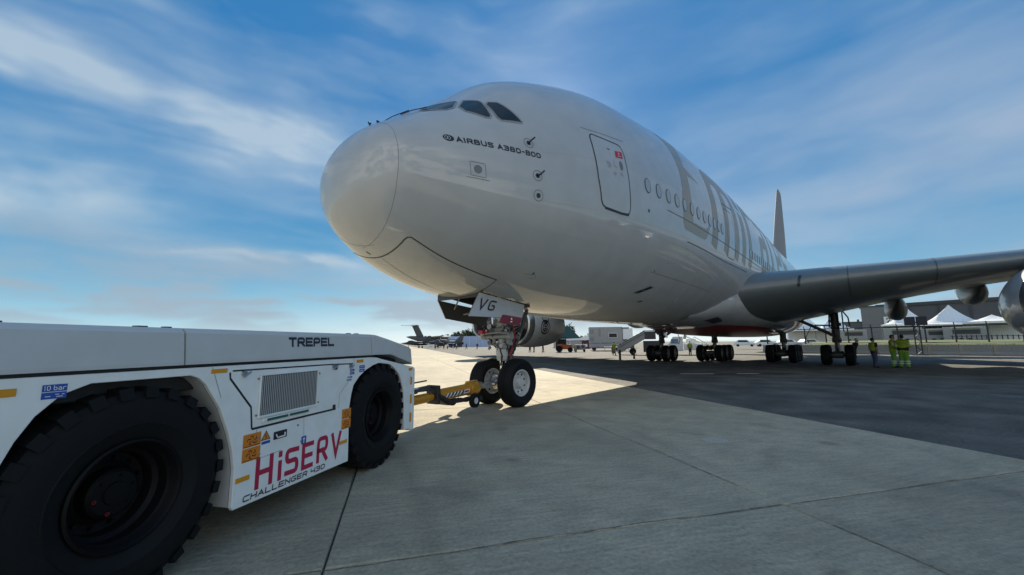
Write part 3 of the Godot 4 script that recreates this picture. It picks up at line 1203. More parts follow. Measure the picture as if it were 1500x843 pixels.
func build_skin_details(A: Node3D) -> void:
	var T := on_fus_t
	var Z := on_fus
	# radome seam
	var mb := MB.new()
	var ra := v2([0.46, 39.1, 0.43, 20.2, 0.435, 1.6, 0.45, -9.2, 0.475, -23.0, 0.52, -36.9, 0.58, -51.6, 0.65, -67.2, 0.71, -81.0, 0.78, -96.0])
	ra = [Vector2(0.56, 90.0), Vector2(0.50, 62.0)] + ra
	lay_line(mb, ra, 0.009, T, 0.002)
	var rb := []
	for p in ra:
		rb.append(Vector2(p.x, 180.0 - p.y))
	lay_line(mb, rb, 0.009, T, 0.002)
	one(A, "radome_seam", mb, M.hair_line)
	# front gear doors, closed
	mb = MB.new()
	var side := v2([1.06, -90.0, 1.05, -84.0, 1.02, -71.4, 1.0, -61.7, 1.01, -58.8, 1.06, -57.2, 1.2, -57.5, 1.48, -58.5, 1.79, -59.4, 2.1, -59.9, 2.44, -60.4, 2.8, -61.2, 3.27, -61.9])
	lay_line(mb, side, 0.030, T, 0.003)
	lay_line(mb, v2([3.27, -61.9, 3.30, -68.7, 3.335, -77.8, 3.335, -90.0]), 0.022, T, 0.003)
	var sd := []
	for p in side:
		sd.append(Vector2(p.x, -180.0 - p.y))
	lay_line(mb, sd, 0.030, T, 0.003)
	one(A, "gear_door_outline", mb, M.line)
	mb = MB.new()
	lay_line(mb, v2([1.1, -90.0, 1.7, -90.0, 2.4, -90.0, 3.3, -90.0]), 0.012, T, 0.003)
	one(A, "gear_door_seam", mb, M.hair_line)
	mb = MB.new()
	lay_line(mb, v2([0.87, -96.4, 0.95, -95.2]), 0.05, T, 0.004)
	one(A, "drain_slot", mb, M.ink)
	# cockpit windows, both sides
	var W := [
		v2([1.27, 61.5, 1.51, 67.0, 2.02, 57.0, 2.0, 55.4, 1.75, 47.7, 1.6, 47.5, 1.28, 56.5]),
		v2([2.13, 54.5, 2.37, 48.1, 2.385, 45.5, 2.335, 31.6, 2.28, 30.2, 2.19, 31.0, 1.88, 40.1, 1.86, 47.0, 1.9, 48.5]),
		v2([2.49, 44.1, 2.69, 41.3, 2.77, 37.1, 3.0, 24.4, 2.98, 23.7, 2.51, 26.9, 2.44, 29.8, 2.41, 42.0])]
	for s in 2:
		for w in W:
			var poly := []
			for p in w:
				poly.append(Vector2(p.x, p.y if s == 0 else 180.0 - p.y))
			var gl := MB.new()
			lay_poly(gl, poly, T, 0.006, 0.10)
			var fr := MB.new()
			lay_line(fr, poly, 0.045, T, 0.009, true, 0.06)
			var o := obj(A, "cockpit_window", [gl, M.cockpit_glass])
			one(o, "frame", fr, M.gear_grey)
	# wiper and small probes on top of the nose
	for q in [[1.02, 70.0, 1.20, 66.0, 1.42, 61.0], [1.00, 90.0, 1.12, 84.0, 1.34, 76.0]]:
		mb = MB.new()
		mb.tube([fus(q[0], q[1], 0.02), fus(q[2], q[3], 0.035), fus(q[4], q[5], 0.03)], 0.010, 6)
		one(A, "wiper", mb, M.ink)
	for p in [[0.60, 84.0, 0.085], [0.70, 80.0, 0.055]]:
		mb = MB.new()
		var b := fus(p[0], p[1])
		var nn := fus_n(p[0], p[1])
		mb.cyl(b, b + nn * p[2], 0.022, 8, 0.016)
		mb.cyl(b + nn * p[2] * 0.7, b + nn * p[2] * 0.7 + Vector3(0.05, 0.01, 0), 0.014, 6)
		one(A, "antenna", mb, M.ink)
	# air data probes in their rings
	var k := 0
	for p in [[3.01, 6.0, 0.115], [3.18, 5.28, 0.12], [3.23, 4.85, 0.125]]:
		mb = MB.new()
		var c := Vector2(p[0], p[1])
		lay_line(mb, ellipse(c, p[2], p[2] * 0.95, 24), 0.016, Z, 0.003, true, 0.05)
		var ring := one(A, "probe", mb, M.mid_ink)
		var d := MB.new()
		lay_poly(d, ellipse(c, p[2] * 0.45, p[2] * 0.45, 14), Z, 0.005, 0.1)
		if k < 2:
			var q: Vector3 = on_fus(c, 0.0)
			var e: Vector3 = on_fus(c, 0.10)
			d.tube([q, e, e + Vector3(0.10, 0.10, 0.03)], 0.018, 8)
		one(ring, "vane", d, M.ink)
		k += 1
	# static port plate
	mb = MB.new()
	lay_line(mb, v2([1.62, 5.22, 1.93, 5.23, 1.96, 4.95, 1.65, 4.945]), 0.012, Z, 0.003, true, 0.06)
	lay_line(mb, v2([1.57, 4.90, 2.04, 4.905]), 0.014, Z, 0.003)
	var plate := one(A, "static_port_plate", mb, M.mid_ink)
	mb = MB.new()
	lay_poly(mb, ellipse(Vector2(1.785, 5.09), 0.085, 0.085, 20), Z, 0.004, 0.1)
	one(plate, "port", mb, M.mid_ink)
	# type lettering and emblem
	letter_parts(A, "type_letter", M.ink, "AIRBUS A380-800", Vector2(1.40, 5.585), 0.122, 1.0, 0.029, 0.020, Z, 0.004, Vector2(1.0, 0.062).normalized())
	mb = MB.new()
	lay_poly(mb, ellipse(Vector2(1.265, 5.645), 0.098, 0.075, 24), Z, 0.004, 0.1)
	var em := one(A, "emblem", mb, M.ink)
	mb = MB.new()
	for q in 4:
		var ar := []
		for i in 9:
			var an := -0.9 + 2.2 * i / 8.0
			ar.append(Vector2(1.265 - 0.055 + q * 0.026, 5.645) + Vector2(cos(an + PI * (q % 2)) * 0.036, sin(an + PI * (q % 2)) * 0.045))
		band(mb, ar, 0.010, Z, 0.007)
	one(em, "swirl", mb, M.fuselage)
	# main deck door
	var D := v2([5.11, 6.83, 5.14, 6.93, 5.22, 6.98, 5.75, 7.01, 6.29, 7.04, 6.41, 7.02, 6.47, 6.94, 6.50, 6.80, 6.555, 6.03, 6.59, 5.46, 6.60, 5.24, 6.56, 5.13, 6.45, 5.07, 6.2, 5.06, 5.50, 5.06, 5.37, 5.10, 5.30, 5.20, 5.18, 5.76, 5.13, 6.39])
	mb = MB.new()
	lay_poly(mb, D, Z, 0.008, 0.16)
	var door := one(A, "passenger_door", mb, M.fuselage)
	mb = MB.new()
	lay_line(mb, D, 0.035, Z, 0.011, true, 0.06)
	one(door, "seal", mb, M.line)
	mb = MB.new()
	lay_line(mb, v2([6.56, 5.085, 6.2, 5.05, 5.46, 5.05]), 0.06, Z, 0.012)
	one(door, "sill", mb, M.ink)
	mb = MB.new()
	lay_poly(mb, v2([6.07, 6.77, 6.41, 6.84, 6.39, 6.63, 6.05, 6.57]), Z, 0.012)
	var fl := one(door, "flag_sticker", mb, M.red)
	mb = MB.new()
	lay_poly(mb, ellipse(Vector2(6.235, 6.735), 0.018, 0.035, 10), Z, 0.016)
	lay_line(mb, v2([6.18, 6.650, 6.30, 6.672]), 0.012, Z, 0.016)
	one(fl, "mark", mb, M.white_mark)
	mb = MB.new()
	lay_poly(mb, ellipse(Vector2(6.25, 6.38), 0.085, 0.14, 18), Z, 0.012)
	one(door, "viewport", mb, M.mid_ink)
	mb = MB.new()
	lay_poly(mb, v2([5.72, 6.70, 5.84, 6.71, 5.84, 6.755, 5.72, 6.745]), Z, 0.012)
	one(door, "placard", mb, M.mid_ink)
	for q in [[5.60, 6.30, 0.16], [5.60, 6.24, 0.19], [5.62, 6.18, 0.14], [5.84, 6.06, 0.14], [5.85, 6.01, 0.10], [6.16, 6.13, 0.10], [6.18, 6.08, 0.12], [5.92, 6.26, 0.13]]:
		mb = MB.new()
		lay_poly(mb, v2([q[0], q[1], q[0] + q[2], q[1] + 0.004, q[0] + q[2], q[1] + 0.034, q[0], q[1] + 0.03]), Z, 0.012)
		one(door, "small_print", mb, M.print_grey)
	mb = MB.new()
	lay_line(mb, v2([5.90, 6.45, 5.96, 6.27]), 0.02, Z, 0.012)
	one(door, "small_print", mb, M.print_grey)
	for q in [[[4.86, 7.06, 5.8, 7.18, 6.7, 7.29], 0.02, Z, 0.003], [[8.88, 5.75, 10.1, 5.76, 12.9, 5.72, 21.2, 5.67, 40.0, 5.6], 0.022, Z, 0.012], [[8.75, -35.4, 14.9, -38.9], 0.02, T, 0.003], [[3.75, -52.6, 4.1, -51.4, 4.19, -54.1, 3.98, -54.7], 0.012, T, 0.003]]:
		mb = MB.new()
		lay_line(mb, v2(q[0]), q[1], q[2], q[3])
		one(A, "skin_seam", mb, M.hair_line)
	# faint skin panel joints: hoops and lengthwise laps
	mb = MB.new()
	for x in [1.9, 3.35, 4.7, 7.05, 9.9, 12.9, 16.0, 19.0, 22.2]:
		lay_line(mb, v2([x, -62.0, x, -30.0, x, 0.0, x, 40.0, x, 85.0]), 0.007, T, 0.002, false, 0.3)
	for th in [-44.0, -27.0, -12.0, 9.0, 52.0, 66.0]:
		lay_line(mb, v2([3.35, th, 7.05, th, 12.9, th - 1.0, 22.0, th - 2.0]), 0.006, T, 0.002, false, 0.3)
	structure(one(A, "panel_joints", mb, mat("joint_grey", Color(0.30, 0.305, 0.30), 0.5)), "stuff")
	mb = MB.new()
	lay_line(mb, v2([10.6, 5.06, 12.1, 5.05, 14.8, 5.0, 19.05, 5.06]), 0.05, Z, 0.003)
	one(A, "belly_seam", mb, M.mid_ink)
	for q in [[7.63, 5.44, 0.05], [4.0, 3.32, 0.025], [8.95, 3.9, 0.03], [9.6, 4.2, 0.02]]:
		mb = MB.new()
		lay_poly(mb, ellipse(Vector2(q[0], q[1]), q[2], q[2], 12), Z, 0.004)
		one(A, "drain_port", mb, M.ink)
	# air outlets low on the side
	mb = MB.new()
	lay_poly(mb, v2([8.62, -50.0, 9.35, -43.6, 9.62, -44.2, 8.9, -50.6]), T, 0.004)
	var vent := one(A, "air_outlet", mb, M.wing_grey)
	for q in [[9.08, -46.6, 9.35, -44.2, 9.54, -44.7, 9.27, -47.1], [8.78, -49.3, 9.0, -47.3, 9.18, -47.8, 8.96, -49.8], [9.45, -56.3, 9.68, -54.6, 9.80, -55.0, 9.58, -56.7]]:
		mb = MB.new()
		lay_poly(mb, v2(q), T, 0.008)
		one(vent, "opening", mb, M.ink)
	# cabin windows
	var wx := [7.61, 8.31, 9.0, 9.66, 10.31, 10.95, 11.58, 12.2, 12.8, 13.38, 13.92, 14.43]
	for q in 34:
		wx.append(19.5 + 0.62 * q)
	var gm := MB.new()
	var wi := 0
	for x in wx:
		var c2 := Vector2(x, lerpf(6.19, 6.26, clampf((x - 7.6) / 2.5, 0.0, 1.0)) if x < 15.0 else 6.05)
		var gl := MB.new()
		lay_poly(gl, ellipse(c2, 0.145, 0.205, 18), Z, 0.014, 0.2)
		var fr := MB.new()
		lay_line(fr, ellipse(c2, 0.155, 0.22, 20), 0.024, Z, 0.016, true, 0.09)
		var o := one(A, "cabin_window", gl, M.window_glass)
		one(o, "frame", fr, M.window_ring)
		wi += 1
	# second door, far along the side
	mb = MB.new()
	lay_line(mb, v2([15.25, 7.30, 15.4, 7.42, 16.3, 7.42, 16.45, 7.30, 16.45, 5.35, 16.3, 5.24, 15.4, 5.24, 15.25, 5.35]), 0.028, Z, 0.014, true, 0.15)
	one(A, "door_outline", mb, M.hair_line)
	mb = MB.new()
	lay_line(mb, v2([15.2, 7.60, 16.9, 7.70]), 0.04, Z, 0.014)
	one(A, "rain_gutter", mb, M.hair_line)
	# airline name in tall gold letters
	mb = MB.new()
	lay_poly(mb, v2([10.95, 9.95, 10.80, 9.3, 10.68, 8.76, 10.59, 7.98, 10.42, 7.25, 10.19, 6.49, 10.12, 5.65, 10.28, 5.43, 12.18, 5.39, 12.44, 5.5, 12.68, 5.8, 12.96, 6.26, 12.80, 6.10, 12.33, 5.83, 11.03, 5.81, 11.02, 6.71, 11.19, 7.59, 11.6, 7.66, 12.42, 7.6, 11.27, 8.01, 11.53, 8.55, 12.0, 9.1, 12.6, 9.62, 13.4, 9.9]), Z, 0.003, 0.2)
	one(A, "name_letter", mb, M.gold)
	var nx := 13.1
	for L in [["m", 4.0, 3.7], ["i", 0.62, 3.7], ["r", 2.4, 3.7], ["a", 2.5, 3.7], ["t", 2.0, 4.2], ["e", 2.6, 3.7], ["s", 2.5, 3.7]]:
		mb = MB.new()
		for s in glyph(L[0]):
			var pts := []
			for p in s:
				var zz: float = 5.68 + p.y * (L[2] - 0.62) * (1.53 if L[0] in ["a", "r", "t"] else 1.0)
				zz = minf(zz, 9.2)
				pts.append(Vector2(nx + 0.31 + p.x * maxf(L[1] - 0.62, 0.0) + (zz - 5.7) * 0.22, zz))
			band(mb, pts, 0.72, Z, 0.003, 0.2)
		one(A, "name_letter", mb, M.gold_light)
		nx += L[1] + 0.75

func build_wings(A: Node3D) -> void:
	for s in [-1.0, 1.0]:
		var rows := []
		for w in WING:
			var r := []
			for q in airfoil(w[5]):
				var ch: float = w[2] - w[1]
				r.append(V(w[1] + q.x * ch, s * w[0], lerpf(w[3], w[4], q.x) + q.y * ch))
			rows.append(r)
		var mb := MB.new()
		# resample between the sections for a smooth sweep
		var fine := []
		for i in rows.size() - 1:
			for t in 3:
				var r2 := []
				for k in rows[i].size():
					r2.append(rows[i][k].lerp(rows[i + 1][k], t / 3.0))
				fine.append(r2)
		fine.append(rows[-1])
		mb.grid(fine, true, s > 0.0)
		var tip: Array = rows[-1]
		for k in range(1, tip.size() - 1):
			mb.tri(tip[0], tip[k], tip[k + 1])
		var w2 := one(A, "wing", mb, M.wing_grey)
		if s < 0.0:
			# slat joints over the leading edge, and the dark oval of a sensor
			for j in [[7.38, 0.035], [10.72, 0.035], [14.2, 0.035]]:
				var sl := MB.new()
				var L := []
				for q in 15:
					var u := -1.0 + 2.0 * q / 14.0
					L.append([absf(u) * absf(u) * 0.10, 1.0 if u > 0 else -1.0])
				sl.smooth()
				for q in 14:
					var a := wing_pt(j[0], L[q][0], L[q][1], 0.006)
					var b := wing_pt(j[0] + j[1], L[q][0], L[q][1], 0.006)
					var c := wing_pt(j[0] + j[1], L[q + 1][0], L[q + 1][1], 0.006)
					var d := wing_pt(j[0], L[q + 1][0], L[q + 1][1], 0.006)
					if (b - a).cross(d - a).x < 0.0:
						sl.quad(a, b, c, d)
					else:
						sl.quad(a, d, c, b)
				one(w2, "slat_joint", sl, M.line)
			var lm := MB.new()
			lm.smooth()
			for q in 8:
				var u0 := -1.0 + 1.5 * q / 8.0
				var u1 := -1.0 + 1.5 * (q + 1) / 8.0
				var y0 := 5.47 - 0.05 * u0
				var y1 := 5.47 - 0.05 * u1
				var a2 := wing_pt(y0, u0 * u0 * 0.012, 1.0 if u0 < 0.0 else -1.0, 0.008)
				var b2 := wing_pt(y0 + 0.11, u0 * u0 * 0.012, 1.0 if u0 < 0.0 else -1.0, 0.008)
				var c2 := wing_pt(y1 + 0.11, u1 * u1 * 0.012, 1.0 if u1 < 0.0 else -1.0, 0.008)
				var d2 := wing_pt(y1, u1 * u1 * 0.012, 1.0 if u1 < 0.0 else -1.0, 0.008)
				lm.quad(a2, d2, c2, b2)
			one(w2, "landing_light", lm, M.ink)
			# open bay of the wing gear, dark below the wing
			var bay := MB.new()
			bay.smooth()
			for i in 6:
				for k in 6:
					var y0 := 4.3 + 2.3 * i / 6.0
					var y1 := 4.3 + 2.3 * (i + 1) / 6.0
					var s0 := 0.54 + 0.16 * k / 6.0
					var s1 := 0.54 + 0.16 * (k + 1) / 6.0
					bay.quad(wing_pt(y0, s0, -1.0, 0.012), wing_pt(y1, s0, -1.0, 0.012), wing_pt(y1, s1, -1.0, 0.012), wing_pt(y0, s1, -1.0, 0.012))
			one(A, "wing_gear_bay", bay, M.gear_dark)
		# flap track fairings
		for f in [[9.65, 33.2, 43.0, 0.95], [13.65, 34.5, 44.2, 0.85], [18.6, 37.4, 46.2, 0.75], [23.4, 40.6, 48.2, 0.7], [29.0, 44.3, 50.2, 0.6]]:
			var fr := []
			for i in 19:
				var t := i / 18.0
				var x: float = lerpf(f[1], f[2], t)
				var wd: float = f[3] * 0.62 * pow(sin(PI * clampf(pow(t, 0.75), 0.02, 0.985)), 0.75)
				var u: float = wing_pt(f[0], clampf((x - wing_pt(f[0], 0.0, 1.0).x) / (wing_pt(f[0], 1.0, 1.0).x - wing_pt(f[0], 0.0, 1.0).x), 0.0, 1.0), -1.0).y
				var ring := []
				for k in 18:
					var an := TAU * k / 18.0
					ring.append(V(x, s * f[0] + cos(an) * wd * (1.0 - 0.28 * sin(an)), u + 0.12 - wd * 1.15 + sin(an) * wd * 1.70))
				fr.append(ring)
			var fb := MB.new()
			fb.grid(fr, true, false)
			one(A, "flap_track_fairing", fb, M.wing_grey)
	# wing-body fairing
	var rows2 := []
	for i in 49:
		var x := 15.6 + 30.4 * i / 48.0
		var r := []
		for k in 41:
			r.append(belly(x, -180.0 + 180.0 * k / 40.0))
		rows2.append(r)
	var bm := MB.new()
	bm.grid(rows2, false, true)
	var fairing := one(A, "belly_fairing", bm, M.fuselage)
	var red := MB.new()
	red.smooth()
	var top := func(x: float) -> float: return -62.0 + 15.0 * sin(PI * clampf((x - 19.6) / 11.0, 0.0, 1.0))
	for i in 30:
		for k in 16:
			var x0 := 19.6 + 22.0 * i / 30.0
			var x1 := 19.6 + 22.0 * (i + 1) / 30.0
			var u0 := k / 16.0
			var u1 := (k + 1) / 16.0
			red.quad(belly(x0, lerpf(-180.0 - top.call(x0), top.call(x0), u0), 0.006), belly(x1, lerpf(-180.0 - top.call(x1), top.call(x1), u0), 0.006), belly(x1, lerpf(-180.0 - top.call(x1), top.call(x1), u1), 0.006), belly(x0, lerpf(-180.0 - top.call(x0), top.call(x0), u1), 0.006))
	one(fairing, "red_underside", red, M.belly_red)
	# ram air inlet on the fairing
	var B := func(p: Vector2, off: float) -> Vector3: return belly(p.x, p.y, off)
	var inl := MB.new()
	lay_poly(inl, v2([16.74, -43.0, 17.58, -34.0, 19.33, -48.0, 19.26, -64.0]), B, 0.012, 0.2)
	var ai := one(A, "air_inlet", inl, M.fuselage)
	var duct := MB.new()
	lay_poly(duct, v2([17.2, -48.8, 17.81, -37.5, 19.1, -48.4, 18.88, -58.3]), B, 0.02, 0.2)
	one(ai, "duct", duct, M.ink)

func foil_rows(secs: Array, vertical: bool) -> Array:   # sections [span, x leading, x trailing, offset, thickness ratio]
	var rows := []
	for w in secs:
		var r := []
		for q in airfoil(w[4]):
			var ch: float = w[2] - w[1]
			if vertical:
				r.append(V(w[1] + q.x * ch, q.y * ch, w[0]))
			else:
				r.append(V(w[1] + q.x * ch, w[0], w[3] + q.y * ch))
		rows.append(r)
	return rows

func build_tail(A: Node3D) -> void:
	var mb := MB.new()
	var rows := foil_rows([[9.8, 53.4, 68.6, 0, 0.055], [10.9, 54.9, 68.7, 0, 0.055], [13.2, 56.7, 68.9, 0, 0.055], [18.0, 60.6, 69.6, 0, 0.055], [23.2, 65.0, 69.6, 0, 0.05], [23.95, 66.1, 69.4, 0, 0.045]], true)
	mb.grid(rows, true, false)
	for k in range(1, rows[-1].size() - 1):
		mb.tri(rows[-1][0], rows[-1][k], rows[-1][k + 1])
	one(A, "tail_fin", mb, M.fin_paint)
	for s in [-1.0, 1.0]:
		var hb := MB.new()
		var hr := foil_rows([[s * 0.6, 60.8, 69.4, 8.9, 0.10], [s * 3.0, 62.2, 69.8, 9.15, 0.10], [s * 15.2, 69.8, 72.8, 10.4, 0.09]], false)
		hb.grid(hr, true, s > 0.0)
		for k in range(1, hr[-1].size() - 1):
			hb.tri(hr[-1][0], hr[-1][k], hr[-1][k + 1])
		one(A, "tailplane", hb, M.fuselage)

func build_engine(A: Node3D, c: Vector3, y: float, s: float) -> void:
	var t := Transform3D(Basis(Vector3(0, 1, 0), Vector3(1, 0, 0), Vector3(0, 0, -1)), c)   # lathe axis runs aft
	var mb := MB.new()
	mb.lathe(t, [Vector2(1.60, 0.02), Vector2(1.72, 0.10), Vector2(1.80, 0.30), Vector2(1.86, 0.62)], 56)
	mb.lathe(t, [Vector2(1.46, 0.62), Vector2(1.47, 0.30), Vector2(1.52, 0.10), Vector2(1.60, 0.02)], 56)
	var e := Node3D.new()
	e.name = numbered("engine", A)
	A.add_child(e, true)
	one(e, "inlet_lip", mb, M.lip)
	mb = MB.new()
	mb.lathe(t, [Vector2(1.862, 0.62), Vector2(1.93, 1.1), Vector2(1.97, 1.7), Vector2(1.98, 2.4), Vector2(1.95, 3.3), Vector2(1.84, 4.4), Vector2(1.66, 5.4), Vector2(1.62, 5.4), Vector2(1.52, 4.6)], 56)
	mb.lathe(t, [Vector2(1.20, 4.3), Vector2(1.06, 5.3), Vector2(0.80, 6.4), Vector2(0.74, 6.4)], 40)
	one(e, "nacelle", mb, M.nacelle)
	mb = MB.new()
	mb.lathe(t, [Vector2(0.0, 1.92), Vector2(1.44, 1.90), Vector2(1.46, 0.62)], 40)
	mb.lathe(t, [Vector2(1.53, 4.6), Vector2(1.2, 4.6)], 40)
	mb.lathe(t, [Vector2(0.62, 6.1), Vector2(0.5, 6.7), Vector2(0.16, 7.5), Vector2(0, 7.55)], 28)
	one(e, "duct_lining", mb, M.gear_dark)
	mb = MB.new()
	for k in 24:
		var an := TAU * k / 24.0
		var r0 := Vector3(0, cos(an), sin(an))
		var tg := Vector3(0, -sin(an), cos(an))
		mb.smooth()
		for q in 5:
			var ra := 0.42 + 1.0 * q / 5.0
			var rb := 0.42 + 1.0 * (q + 1) / 5.0
			var ta := 0.9 - 0.5 * q / 5.0
			var tb := 0.9 - 0.5 * (q + 1) / 5.0
			var wa := 0.16 + 0.10 * q / 5.0
			var wb := 0.16 + 0.10 * (q + 1) / 5.0
			var da := Vector3(cos(1.2 - ta), 0, 0) * wa + tg * sin(1.2 - ta) * wa
			var db := Vector3(cos(1.2 - tb), 0, 0) * wb + tg * sin(1.2 - tb) * wb
			var o := c + Vector3(1.55, 0, 0)
			mb.quad(o + r0 * ra - da, o + r0 * ra + da, o + r0 * rb + db, o + r0 * rb - db)
	mb.lathe(t, [Vector2(0.0, 0.95), Vector2(0.16, 1.10), Vector2(0.34, 1.40), Vector2(0.45, 1.85)], 24)
	one(e, "fan", mb, M.gear_grey)
	# pylon up to the wing
	mb = MB.new()
	var le := wing_pt(y, 0.0, 1.0, 0.0, s)
	var pr := []
	for q in [[c.x + 1.6, c.y + 1.80, 0.06], [c.x + 2.6, c.y + 2.1, 0.20], [le.x + 0.2, maxf(le.y, c.y + 2.2), 0.26], [le.x + 3.0, le.y - 0.15, 0.22], [le.x + 5.5, le.y - 0.3, 0.05]]:
		var low: float = c.y + 1.2 - maxf(0.0, (q[0] - c.x - 4.5) * -0.28)
		pr.append([Vector3(q[0], low, c.z - q[2]), Vector3(q[0], low, c.z + q[2]), Vector3(q[0], q[1], c.z + q[2] * 0.7), Vector3(q[0], q[1], c.z - q[2] * 0.7)])
	mb.grid(pr, true, true)
	one(e, "pylon", mb, M.nacelle)
	# round emblem on the cowl of the inner engines
	if s > 0.0 and y < 20.0:
		var f := func(p: Vector2, off: float) -> Vector3:   # p = (distance aft, angle down from the port side)
			var r := 1.95 + off
			return c + Vector3(p.x, -sin(p.y) * r, cos(p.y) * r)
		mb = MB.new()
		for q in [[0.0, 0.50, 0.52], [0.0, 0.30, 0.30]]:
			var ring := ellipse(Vector2(1.95, 0.14), q[1] * 1.2, q[2] * 0.55, 24)
			ring.append(ring[0])
			band(mb, ring, 0.075, f, 0.03)
		var sw := []
		for i in 14:
			var an2 := -0.5 + 5.2 * i / 13.0
			sw.append(Vector2(2.0, -0.24) + Vector2(cos(an2) * 0.42, sin(an2) * 0.17))
		band(mb, sw, 0.075, f, 0.03)
		band(mb, v2([1.82, 0.10, 2.1, 0.10]), 0.07, f, 0.03)
		band(mb, v2([1.82, 0.20, 2.1, 0.20]), 0.07, f, 0.03)
		one(e, "engine_emblem", mb, M.ink)
		mb = MB.new()
		for q in [1.35, 1.5, 1.72]:
			lay_poly(mb, v2([q, 0.62, q + 0.10, 0.62, q + 0.10, 0.65, q, 0.65]), f, 0.03)
		one(e, "small_print", mb, M.ink)

func tyre_prof(R: float, w: float, rim: float) -> Array:
	var h := w * 0.5
	return [Vector2(rim, -h * 0.62), Vector2(rim + (R - rim) * 0.35, -h * 0.93), Vector2(rim + (R - rim) * 0.62, -h), Vector2(R - 0.055, -h * 0.86), Vector2(R - 0.012, -h * 0.62),
		Vector2(R, -h * 0.36), Vector2(R - 0.011, -h * 0.34), Vector2(R - 0.011, -h * 0.29), Vector2(R + 0.002, -h * 0.27), Vector2(R + 0.003, h * 0.03 - 0.02), Vector2(R - 0.009, -0.012), Vector2(R - 0.009, 0.012), Vector2(R + 0.003, 0.02),
		Vector2(R + 0.002, h * 0.27), Vector2(R - 0.011, h * 0.29), Vector2(R - 0.011, h * 0.34), Vector2(R, h * 0.36),
		Vector2(R - 0.012, h * 0.62), Vector2(R - 0.055, h * 0.86), Vector2(rim + (R - rim) * 0.62, h), Vector2(rim + (R - rim) * 0.35, h * 0.93), Vector2(rim, h * 0.62)]

func wheel_meshes(R: float, w: float, rim: float) -> Array:   # axis along local Y
	var ty := MB.new()
	ty.lathe(Transform3D.IDENTITY, tyre_prof(R, w, rim), 56)
	var h := w * 0.5
	var r := MB.new()
	for s in [1.0, -1.0]:
		var t := Transform3D(Basis(Vector3(s, 0, 0), Vector3(0, s, 0), Vector3(0, 0, 1)), Vector3.ZERO)
		r.lathe(t, [Vector2(rim + 0.002, h * 0.60), Vector2(rim + 0.01, h * 0.72), Vector2(rim - 0.015, h * 0.74), Vector2(rim - 0.045, h * 0.60), Vector2(rim - 0.06, h * 0.30), Vector2(rim * 0.52, h * 0.22), Vector2(rim * 0.40, h * 0.45), Vector2(rim * 0.36, h * 0.62), Vector2(rim * 0.30, h * 0.70), Vector2(0, h * 0.72)], 40)
		for k in 10:
			var an := TAU * k / 10.0
			r.cyl(t * Vector3(cos(an) * rim * 0.47, h * 0.25, sin(an) * rim * 0.47), t * Vector3(cos(an) * rim * 0.47, h * 0.40, sin(an) * rim * 0.47), rim * 0.045, 6)
	var d := MB.new()
	for s in [1.0, -1.0]:
		for k in 9:
			var an := TAU * (k + 0.5) / 9.0
			var c := Vector3(cos(an) * rim * 0.70, s * h * 0.272, sin(an) * rim * 0.70)
			d.cyl(c - Vector3(0, s * 0.02, 0), c + Vector3(0, s * 0.004, 0), rim * 0.085, 10)
	return [ty, r, d]

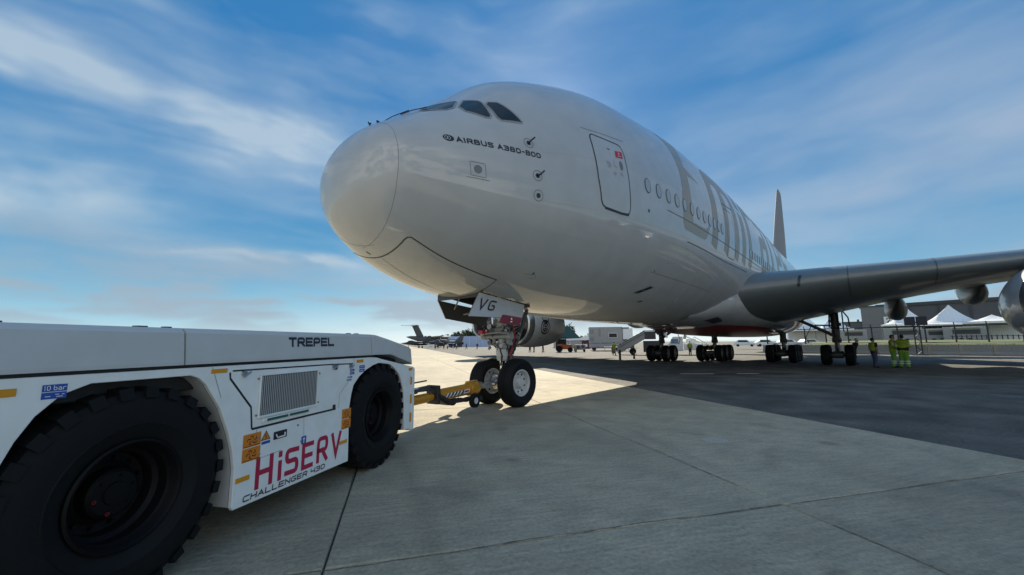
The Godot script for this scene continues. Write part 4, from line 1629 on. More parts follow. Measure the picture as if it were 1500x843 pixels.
var gear_wheel: ArrayMesh
func build_nose_gear(A: Node3D) -> void:
	var N := Node3D.new()
	N.name = "nose_gear"
	A.add_child(N, true)
	var wm := wheel_meshes(0.635, 0.455, 0.34)
	var mesh := commit([wm[0], M.tyre, wm[1], M.rim_white, wm[2], M.ink])
	var steer := 0.0
	for s in [-1.0, 1.0]:
		put(N, "wheel", mesh, Transform3D(Basis(Vector3(0, 0, 1), PI / 2.0 * 0.0) * Basis(Vector3(1, 0, 0), Vector3(0, 0, -s), Vector3(0, s, 0)), V(4.97, s * 0.52, 0.632)))
	var P := func(x: float, y: float, z: float) -> Vector3: return V(4.97 + x, y, z)
	var mb := MB.new()
	mb.cyl(P.call(0, -0.50, 0.632), P.call(0, 0.50, 0.632), 0.075, 14)
	mb.cyl(P.call(0, 0, 0.55), P.call(-0.02, 0, 1.32), 0.085, 18)
	one(N, "piston", mb, M.chrome)
	mb = MB.new()
	mb.lathe(along(Vector3(0, 1, 0), P.call(-0.02, 0, 1.20)), [Vector2(0, 0), Vector2(0.13, 0), Vector2(0.15, 0.05), Vector2(0.15, 0.12), Vector2(0.17, 0.13), Vector2(0.17, 0.36), Vector2(0.13, 0.38), Vector2(0.13, 1.9)], 24)
	mb.box(at(P.call(-0.02, 0, 1.62)), Vector3(0.30, 0.16, 0.34), 0.03)
	one(N, "outer_cylinder", mb, M.rim_white)
	# torque links
	mb = MB.new()
	for s in [-1.0, 1.0]:
		mb.tube([P.call(0.14, s * 0.10, 1.36), P.call(0.42, s * 0.03, 1.04)], 0.032, 8)
		mb.tube([P.call(0.42, s * 0.03, 1.04), P.call(0.08, s * 0.09, 0.72)], 0.032, 8)
	mb.cyl(P.call(0.42, -0.08, 1.04), P.call(0.42, 0.08, 1.04), 0.04, 10)
	one(N, "torque_link", mb, M.gear_grey)
	# drag brace, leaning aft
	mb = MB.new()
	for s in [-1.0, 1.0]:
		mb.tube([P.call(0.12, s * 0.12, 1.32), P.call(0.45, s * 0.20, 1.78), P.call(0.74, s * 0.30, 2.64)], 0.055, 10)
	mb.box(Transform3D(Basis(Vector3(0, 0, 1), -0.55), P.call(0.34, 0, 1.58)), Vector3(0.10, 0.50, 0.22), 0.02)
	one(N, "drag_brace", mb, M.gear_dark)
	# steering gear: two lying cylinders with end caps across the leg
	mb = MB.new()
	mb.cyl(P.call(-0.22, -0.46, 1.86), P.call(-0.22, 0.46, 1.86), 0.065, 16)
	mb.cyl(P.call(-0.10, -0.42, 1.66), P.call(-0.10, 0.42, 1.66), 0.045, 14)
	for s in [-1.0, 1.0]:
		mb.cyl(P.call(-0.22, s * 0.40, 1.86), P.call(-0.22, s * 0.54, 1.86), 0.085, 16)
		mb.box(at(P.call(-0.05, s * 0.30, 1.75)), Vector3(0.16, 0.22, 0.12), 0.02)
	mb.tube([P.call(-0.25, 0.6, 1.90), P.call(-0.40, 0.35, 1.95), P.call(-0.38, -0.2, 1.97), P.call(-0.2, -0.5, 1.92)], 0.035, 8)
	mb.box(at(P.call(-0.05, -0.02, 2.02)), Vector3(0.34, 0.20, 0.34), 0.03)
	one(N, "steering_cylinder", mb, M.gear_grey)
	# lamps
	for l in [[-0.26, -0.16, 2.20, 0.085], [-0.30, 0.20, 2.14, 0.10], [-0.22, -0.34, 2.02, 0.06], [-0.18, 0.44, 2.02, 0.06]]:
		mb = MB.new()
		var t := along(Vector3(-1, -0.05, 0), P.call(l[0], l[1], l[2]))
		mb.lathe(t, [Vector2(0, -0.10), Vector2(l[3] * 0.6, -0.08), Vector2(l[3], 0.0), Vector2(l[3], 0.03), Vector2(l[3] * 0.86, 0.032)], 20)
		var g := MB.new()
		g.lathe(t, [Vector2(l[3] * 0.86, 0.028), Vector2(l[3] * 0.5, 0.036), Vector2(0, 0.04)], 20)
		obj(N, "taxi_light", [mb, M.gear_dark, g, M.lamp_glass])
	# hoses and small fittings
	var rg := RandomNumberGenerator.new()
	rg.seed = 77
	var hose := MB.new()
	for k in 26:
		var y0 := rg.randf_range(-0.3, 0.3)
		var z0 := rg.randf_range(1.5, 2.35)
		var x0 := rg.randf_range(-0.32, 0.30)
		hose.tube([P.call(x0, y0, z0), P.call(x0 + rg.randf_range(-0.15, 0.15), y0 + rg.randf_range(-0.2, 0.2), z0 - 0.12), P.call(x0 * 0.7, y0 * 0.5 + rg.randf_range(-0.12, 0.12), z0 - rg.randf_range(0.2, 0.42)), P.call(x0 * 0.5, y0 * 0.3, z0 - rg.randf_range(0.42, 0.62))], rg.randf_range(0.010, 0.022), 6)
	structure(one(N, "hoses", hose, M.ink), "stuff")
	var fit := MB.new()
	for k in 34:
		fit.box(Transform3D(Basis.from_euler(Vector3(rg.randf(), rg.randf(), rg.randf())), P.call(rg.randf_range(-0.30, 0.34), rg.randf_range(-0.40, 0.40), rg.randf_range(1.50, 2.32))), Vector3(rg.randf_range(0.04, 0.13), rg.randf_range(0.03, 0.10), rg.randf_range(0.04, 0.12)), 0.008)
	structure(one(N, "fittings", fit, M.gear_grey), "stuff")
	var redb := MB.new()
	redb.box(at(P.call(-0.62, 0.20, 1.98)), Vector3(0.14, 0.10, 0.16), 0.01)
	redb.tube([P.call(-0.5, 0.2, 1.98), P.call(-0.2, 0.1, 2.0)], 0.014, 6)
	redb.tube([P.call(0.2, -0.22, 2.2), P.call(0.24, -0.26, 1.9), P.call(0.18, -0.2, 1.55), P.call(0.10, -0.16, 1.36)], 0.016, 6)
	redb.box(at(P.call(0.16, -0.16, 1.33)), Vector3(0.10, 0.05, 0.08), 0.01)
	one(N, "red_safety_ribbon", redb, M.red)
	# lower yoke and tow fitting
	mb = MB.new()
	mb.box(at(P.call(-0.02, 0, 0.632)), Vector3(0.24, 0.22, 0.26), 0.03)
	mb.cyl(P.call(-0.34, 0, 0.60), P.call(0, 0, 0.63), 0.05, 12)
	mb.cyl(P.call(-0.40, -0.11, 0.60), P.call(-0.40, 0.11, 0.60), 0.035, 10)
	for s in [-1.0, 1.0]:
		mb.lathe(along(V(0, s, 0), P.call(0, s * 0.20, 0.632)), [Vector2(0, 0), Vector2(0.16, 0), Vector2(0.22, 0.04), Vector2(0.22, 0.09), Vector2(0.13, 0.1)], 20)
	one(N, "axle_yoke", mb, M.steel)
	# gear doors hanging open, the near one lettered
	var dt := [V(3.18, -0.86, 2.88), V(5.58, -0.86, 2.64), V(5.42, -1.02, 2.24), V(2.68, -1.02, 2.29)]
	dt[1] = V(4.90, -0.86, 2.69)
	dt[2] = V(4.58, -1.02, 2.31)
	slab4(N, "gear_door", dt, 0.03, M.fuselage, M.gear_dark)
	var near: Node3D = N.get_child(N.get_child_count() - 1)
	near.set_meta("label", "white nose gear door with black letters V G")
	var fd := func(p: Vector2, off: float) -> Vector3:
		var top: Vector3 = dt[0].lerp(dt[1], p.x / 1.75)
		var bot: Vector3 = dt[3].lerp(dt[2], p.x / 1.75)
		var nn: Vector3 = (dt[3] - dt[0]).cross(dt[1] - dt[0]).normalized()
		return bot.lerp(top, p.y / 0.585) + nn * off
	mb = MB.new()
	var nn0: Vector3 = (dt[3] - dt[0]).cross(dt[1] - dt[0]).normalized()
	if nn0.z < 0.0:
		print("door normal inward")
	letters(mb, "V", Vector2(0.14, 0.175), 0.29, 0.86, 0.046, 0.02, fd, 0.006, Vector2.RIGHT, 0.0)
	letters(mb, "G", Vector2(0.46, 0.175), 0.29, 0.80, 0.046, 0.02, fd, 0.006, Vector2.RIGHT, 0.0)
	one(near, "door_letters", mb, M.ink)
	mb = MB.new()
	var q4 := [V(3.84, -1.03, 2.375), V(4.55, -1.05, 2.325), V(4.40, -1.07, 2.12), V(3.68, -1.07, 2.17)]
	slab4(N, "red_placard", q4, 0.02, M.placard_red, M.placard_red)
	var pl: Node3D = N.get_child(N.get_child_count() - 1)
	mb.box(Transform3D(Basis.IDENTITY, (q4[0] + q4[1] + q4[2] + q4[3]) * 0.25 + Vector3(0.0, 0.03, 0.012)), Vector3(0.05, 0.05, 0.004))
	mb.box(Transform3D(Basis.IDENTITY, (q4[0] + q4[1] + q4[2] + q4[3]) * 0.25 + Vector3(-0.01, -0.04, 0.012)), Vector3(0.07, 0.03, 0.004))
	one(pl, "print", mb, M.white_mark)
	var ds := [V(3.42, 0.95, 2.84), V(5.55, 0.95, 2.62), V(5.30, 1.06, 2.20), V(3.80, 1.06, 2.36)]
	slab4(N, "gear_door", ds, 0.03, M.gear_dark, M.fuselage)
	for s in [-1.0, 1.0]:
		for r in [[[P.call(-0.3, s * 0.15, 2.5), P.call(-0.5, s * 0.6, 2.55), P.call(-0.6, s * 0.95, 2.5)], 0.025], [[P.call(-1.0, s * 0.9, 2.62), P.call(-1.1, s * 0.55, 2.95)], 0.02]]:
			mb = MB.new()
			mb.tube(r[0], r[1], 6)
			one(N, "door_rod", mb, M.gear_grey)
	mb = MB.new()
	mb.tube([P.call(-0.28, -0.30, 2.75), P.call(-0.36, -0.32, 2.35), P.call(-0.2, -0.2, 2.05)], 0.035, 8)
	one(N, "door_rod", mb, M.gear_grey)

func slab4(parent: Node, called: String, q: Array, th: float, front: Material, back: Material) -> void:
	var n: Vector3 = (q[3] - q[0]).cross(q[1] - q[0]).normalized()   # towards the outside of a port-side door
	var a := MB.new()
	var b := MB.new()
	var o := []
	for p in q:
		o.append(p - n * th)
	for i in 8:
		for j in 4:
			var g := func(u: float, v: float) -> Vector3: return (q[3].lerp(q[2], u)).lerp(q[0].lerp(q[1], u), v)
			a.quad(g.call(i / 8.0, j / 4.0), g.call((i + 1) / 8.0, j / 4.0), g.call((i + 1) / 8.0, (j + 1) / 4.0), g.call(i / 8.0, (j + 1) / 4.0))
	b.quad(o[0], o[1], o[2], o[3])
	for k in 4:
		var m := (k + 1) % 4
		b.quad(q[k], q[m], o[m], o[k])
	obj(parent, called, [a, front, b, back])

func build_main_gear(A: Node3D) -> void:
	var wm := wheel_meshes(0.70, 0.53, 0.36)
	gear_wheel = commit([wm[0], M.tyre, wm[1], M.gear_grey, wm[2], M.ink])
	for g in [[33.58, -6.23, 2, 0.66, 3.9], [33.58, 6.23, 2, 0.66, 3.9], [36.85, -2.63, 3, 0.76, 2.6], [36.85, 2.63, 3, 0.76, 2.6]]:
		var N := Node3D.new()
		N.name = numbered("main_gear", A)
		A.add_child(N, true)
		var ax := [-0.85, 0.85] if g[2] == 2 else [-1.7, 0.0, 1.7]
		var sd := signf(g[1])
		for dx in ax:
			for s in [-1.0, 1.0]:
				put(N, "wheel", gear_wheel, Transform3D(Basis(Vector3(1, 0, 0), Vector3(0, 0, -s), Vector3(0, s, 0)), V(g[0] + dx, g[1] + s * g[3], 0.697)))
		var mb := MB.new()
		for dx in ax:
			mb.cyl(V(g[0] + dx, g[1] - g[3], 0.70), V(g[0] + dx, g[1] + g[3], 0.70), 0.11, 14)
			mb.lathe(along(Vector3(0, 0, 1), V(g[0] + dx, g[1] + 0.3, 0.70)), [Vector2(0, 0), Vector2(0.22, 0), Vector2(0.24, 0.1), Vector2(0.24, 0.5), Vector2(0.22, 0.6), Vector2(0, 0.6)], 18)
		mb.box(at(V(g[0], g[1], 0.74)), Vector3(ax[-1] * 2.0 + 0.3, 0.26, 0.26), 0.05)
		one(N, "bogie_beam", mb, M.gear_dark)
		mb = MB.new()
		mb.cyl(V(g[0], g[1], 0.7), V(g[0], g[1], 1.9), 0.15, 18)
		one(N, "piston", mb, M.gear_grey)
		mb = MB.new()
		mb.lathe(along(Vector3(0, 1, 0), V(g[0], g[1], 1.55)), [Vector2(0, 0), Vector2(0.24, 0), Vector2(0.27, 0.06), Vector2(0.27, 0.3), Vector2(0.23, 0.34), Vector2(0.25, g[4] - 1.2), Vector2(0.25, g[4] - 0.9)], 20)
		for q in 4:
			mb.box(Transform3D(Basis.from_euler(Vector3(0.3 * q, 0.5, 0)), V(g[0] - 0.25, g[1] - 0.2 + 0.13 * q, 1.7 + 0.3 * q)), Vector3(0.16, 0.12, 0.16), 0.02)
		one(N, "outer_cylinder", mb, M.gear_dark)
		mb = MB.new()
		mb.tube([V(g[0] - 0.22, g[1], 1.75), V(g[0] - 0.62, g[1], 1.30), V(g[0] - 0.2, g[1], 0.9)], 0.06, 8)
		one(N, "torque_link", mb, M.gear_dark)
		if g[2] == 2:
			mb = MB.new()
			mb.tube([V(g[0] - 0.1, g[1] - sd * 0.15, 2.05), V(g[0] - 0.4, g[1] - sd * 1.3, 2.75), V(g[0] - 0.6, g[1] - sd * 2.7, 3.55)], 0.11, 10)
			mb.tube([V(g[0] - 0.1, g[1] - sd * 0.15, 2.75), V(g[0] - 0.3, g[1] - sd * 1.15, 2.80)], 0.05, 8)
			mb.tube([V(g[0] - 0.35, g[1] - sd * 0.25, 3.8), V(g[0] - 0.35, g[1] - sd * 0.32, 2.6)], 0.05, 8)
			mb.tube([V(g[0] - 0.2, g[1] - sd * 1.4, 2.7), V(g[0] - 0.35, g[1] - sd * 1.75, 1.9), V(g[0] - 0.3, g[1] - sd * 1.6, 1.5)], 0.03, 6)
			mb.tube([V(g[0] + 0.3, g[1] + sd * 0.3, 4.1), V(g[0] + 0.35, g[1] + sd * 0.75, 3.3), V(g[0] + 0.3, g[1] + sd * 0.8, 2.7)], 0.045, 8)
			for q in 7:
				mb.box(Transform3D(Basis.from_euler(Vector3(0.4 * q, 0.7 * q, 0.2)), V(g[0] - 0.3 + 0.05 * q, g[1] - sd * (0.25 - 0.16 * (q % 4)), 2.1 + 0.24 * q)), Vector3(0.22, 0.16, 0.20), 0.02)
			one(N, "side_brace", mb, M.gear_dark)
		if g[2] == 2:
			mb = MB.new()
			mb.prism(Transform3D(Basis(Vector3(1, 0, 0), Vector3(0, 1, 0), Vector3(0, 0, 1)), V(g[0] - 0.5, g[1] + sd * 0.42, 2.3)), PackedVector2Array([Vector2(0, 0.3), Vector2(0.7, 0), Vector2(1.2, 0.2), Vector2(1.3, 1.7), Vector2(0.1, 1.9)]), 0.05)
			one(N, "gear_door", mb, M.gear_dark)
		else:
			pass
	# doors on the far side, hanging pale below the belly
	for q in [[V(31.2, 3.4, 2.15), 0.5, 1.5, 0.25], [V(29.4, 4.4, 2.5), 1.0, 1.0, -0.3]]:
		var db := MB.new()
		db.box(Transform3D(Basis.from_euler(Vector3(q[3], 0.2, 0)), q[0]), Vector3(q[2], q[1], 0.05), 0.01)
		one(A, "belly_gear_door", db, M.fuselage)

# ---------------------------------------------------------------- aircraft tug
# own axes: X forward along the tug, Y up, Z out towards its right side; the side panel lies at Z = 0
func build_tug() -> void:
	var o := V(-3.127, -3.909, 0.0)
	var fx := V(0.888, 0.460, 0.0).normalized()
	var fz := fx.cross(Vector3.UP)
	var T := thing("aircraft_tug", "long low white aircraft tug with black deep-tread tyres and red lettering", "tug", Transform3D(Basis(fx, Vector3.UP, fz), o))
	var I := Transform3D.IDENTITY
	# wheels
	var ty := MB.new()
	var R := 0.70
	var hw := 0.23
	var lugs := 26
	ty.lathe(I, [Vector2(0.33, -hw * 0.75), Vector2(0.37, -hw * 0.92), Vector2(0.50, -hw), Vector2(0.60, -hw * 0.97), Vector2(0.664, -hw * 0.82), Vector2(0.680, -hw * 0.5), Vector2(0.680, hw * 0.5), Vector2(0.664, hw * 0.82), Vector2(0.60, hw * 0.97), Vector2(0.50, hw), Vector2(0.455, hw * 1.0), Vector2(0.45, hw * 1.03), Vector2(0.44, hw * 1.0), Vector2(0.37, hw * 0.92), Vector2(0.33, hw * 0.75)], 72)
	for k in lugs:
		for s in [-1.0, 1.0]:
			var a := TAU * (k + (0.25 if s > 0 else 0.75)) / lugs
			var w := TAU / lugs * 0.29
			var p := []
			for q in [[a - w, 0.655], [a + w, 0.655], [a + w * 0.86, R], [a - w * 0.86, R]]:
				p.append([cos(q[0]) * q[1], sin(q[0]) * q[1]])
			var inn := []
			var mid := []
			var out := []
			for q in 4:
				var sk := 0.35 * w
				var an := atan2(p[q][1], p[q][0])
				var r := Vector2(p[q][0], p[q][1]).length()
				inn.append(Vector3(cos(an + sk) * r, -s * 0.01, sin(an + sk) * r))
				mid.append(Vector3(p[q][0], s * hw * 0.90, p[q][1]))
				var r2 := r - 0.055 if q < 2 else r - 0.075
				if q < 2:
					r2 = 0.626
				out.append(Vector3(cos(an) * r2, s * hw * 0.99, sin(an) * r2))
			for pr in [[inn, mid], [mid, out]]:
				for q in 4:
					var m := (q + 1) % 4
					if s > 0.0:
						ty.quad(pr[0][q], pr[1][q], pr[1][m], pr[0][m])
					else:
						ty.quad(pr[0][q], pr[0][m], pr[1][m], pr[1][q])
			if s > 0.0:
				ty.quad(out[0], out[3], out[2], out[1])
				ty.quad(inn[0], inn[1], inn[2], inn[3])
			else:
				ty.quad(out[0], out[1], out[2], out[3])
				ty.quad(inn[0], inn[3], inn[2], inn[1])
	var ri := MB.new()
	ri.lathe(I, [Vector2(0.20, -hw * 0.6), Vector2(0.33, -hw * 0.72)], 48)
	ri.lathe(I, [Vector2(0.342, hw * 0.70), Vector2(0.350, hw * 0.93), Vector2(0.335, hw * 0.97), Vector2(0.318, hw * 0.88), Vector2(0.312, hw * 0.70), Vector2(0.296, hw * 0.62), Vector2(0.290, hw * 0.30), Vector2(0.262, hw * 0.20), Vector2(0.250, -hw * 0.1), Vector2(0.200, -hw * 0.15), Vector2(0.165, -hw * 0.05), Vector2(0.155, hw * 0.30), Vector2(0.135, hw * 0.38), Vector2(0.075, hw * 0.40), Vector2(0.07, hw * 0.46), Vector2(0, hw * 0.47)], 56)
	for k in 12:
		var a := TAU * k / 12.0
		ri.cyl(Vector3(cos(a) * 0.218, -hw * 0.2, sin(a) * 0.218), Vector3(cos(a) * 0.218, hw * 0.02, sin(a) * 0.218), 0.015, 6)
	for k in 6:
		var a2 := TAU * k / 6.0
		ri.cyl(Vector3(cos(a2) * 0.112, hw * 0.36, sin(a2) * 0.112), Vector3(cos(a2) * 0.112, hw * 0.44, sin(a2) * 0.112), 0.010, 6)
	var tym := commit([ty, M.tyre])
	var rim := commit([ri, M.tug_rim])
	var cap := MB.new()
	for a3 in [2.2, 3.3]:
		cap.lathe(Transform3D(Basis.IDENTITY, Vector3(cos(a3) * 0.125, hw * 0.40, sin(a3) * 0.125)), [Vector2(0.006, 0.0), Vector2(0.013, 0.0), Vector2(0.013, 0.012), Vector2(0.006, 0.012)], 10)
	var capm := commit([cap, M.hub_red])
	for wh in [[0.0, -hw - 0.005, 1.0, 0.3], [3.126, -hw - 0.005, 1.0, 0.11], [0.0, -2.6 + hw, -1.0, 0.0], [3.126, -2.6 + hw, -1.0, 0.0]]:
		var w := Node3D.new()
		w.name = numbered("wheel", T)
		w.transform = Transform3D(Basis(Vector3(1, 0, 0), Vector3(0, 0, wh[2]), Vector3(0, -wh[2], 0)) * Basis(Vector3(0, 1, 0), wh[3]), Vector3(wh[0], 0.702, wh[1]))
		T.add_child(w, true)
		put(w, "tyre", tym)
		put(w, "rim", rim)
		put(w, "hub_mark", capm)
	# side panels with wheel arches
	var arch1 := v2([-0.80, 0.33, -0.77, 0.60, -0.72, 0.84, -0.67, 1.016, -0.611, 1.171, -0.542, 1.293, -0.436, 1.40, -0.30, 1.452, 0.33, 1.452, 0.40, 1.425, 0.465, 1.367, 0.605, 1.162, 0.70, 0.95, 0.755, 0.78, 0.783, 0.632, 0.783, 0.33])
	var arch2 := v2([2.385, 0.28, 2.375, 0.62, 2.362, 0.895, 2.395, 1.06, 2.434, 1.172, 2.55, 1.27, 2.70, 1.345, 2.88, 1.400, 3.013, 1.421, 3.298, 1.390, 3.45, 1.325, 3.60, 1.225, 3.70, 1.09, 3.76, 0.95, 3.80, 0.70, 3.815, 0.36])
	var outline := v2([-0.92, 0.33]) + arch1 + v2([0.80, 0.305]) + arch2 + v2([4.10, 0.335, 4.08, 1.305, 3.99, 1.318, 3.10, 1.468, 2.95, 1.496, 2.80, 1.505, -0.92, 1.512])
	for s in 2:
		var mb := MB.new()
		var tr := Transform3D(Basis.IDENTITY, Vector3(0, 0, -0.035))
		if s == 1:
			tr = Transform3D(Basis.IDENTITY, Vector3(0, 0, -2.635))
		mb.prism(tr, PackedVector2Array(outline), 0.035 if s == 0 else 0.035, 0.004)
		one(T, "side_panel", mb, M.tug_white)
	# arch linings
	for a in [arch1, arch2]:
		var al := MB.new()
		al.smooth()
		for k in a.size() - 1:
			al.quad(Vector3(a[k].x, a[k].y, -0.04), Vector3(a[k + 1].x, a[k + 1].y, -0.04), Vector3(a[k + 1].x, a[k + 1].y, -0.66), Vector3(a[k].x, a[k].y, -0.66))
		one(T, "arch_lining", al, M.tug_hood)
	# frame and gear between the wheels
	var fr := MB.new()
	fr.box(at(Vector3(1.6, 0.86, -1.3)), Vector3(4.6, 1.10, 1.25), 0.02)
	fr.box(at(Vector3(1.585, 0.88, -0.38)), Vector3(1.50, 1.06, 0.60), 0.02)
	fr.box(at(Vector3(1.585, 0.88, -2.22)), Vector3(1.50, 1.06, 0.60), 0.02)
	for x in [0.0, 3.126]:
		fr.cyl(Vector3(x, 0.70, -2.3), Vector3(x, 0.70, -0.35), 0.12, 14)
		fr.box(at(Vector3(x, 1.40, -1.3)), Vector3(1.25, 0.14, 2.3), 0.01)
	one(T, "frame", fr, M.tug_dark)
	# bumper ends
	for e in [[4.07, 0.30, 0.94], [-0.93, 0.33, 1.16]]:
		var bm := MB.new()
		bm.box(at(Vector3(e[0], e[1] + 0.5, -1.3)), Vector3(0.10, 0.98, 2.61), 0.012)
		one(T, "bumper", bm, M.tug_white)
	# hood panels with a sloping nose
	var bev := 0.025
	for h in [[-0.74, 0.255], [0.270, 2.795], [-9.0, 0.0]]:
		var hb := MB.new()
		if h[0] > -5.0:
			# cross-section leaning slightly inwards at the top
			var cs := [Vector2(0.012, 1.535), Vector2(0.012, 1.56), Vector2(-0.012, 1.775), Vector2(-0.045, 1.812), Vector2(-2.555, 1.812), Vector2(-2.588, 1.775), Vector2(-2.612, 1.56), Vector2(-2.612, 1.535)]
			hood_piece(hb, cs, [[h[0], 0.0, 0.0], [h[1], 0.0, 0.0]])
		else:
			var cs2 := [Vector2(0.012, 1.535), Vector2(0.012, 1.56), Vector2(-0.012, 1.775), Vector2(-0.045, 1.812), Vector2(-2.555, 1.812), Vector2(-2.588, 1.775), Vector2(-2.612, 1.56), Vector2(-2.612, 1.535)]
			hood_piece(hb, cs2, [[2.810, 0.0, 0.0], [2.96, 0.0, -0.006], [3.31, -0.004, -0.062], [3.93, -0.150, -0.175], [3.985, -0.185, -0.185]])
		one(T, "hood_panel", hb, M.tug_hood)
	# dark gap under the hood and a thin pale lip
	var gp := MB.new()
	gp.box(at(Vector3(1.05, 1.522, -1.3)), Vector3(3.7, 0.05, 2.56))
	one(T, "hood_gap", gp, M.tug_dark)
	# cab at the rear end, out of the picture apart from its front edge
	var cb := MB.new()
	cb.prism(Transform3D(Basis.IDENTITY, Vector3(0, 0, -2.60)), PackedVector2Array([Vector2(-0.755, 1.53), Vector2(-0.80, 1.81), Vector2(-1.6, 1.83), Vector2(-1.6, 1.53)]), 2.61, 0.01)
	one(T, "rear_deck", cb, worn(mat("tug_rear", Color(0.20, 0.20, 0.17), 0.6), dirt_light(), 0.5))
	for q in [[-0.72, 0.10], [0.02, 0.09], [0.20, 0.06], [2.45, 0.05], [2.62, 0.05]]:
		var kb := MB.new()
		kb.box(at(Vector3(q[0], 1.817, -0.12)), Vector3(q[1] * 0.8, 0.012, 0.05), 0.003)
		one(T, "hood_latch", kb, M.tug_dark)
	# ---- flat things on the side panel
	var F := func(p: Vector2, off: float) -> Vector3: return Vector3(p.x, p.y, 0.001 + off)
	var H := func(p: Vector2, off: float) -> Vector3: return Vector3(p.x, p.y, 0.012 - (p.y - 1.56) * 0.1117 + off)
	var mb2: MB
	mb2 = MB.new()
	lay_line(mb2, v2([0.665, 1.452, 0.672, 1.40, 0.905, 1.132, 0.930, 0.938]), 0.018, F, 0.001, false, 9.0)
	one(T, "access_panel_gap", mb2, M.tug_dark)
	mb2 = MB.new()
	lay_line(mb2, v2([0.930, 0.938, 2.10, 0.938]), 0.020, F, 0.0014, false, 9.0)
	one(T, "access_panel_gap", mb2, M.tug_dark)
	mb2 = MB.new()
	lay_line(mb2, v2([0.69, 1.463, 1.95, 1.452, 2.40, 1.44]), 0.014, F, 0.001, false, 9.0)
	one(T, "access_panel_gap", mb2, M.tug_dark)
	mb2 = MB.new()
	lay_line(mb2, v2([2.15, 0.938, 2.16, 1.10, 2.34, 1.24, 2.42, 1.43]), 0.005, F, 0.001, false, 9.0)
	one(T, "panel_seam", mb2, M.hair_line)
	mb2 = MB.new()
	lay_line(mb2, v2([0.985, 0.925, 0.995, 0.66, 1.30, 0.67]), 0.004, F, 0.001, false, 9.0)
	one(T, "panel_seam", mb2, M.hair_line)
	mb2 = MB.new()
	lay_line(mb2, v2([1.58, 0.93, 1.60, 0.70]), 0.004, F, 0.001, false, 9.0)
	one(T, "panel_seam", mb2, M.hair_line)
	mb2 = MB.new()
	lay_line(mb2, v2([0.50, 1.505, 0.60, 1.25]), 0.004, F, 0.001, false, 9.0)
	one(T, "panel_seam", mb2, M.hair_line)
	mb2 = MB.new()
	lay_line(mb2, v2([2.42, 1.505, 2.42, 1.43]), 0.004, F, 0.001, false, 9.0)
	one(T, "panel_seam", mb2, M.hair_line)
	# grille: recessed dark box, frame, upright slats
	var gr := Node3D.new()
	gr.name = "grille"
	T.add_child(gr)
	var gb := MB.new()
	gb.box(at(Vector3(1.37, 1.218, 0.004)), Vector3(0.745, 0.36, 0.004))
	one(gr, "recess", gb, M.tug_dark)
	var gf := MB.new()
	gf.box(at(Vector3(1.37, 1.405, 0.010)), Vector3(0.79, 0.014, 0.018), 0.003)
	gf.box(at(Vector3(1.37, 1.031, 0.012)), Vector3(0.79, 0.020, 0.022), 0.003)
	for x in [0.985, 1.752]:
		gf.box(at(Vector3(x, 1.218, 0.010)), Vector3(0.014, 0.36, 0.018), 0.003)
	one(gr, "frame", gf, M.tug_white)
	var sb := MB.new()
	sb.box(Transform3D(Basis(Vector3.UP, 0.45), Vector3.ZERO), Vector3(0.0165, 0.352, 0.006), 0.001)
	var slat := commit([sb, M.slat_grey])
	for k in 33:
		put(gr, "slat", slat, at(Vector3(1.008 + 0.0226 * k, 1.218, 0.012)))
	var gl := MB.new()
	gl.box(at(Vector3(1.34, 0.995, 0.012)), Vector3(0.62, 0.035, 0.02), 0.004)
	one(gr, "ledge", gl, M.tug_white)
	mb2 = MB.new()
	for q in [[1.075, 1.335], [1.352, 1.620]]:
		lay_poly(mb2, v2([q[0], 0.982, q[1], 0.982, q[1], 1.005, q[0], 1.005]), F, 0.0235)
	one(gr, "label_strip", mb2, M.green_label)
	# bolts, latches, recessed handle
	for b in [[0.965, 1.375], [0.965, 1.05], [1.785, 1.365], [1.785, 1.055], [1.02, 0.845], [1.03, 0.70], [1.50, 0.865], [1.56, 0.695]]:
		var bo := MB.new()
		bo.cyl(Vector3(b[0], b[1], 0), Vector3(b[0], b[1], 0.010), 0.012, 10, 0.009)
		one(T, "bolt", bo, M.gear_grey)
	for l in [[0.80, 1.435], [2.02, 1.425], [2.34, 1.415]]:
		var lb := MB.new()
		lb.cyl(Vector3(l[0], l[1], 0), Vector3(l[0], l[1], 0.02), 0.024, 14)
		lb.box(Transform3D(Basis(Vector3(0, 0, 1), 0.5), Vector3(l[0] + 0.02, l[1] - 0.01, 0.024)), Vector3(0.09, 0.014, 0.012), 0.003)
		one(T, "latch", lb, M.steel)
	for l in [[2.065, 1.413], [2.06, 0.965]]:
		var kb2 := MB.new()
		kb2.box(at(Vector3(l[0], l[1], 0.008)), Vector3(0.04, 0.05, 0.014), 0.004)
		one(T, "lock", kb2, M.tug_dark)
	var hn := MB.new()
	hn.box(at(Vector3(1.27, 0.823, 0.003)), Vector3(0.165, 0.072, 0.006), 0.002)
	var hd := MB.new()
	hd.tube([Vector3(1.215, 0.835, 0.008), Vector3(1.222, 0.805, 0.016), Vector3(1.315, 0.805, 0.016), Vector3(1.325, 0.835, 0.008)], 0.006, 6)
	obj(T, "door_handle", [hn, M.ink, hd, M.tug_white])
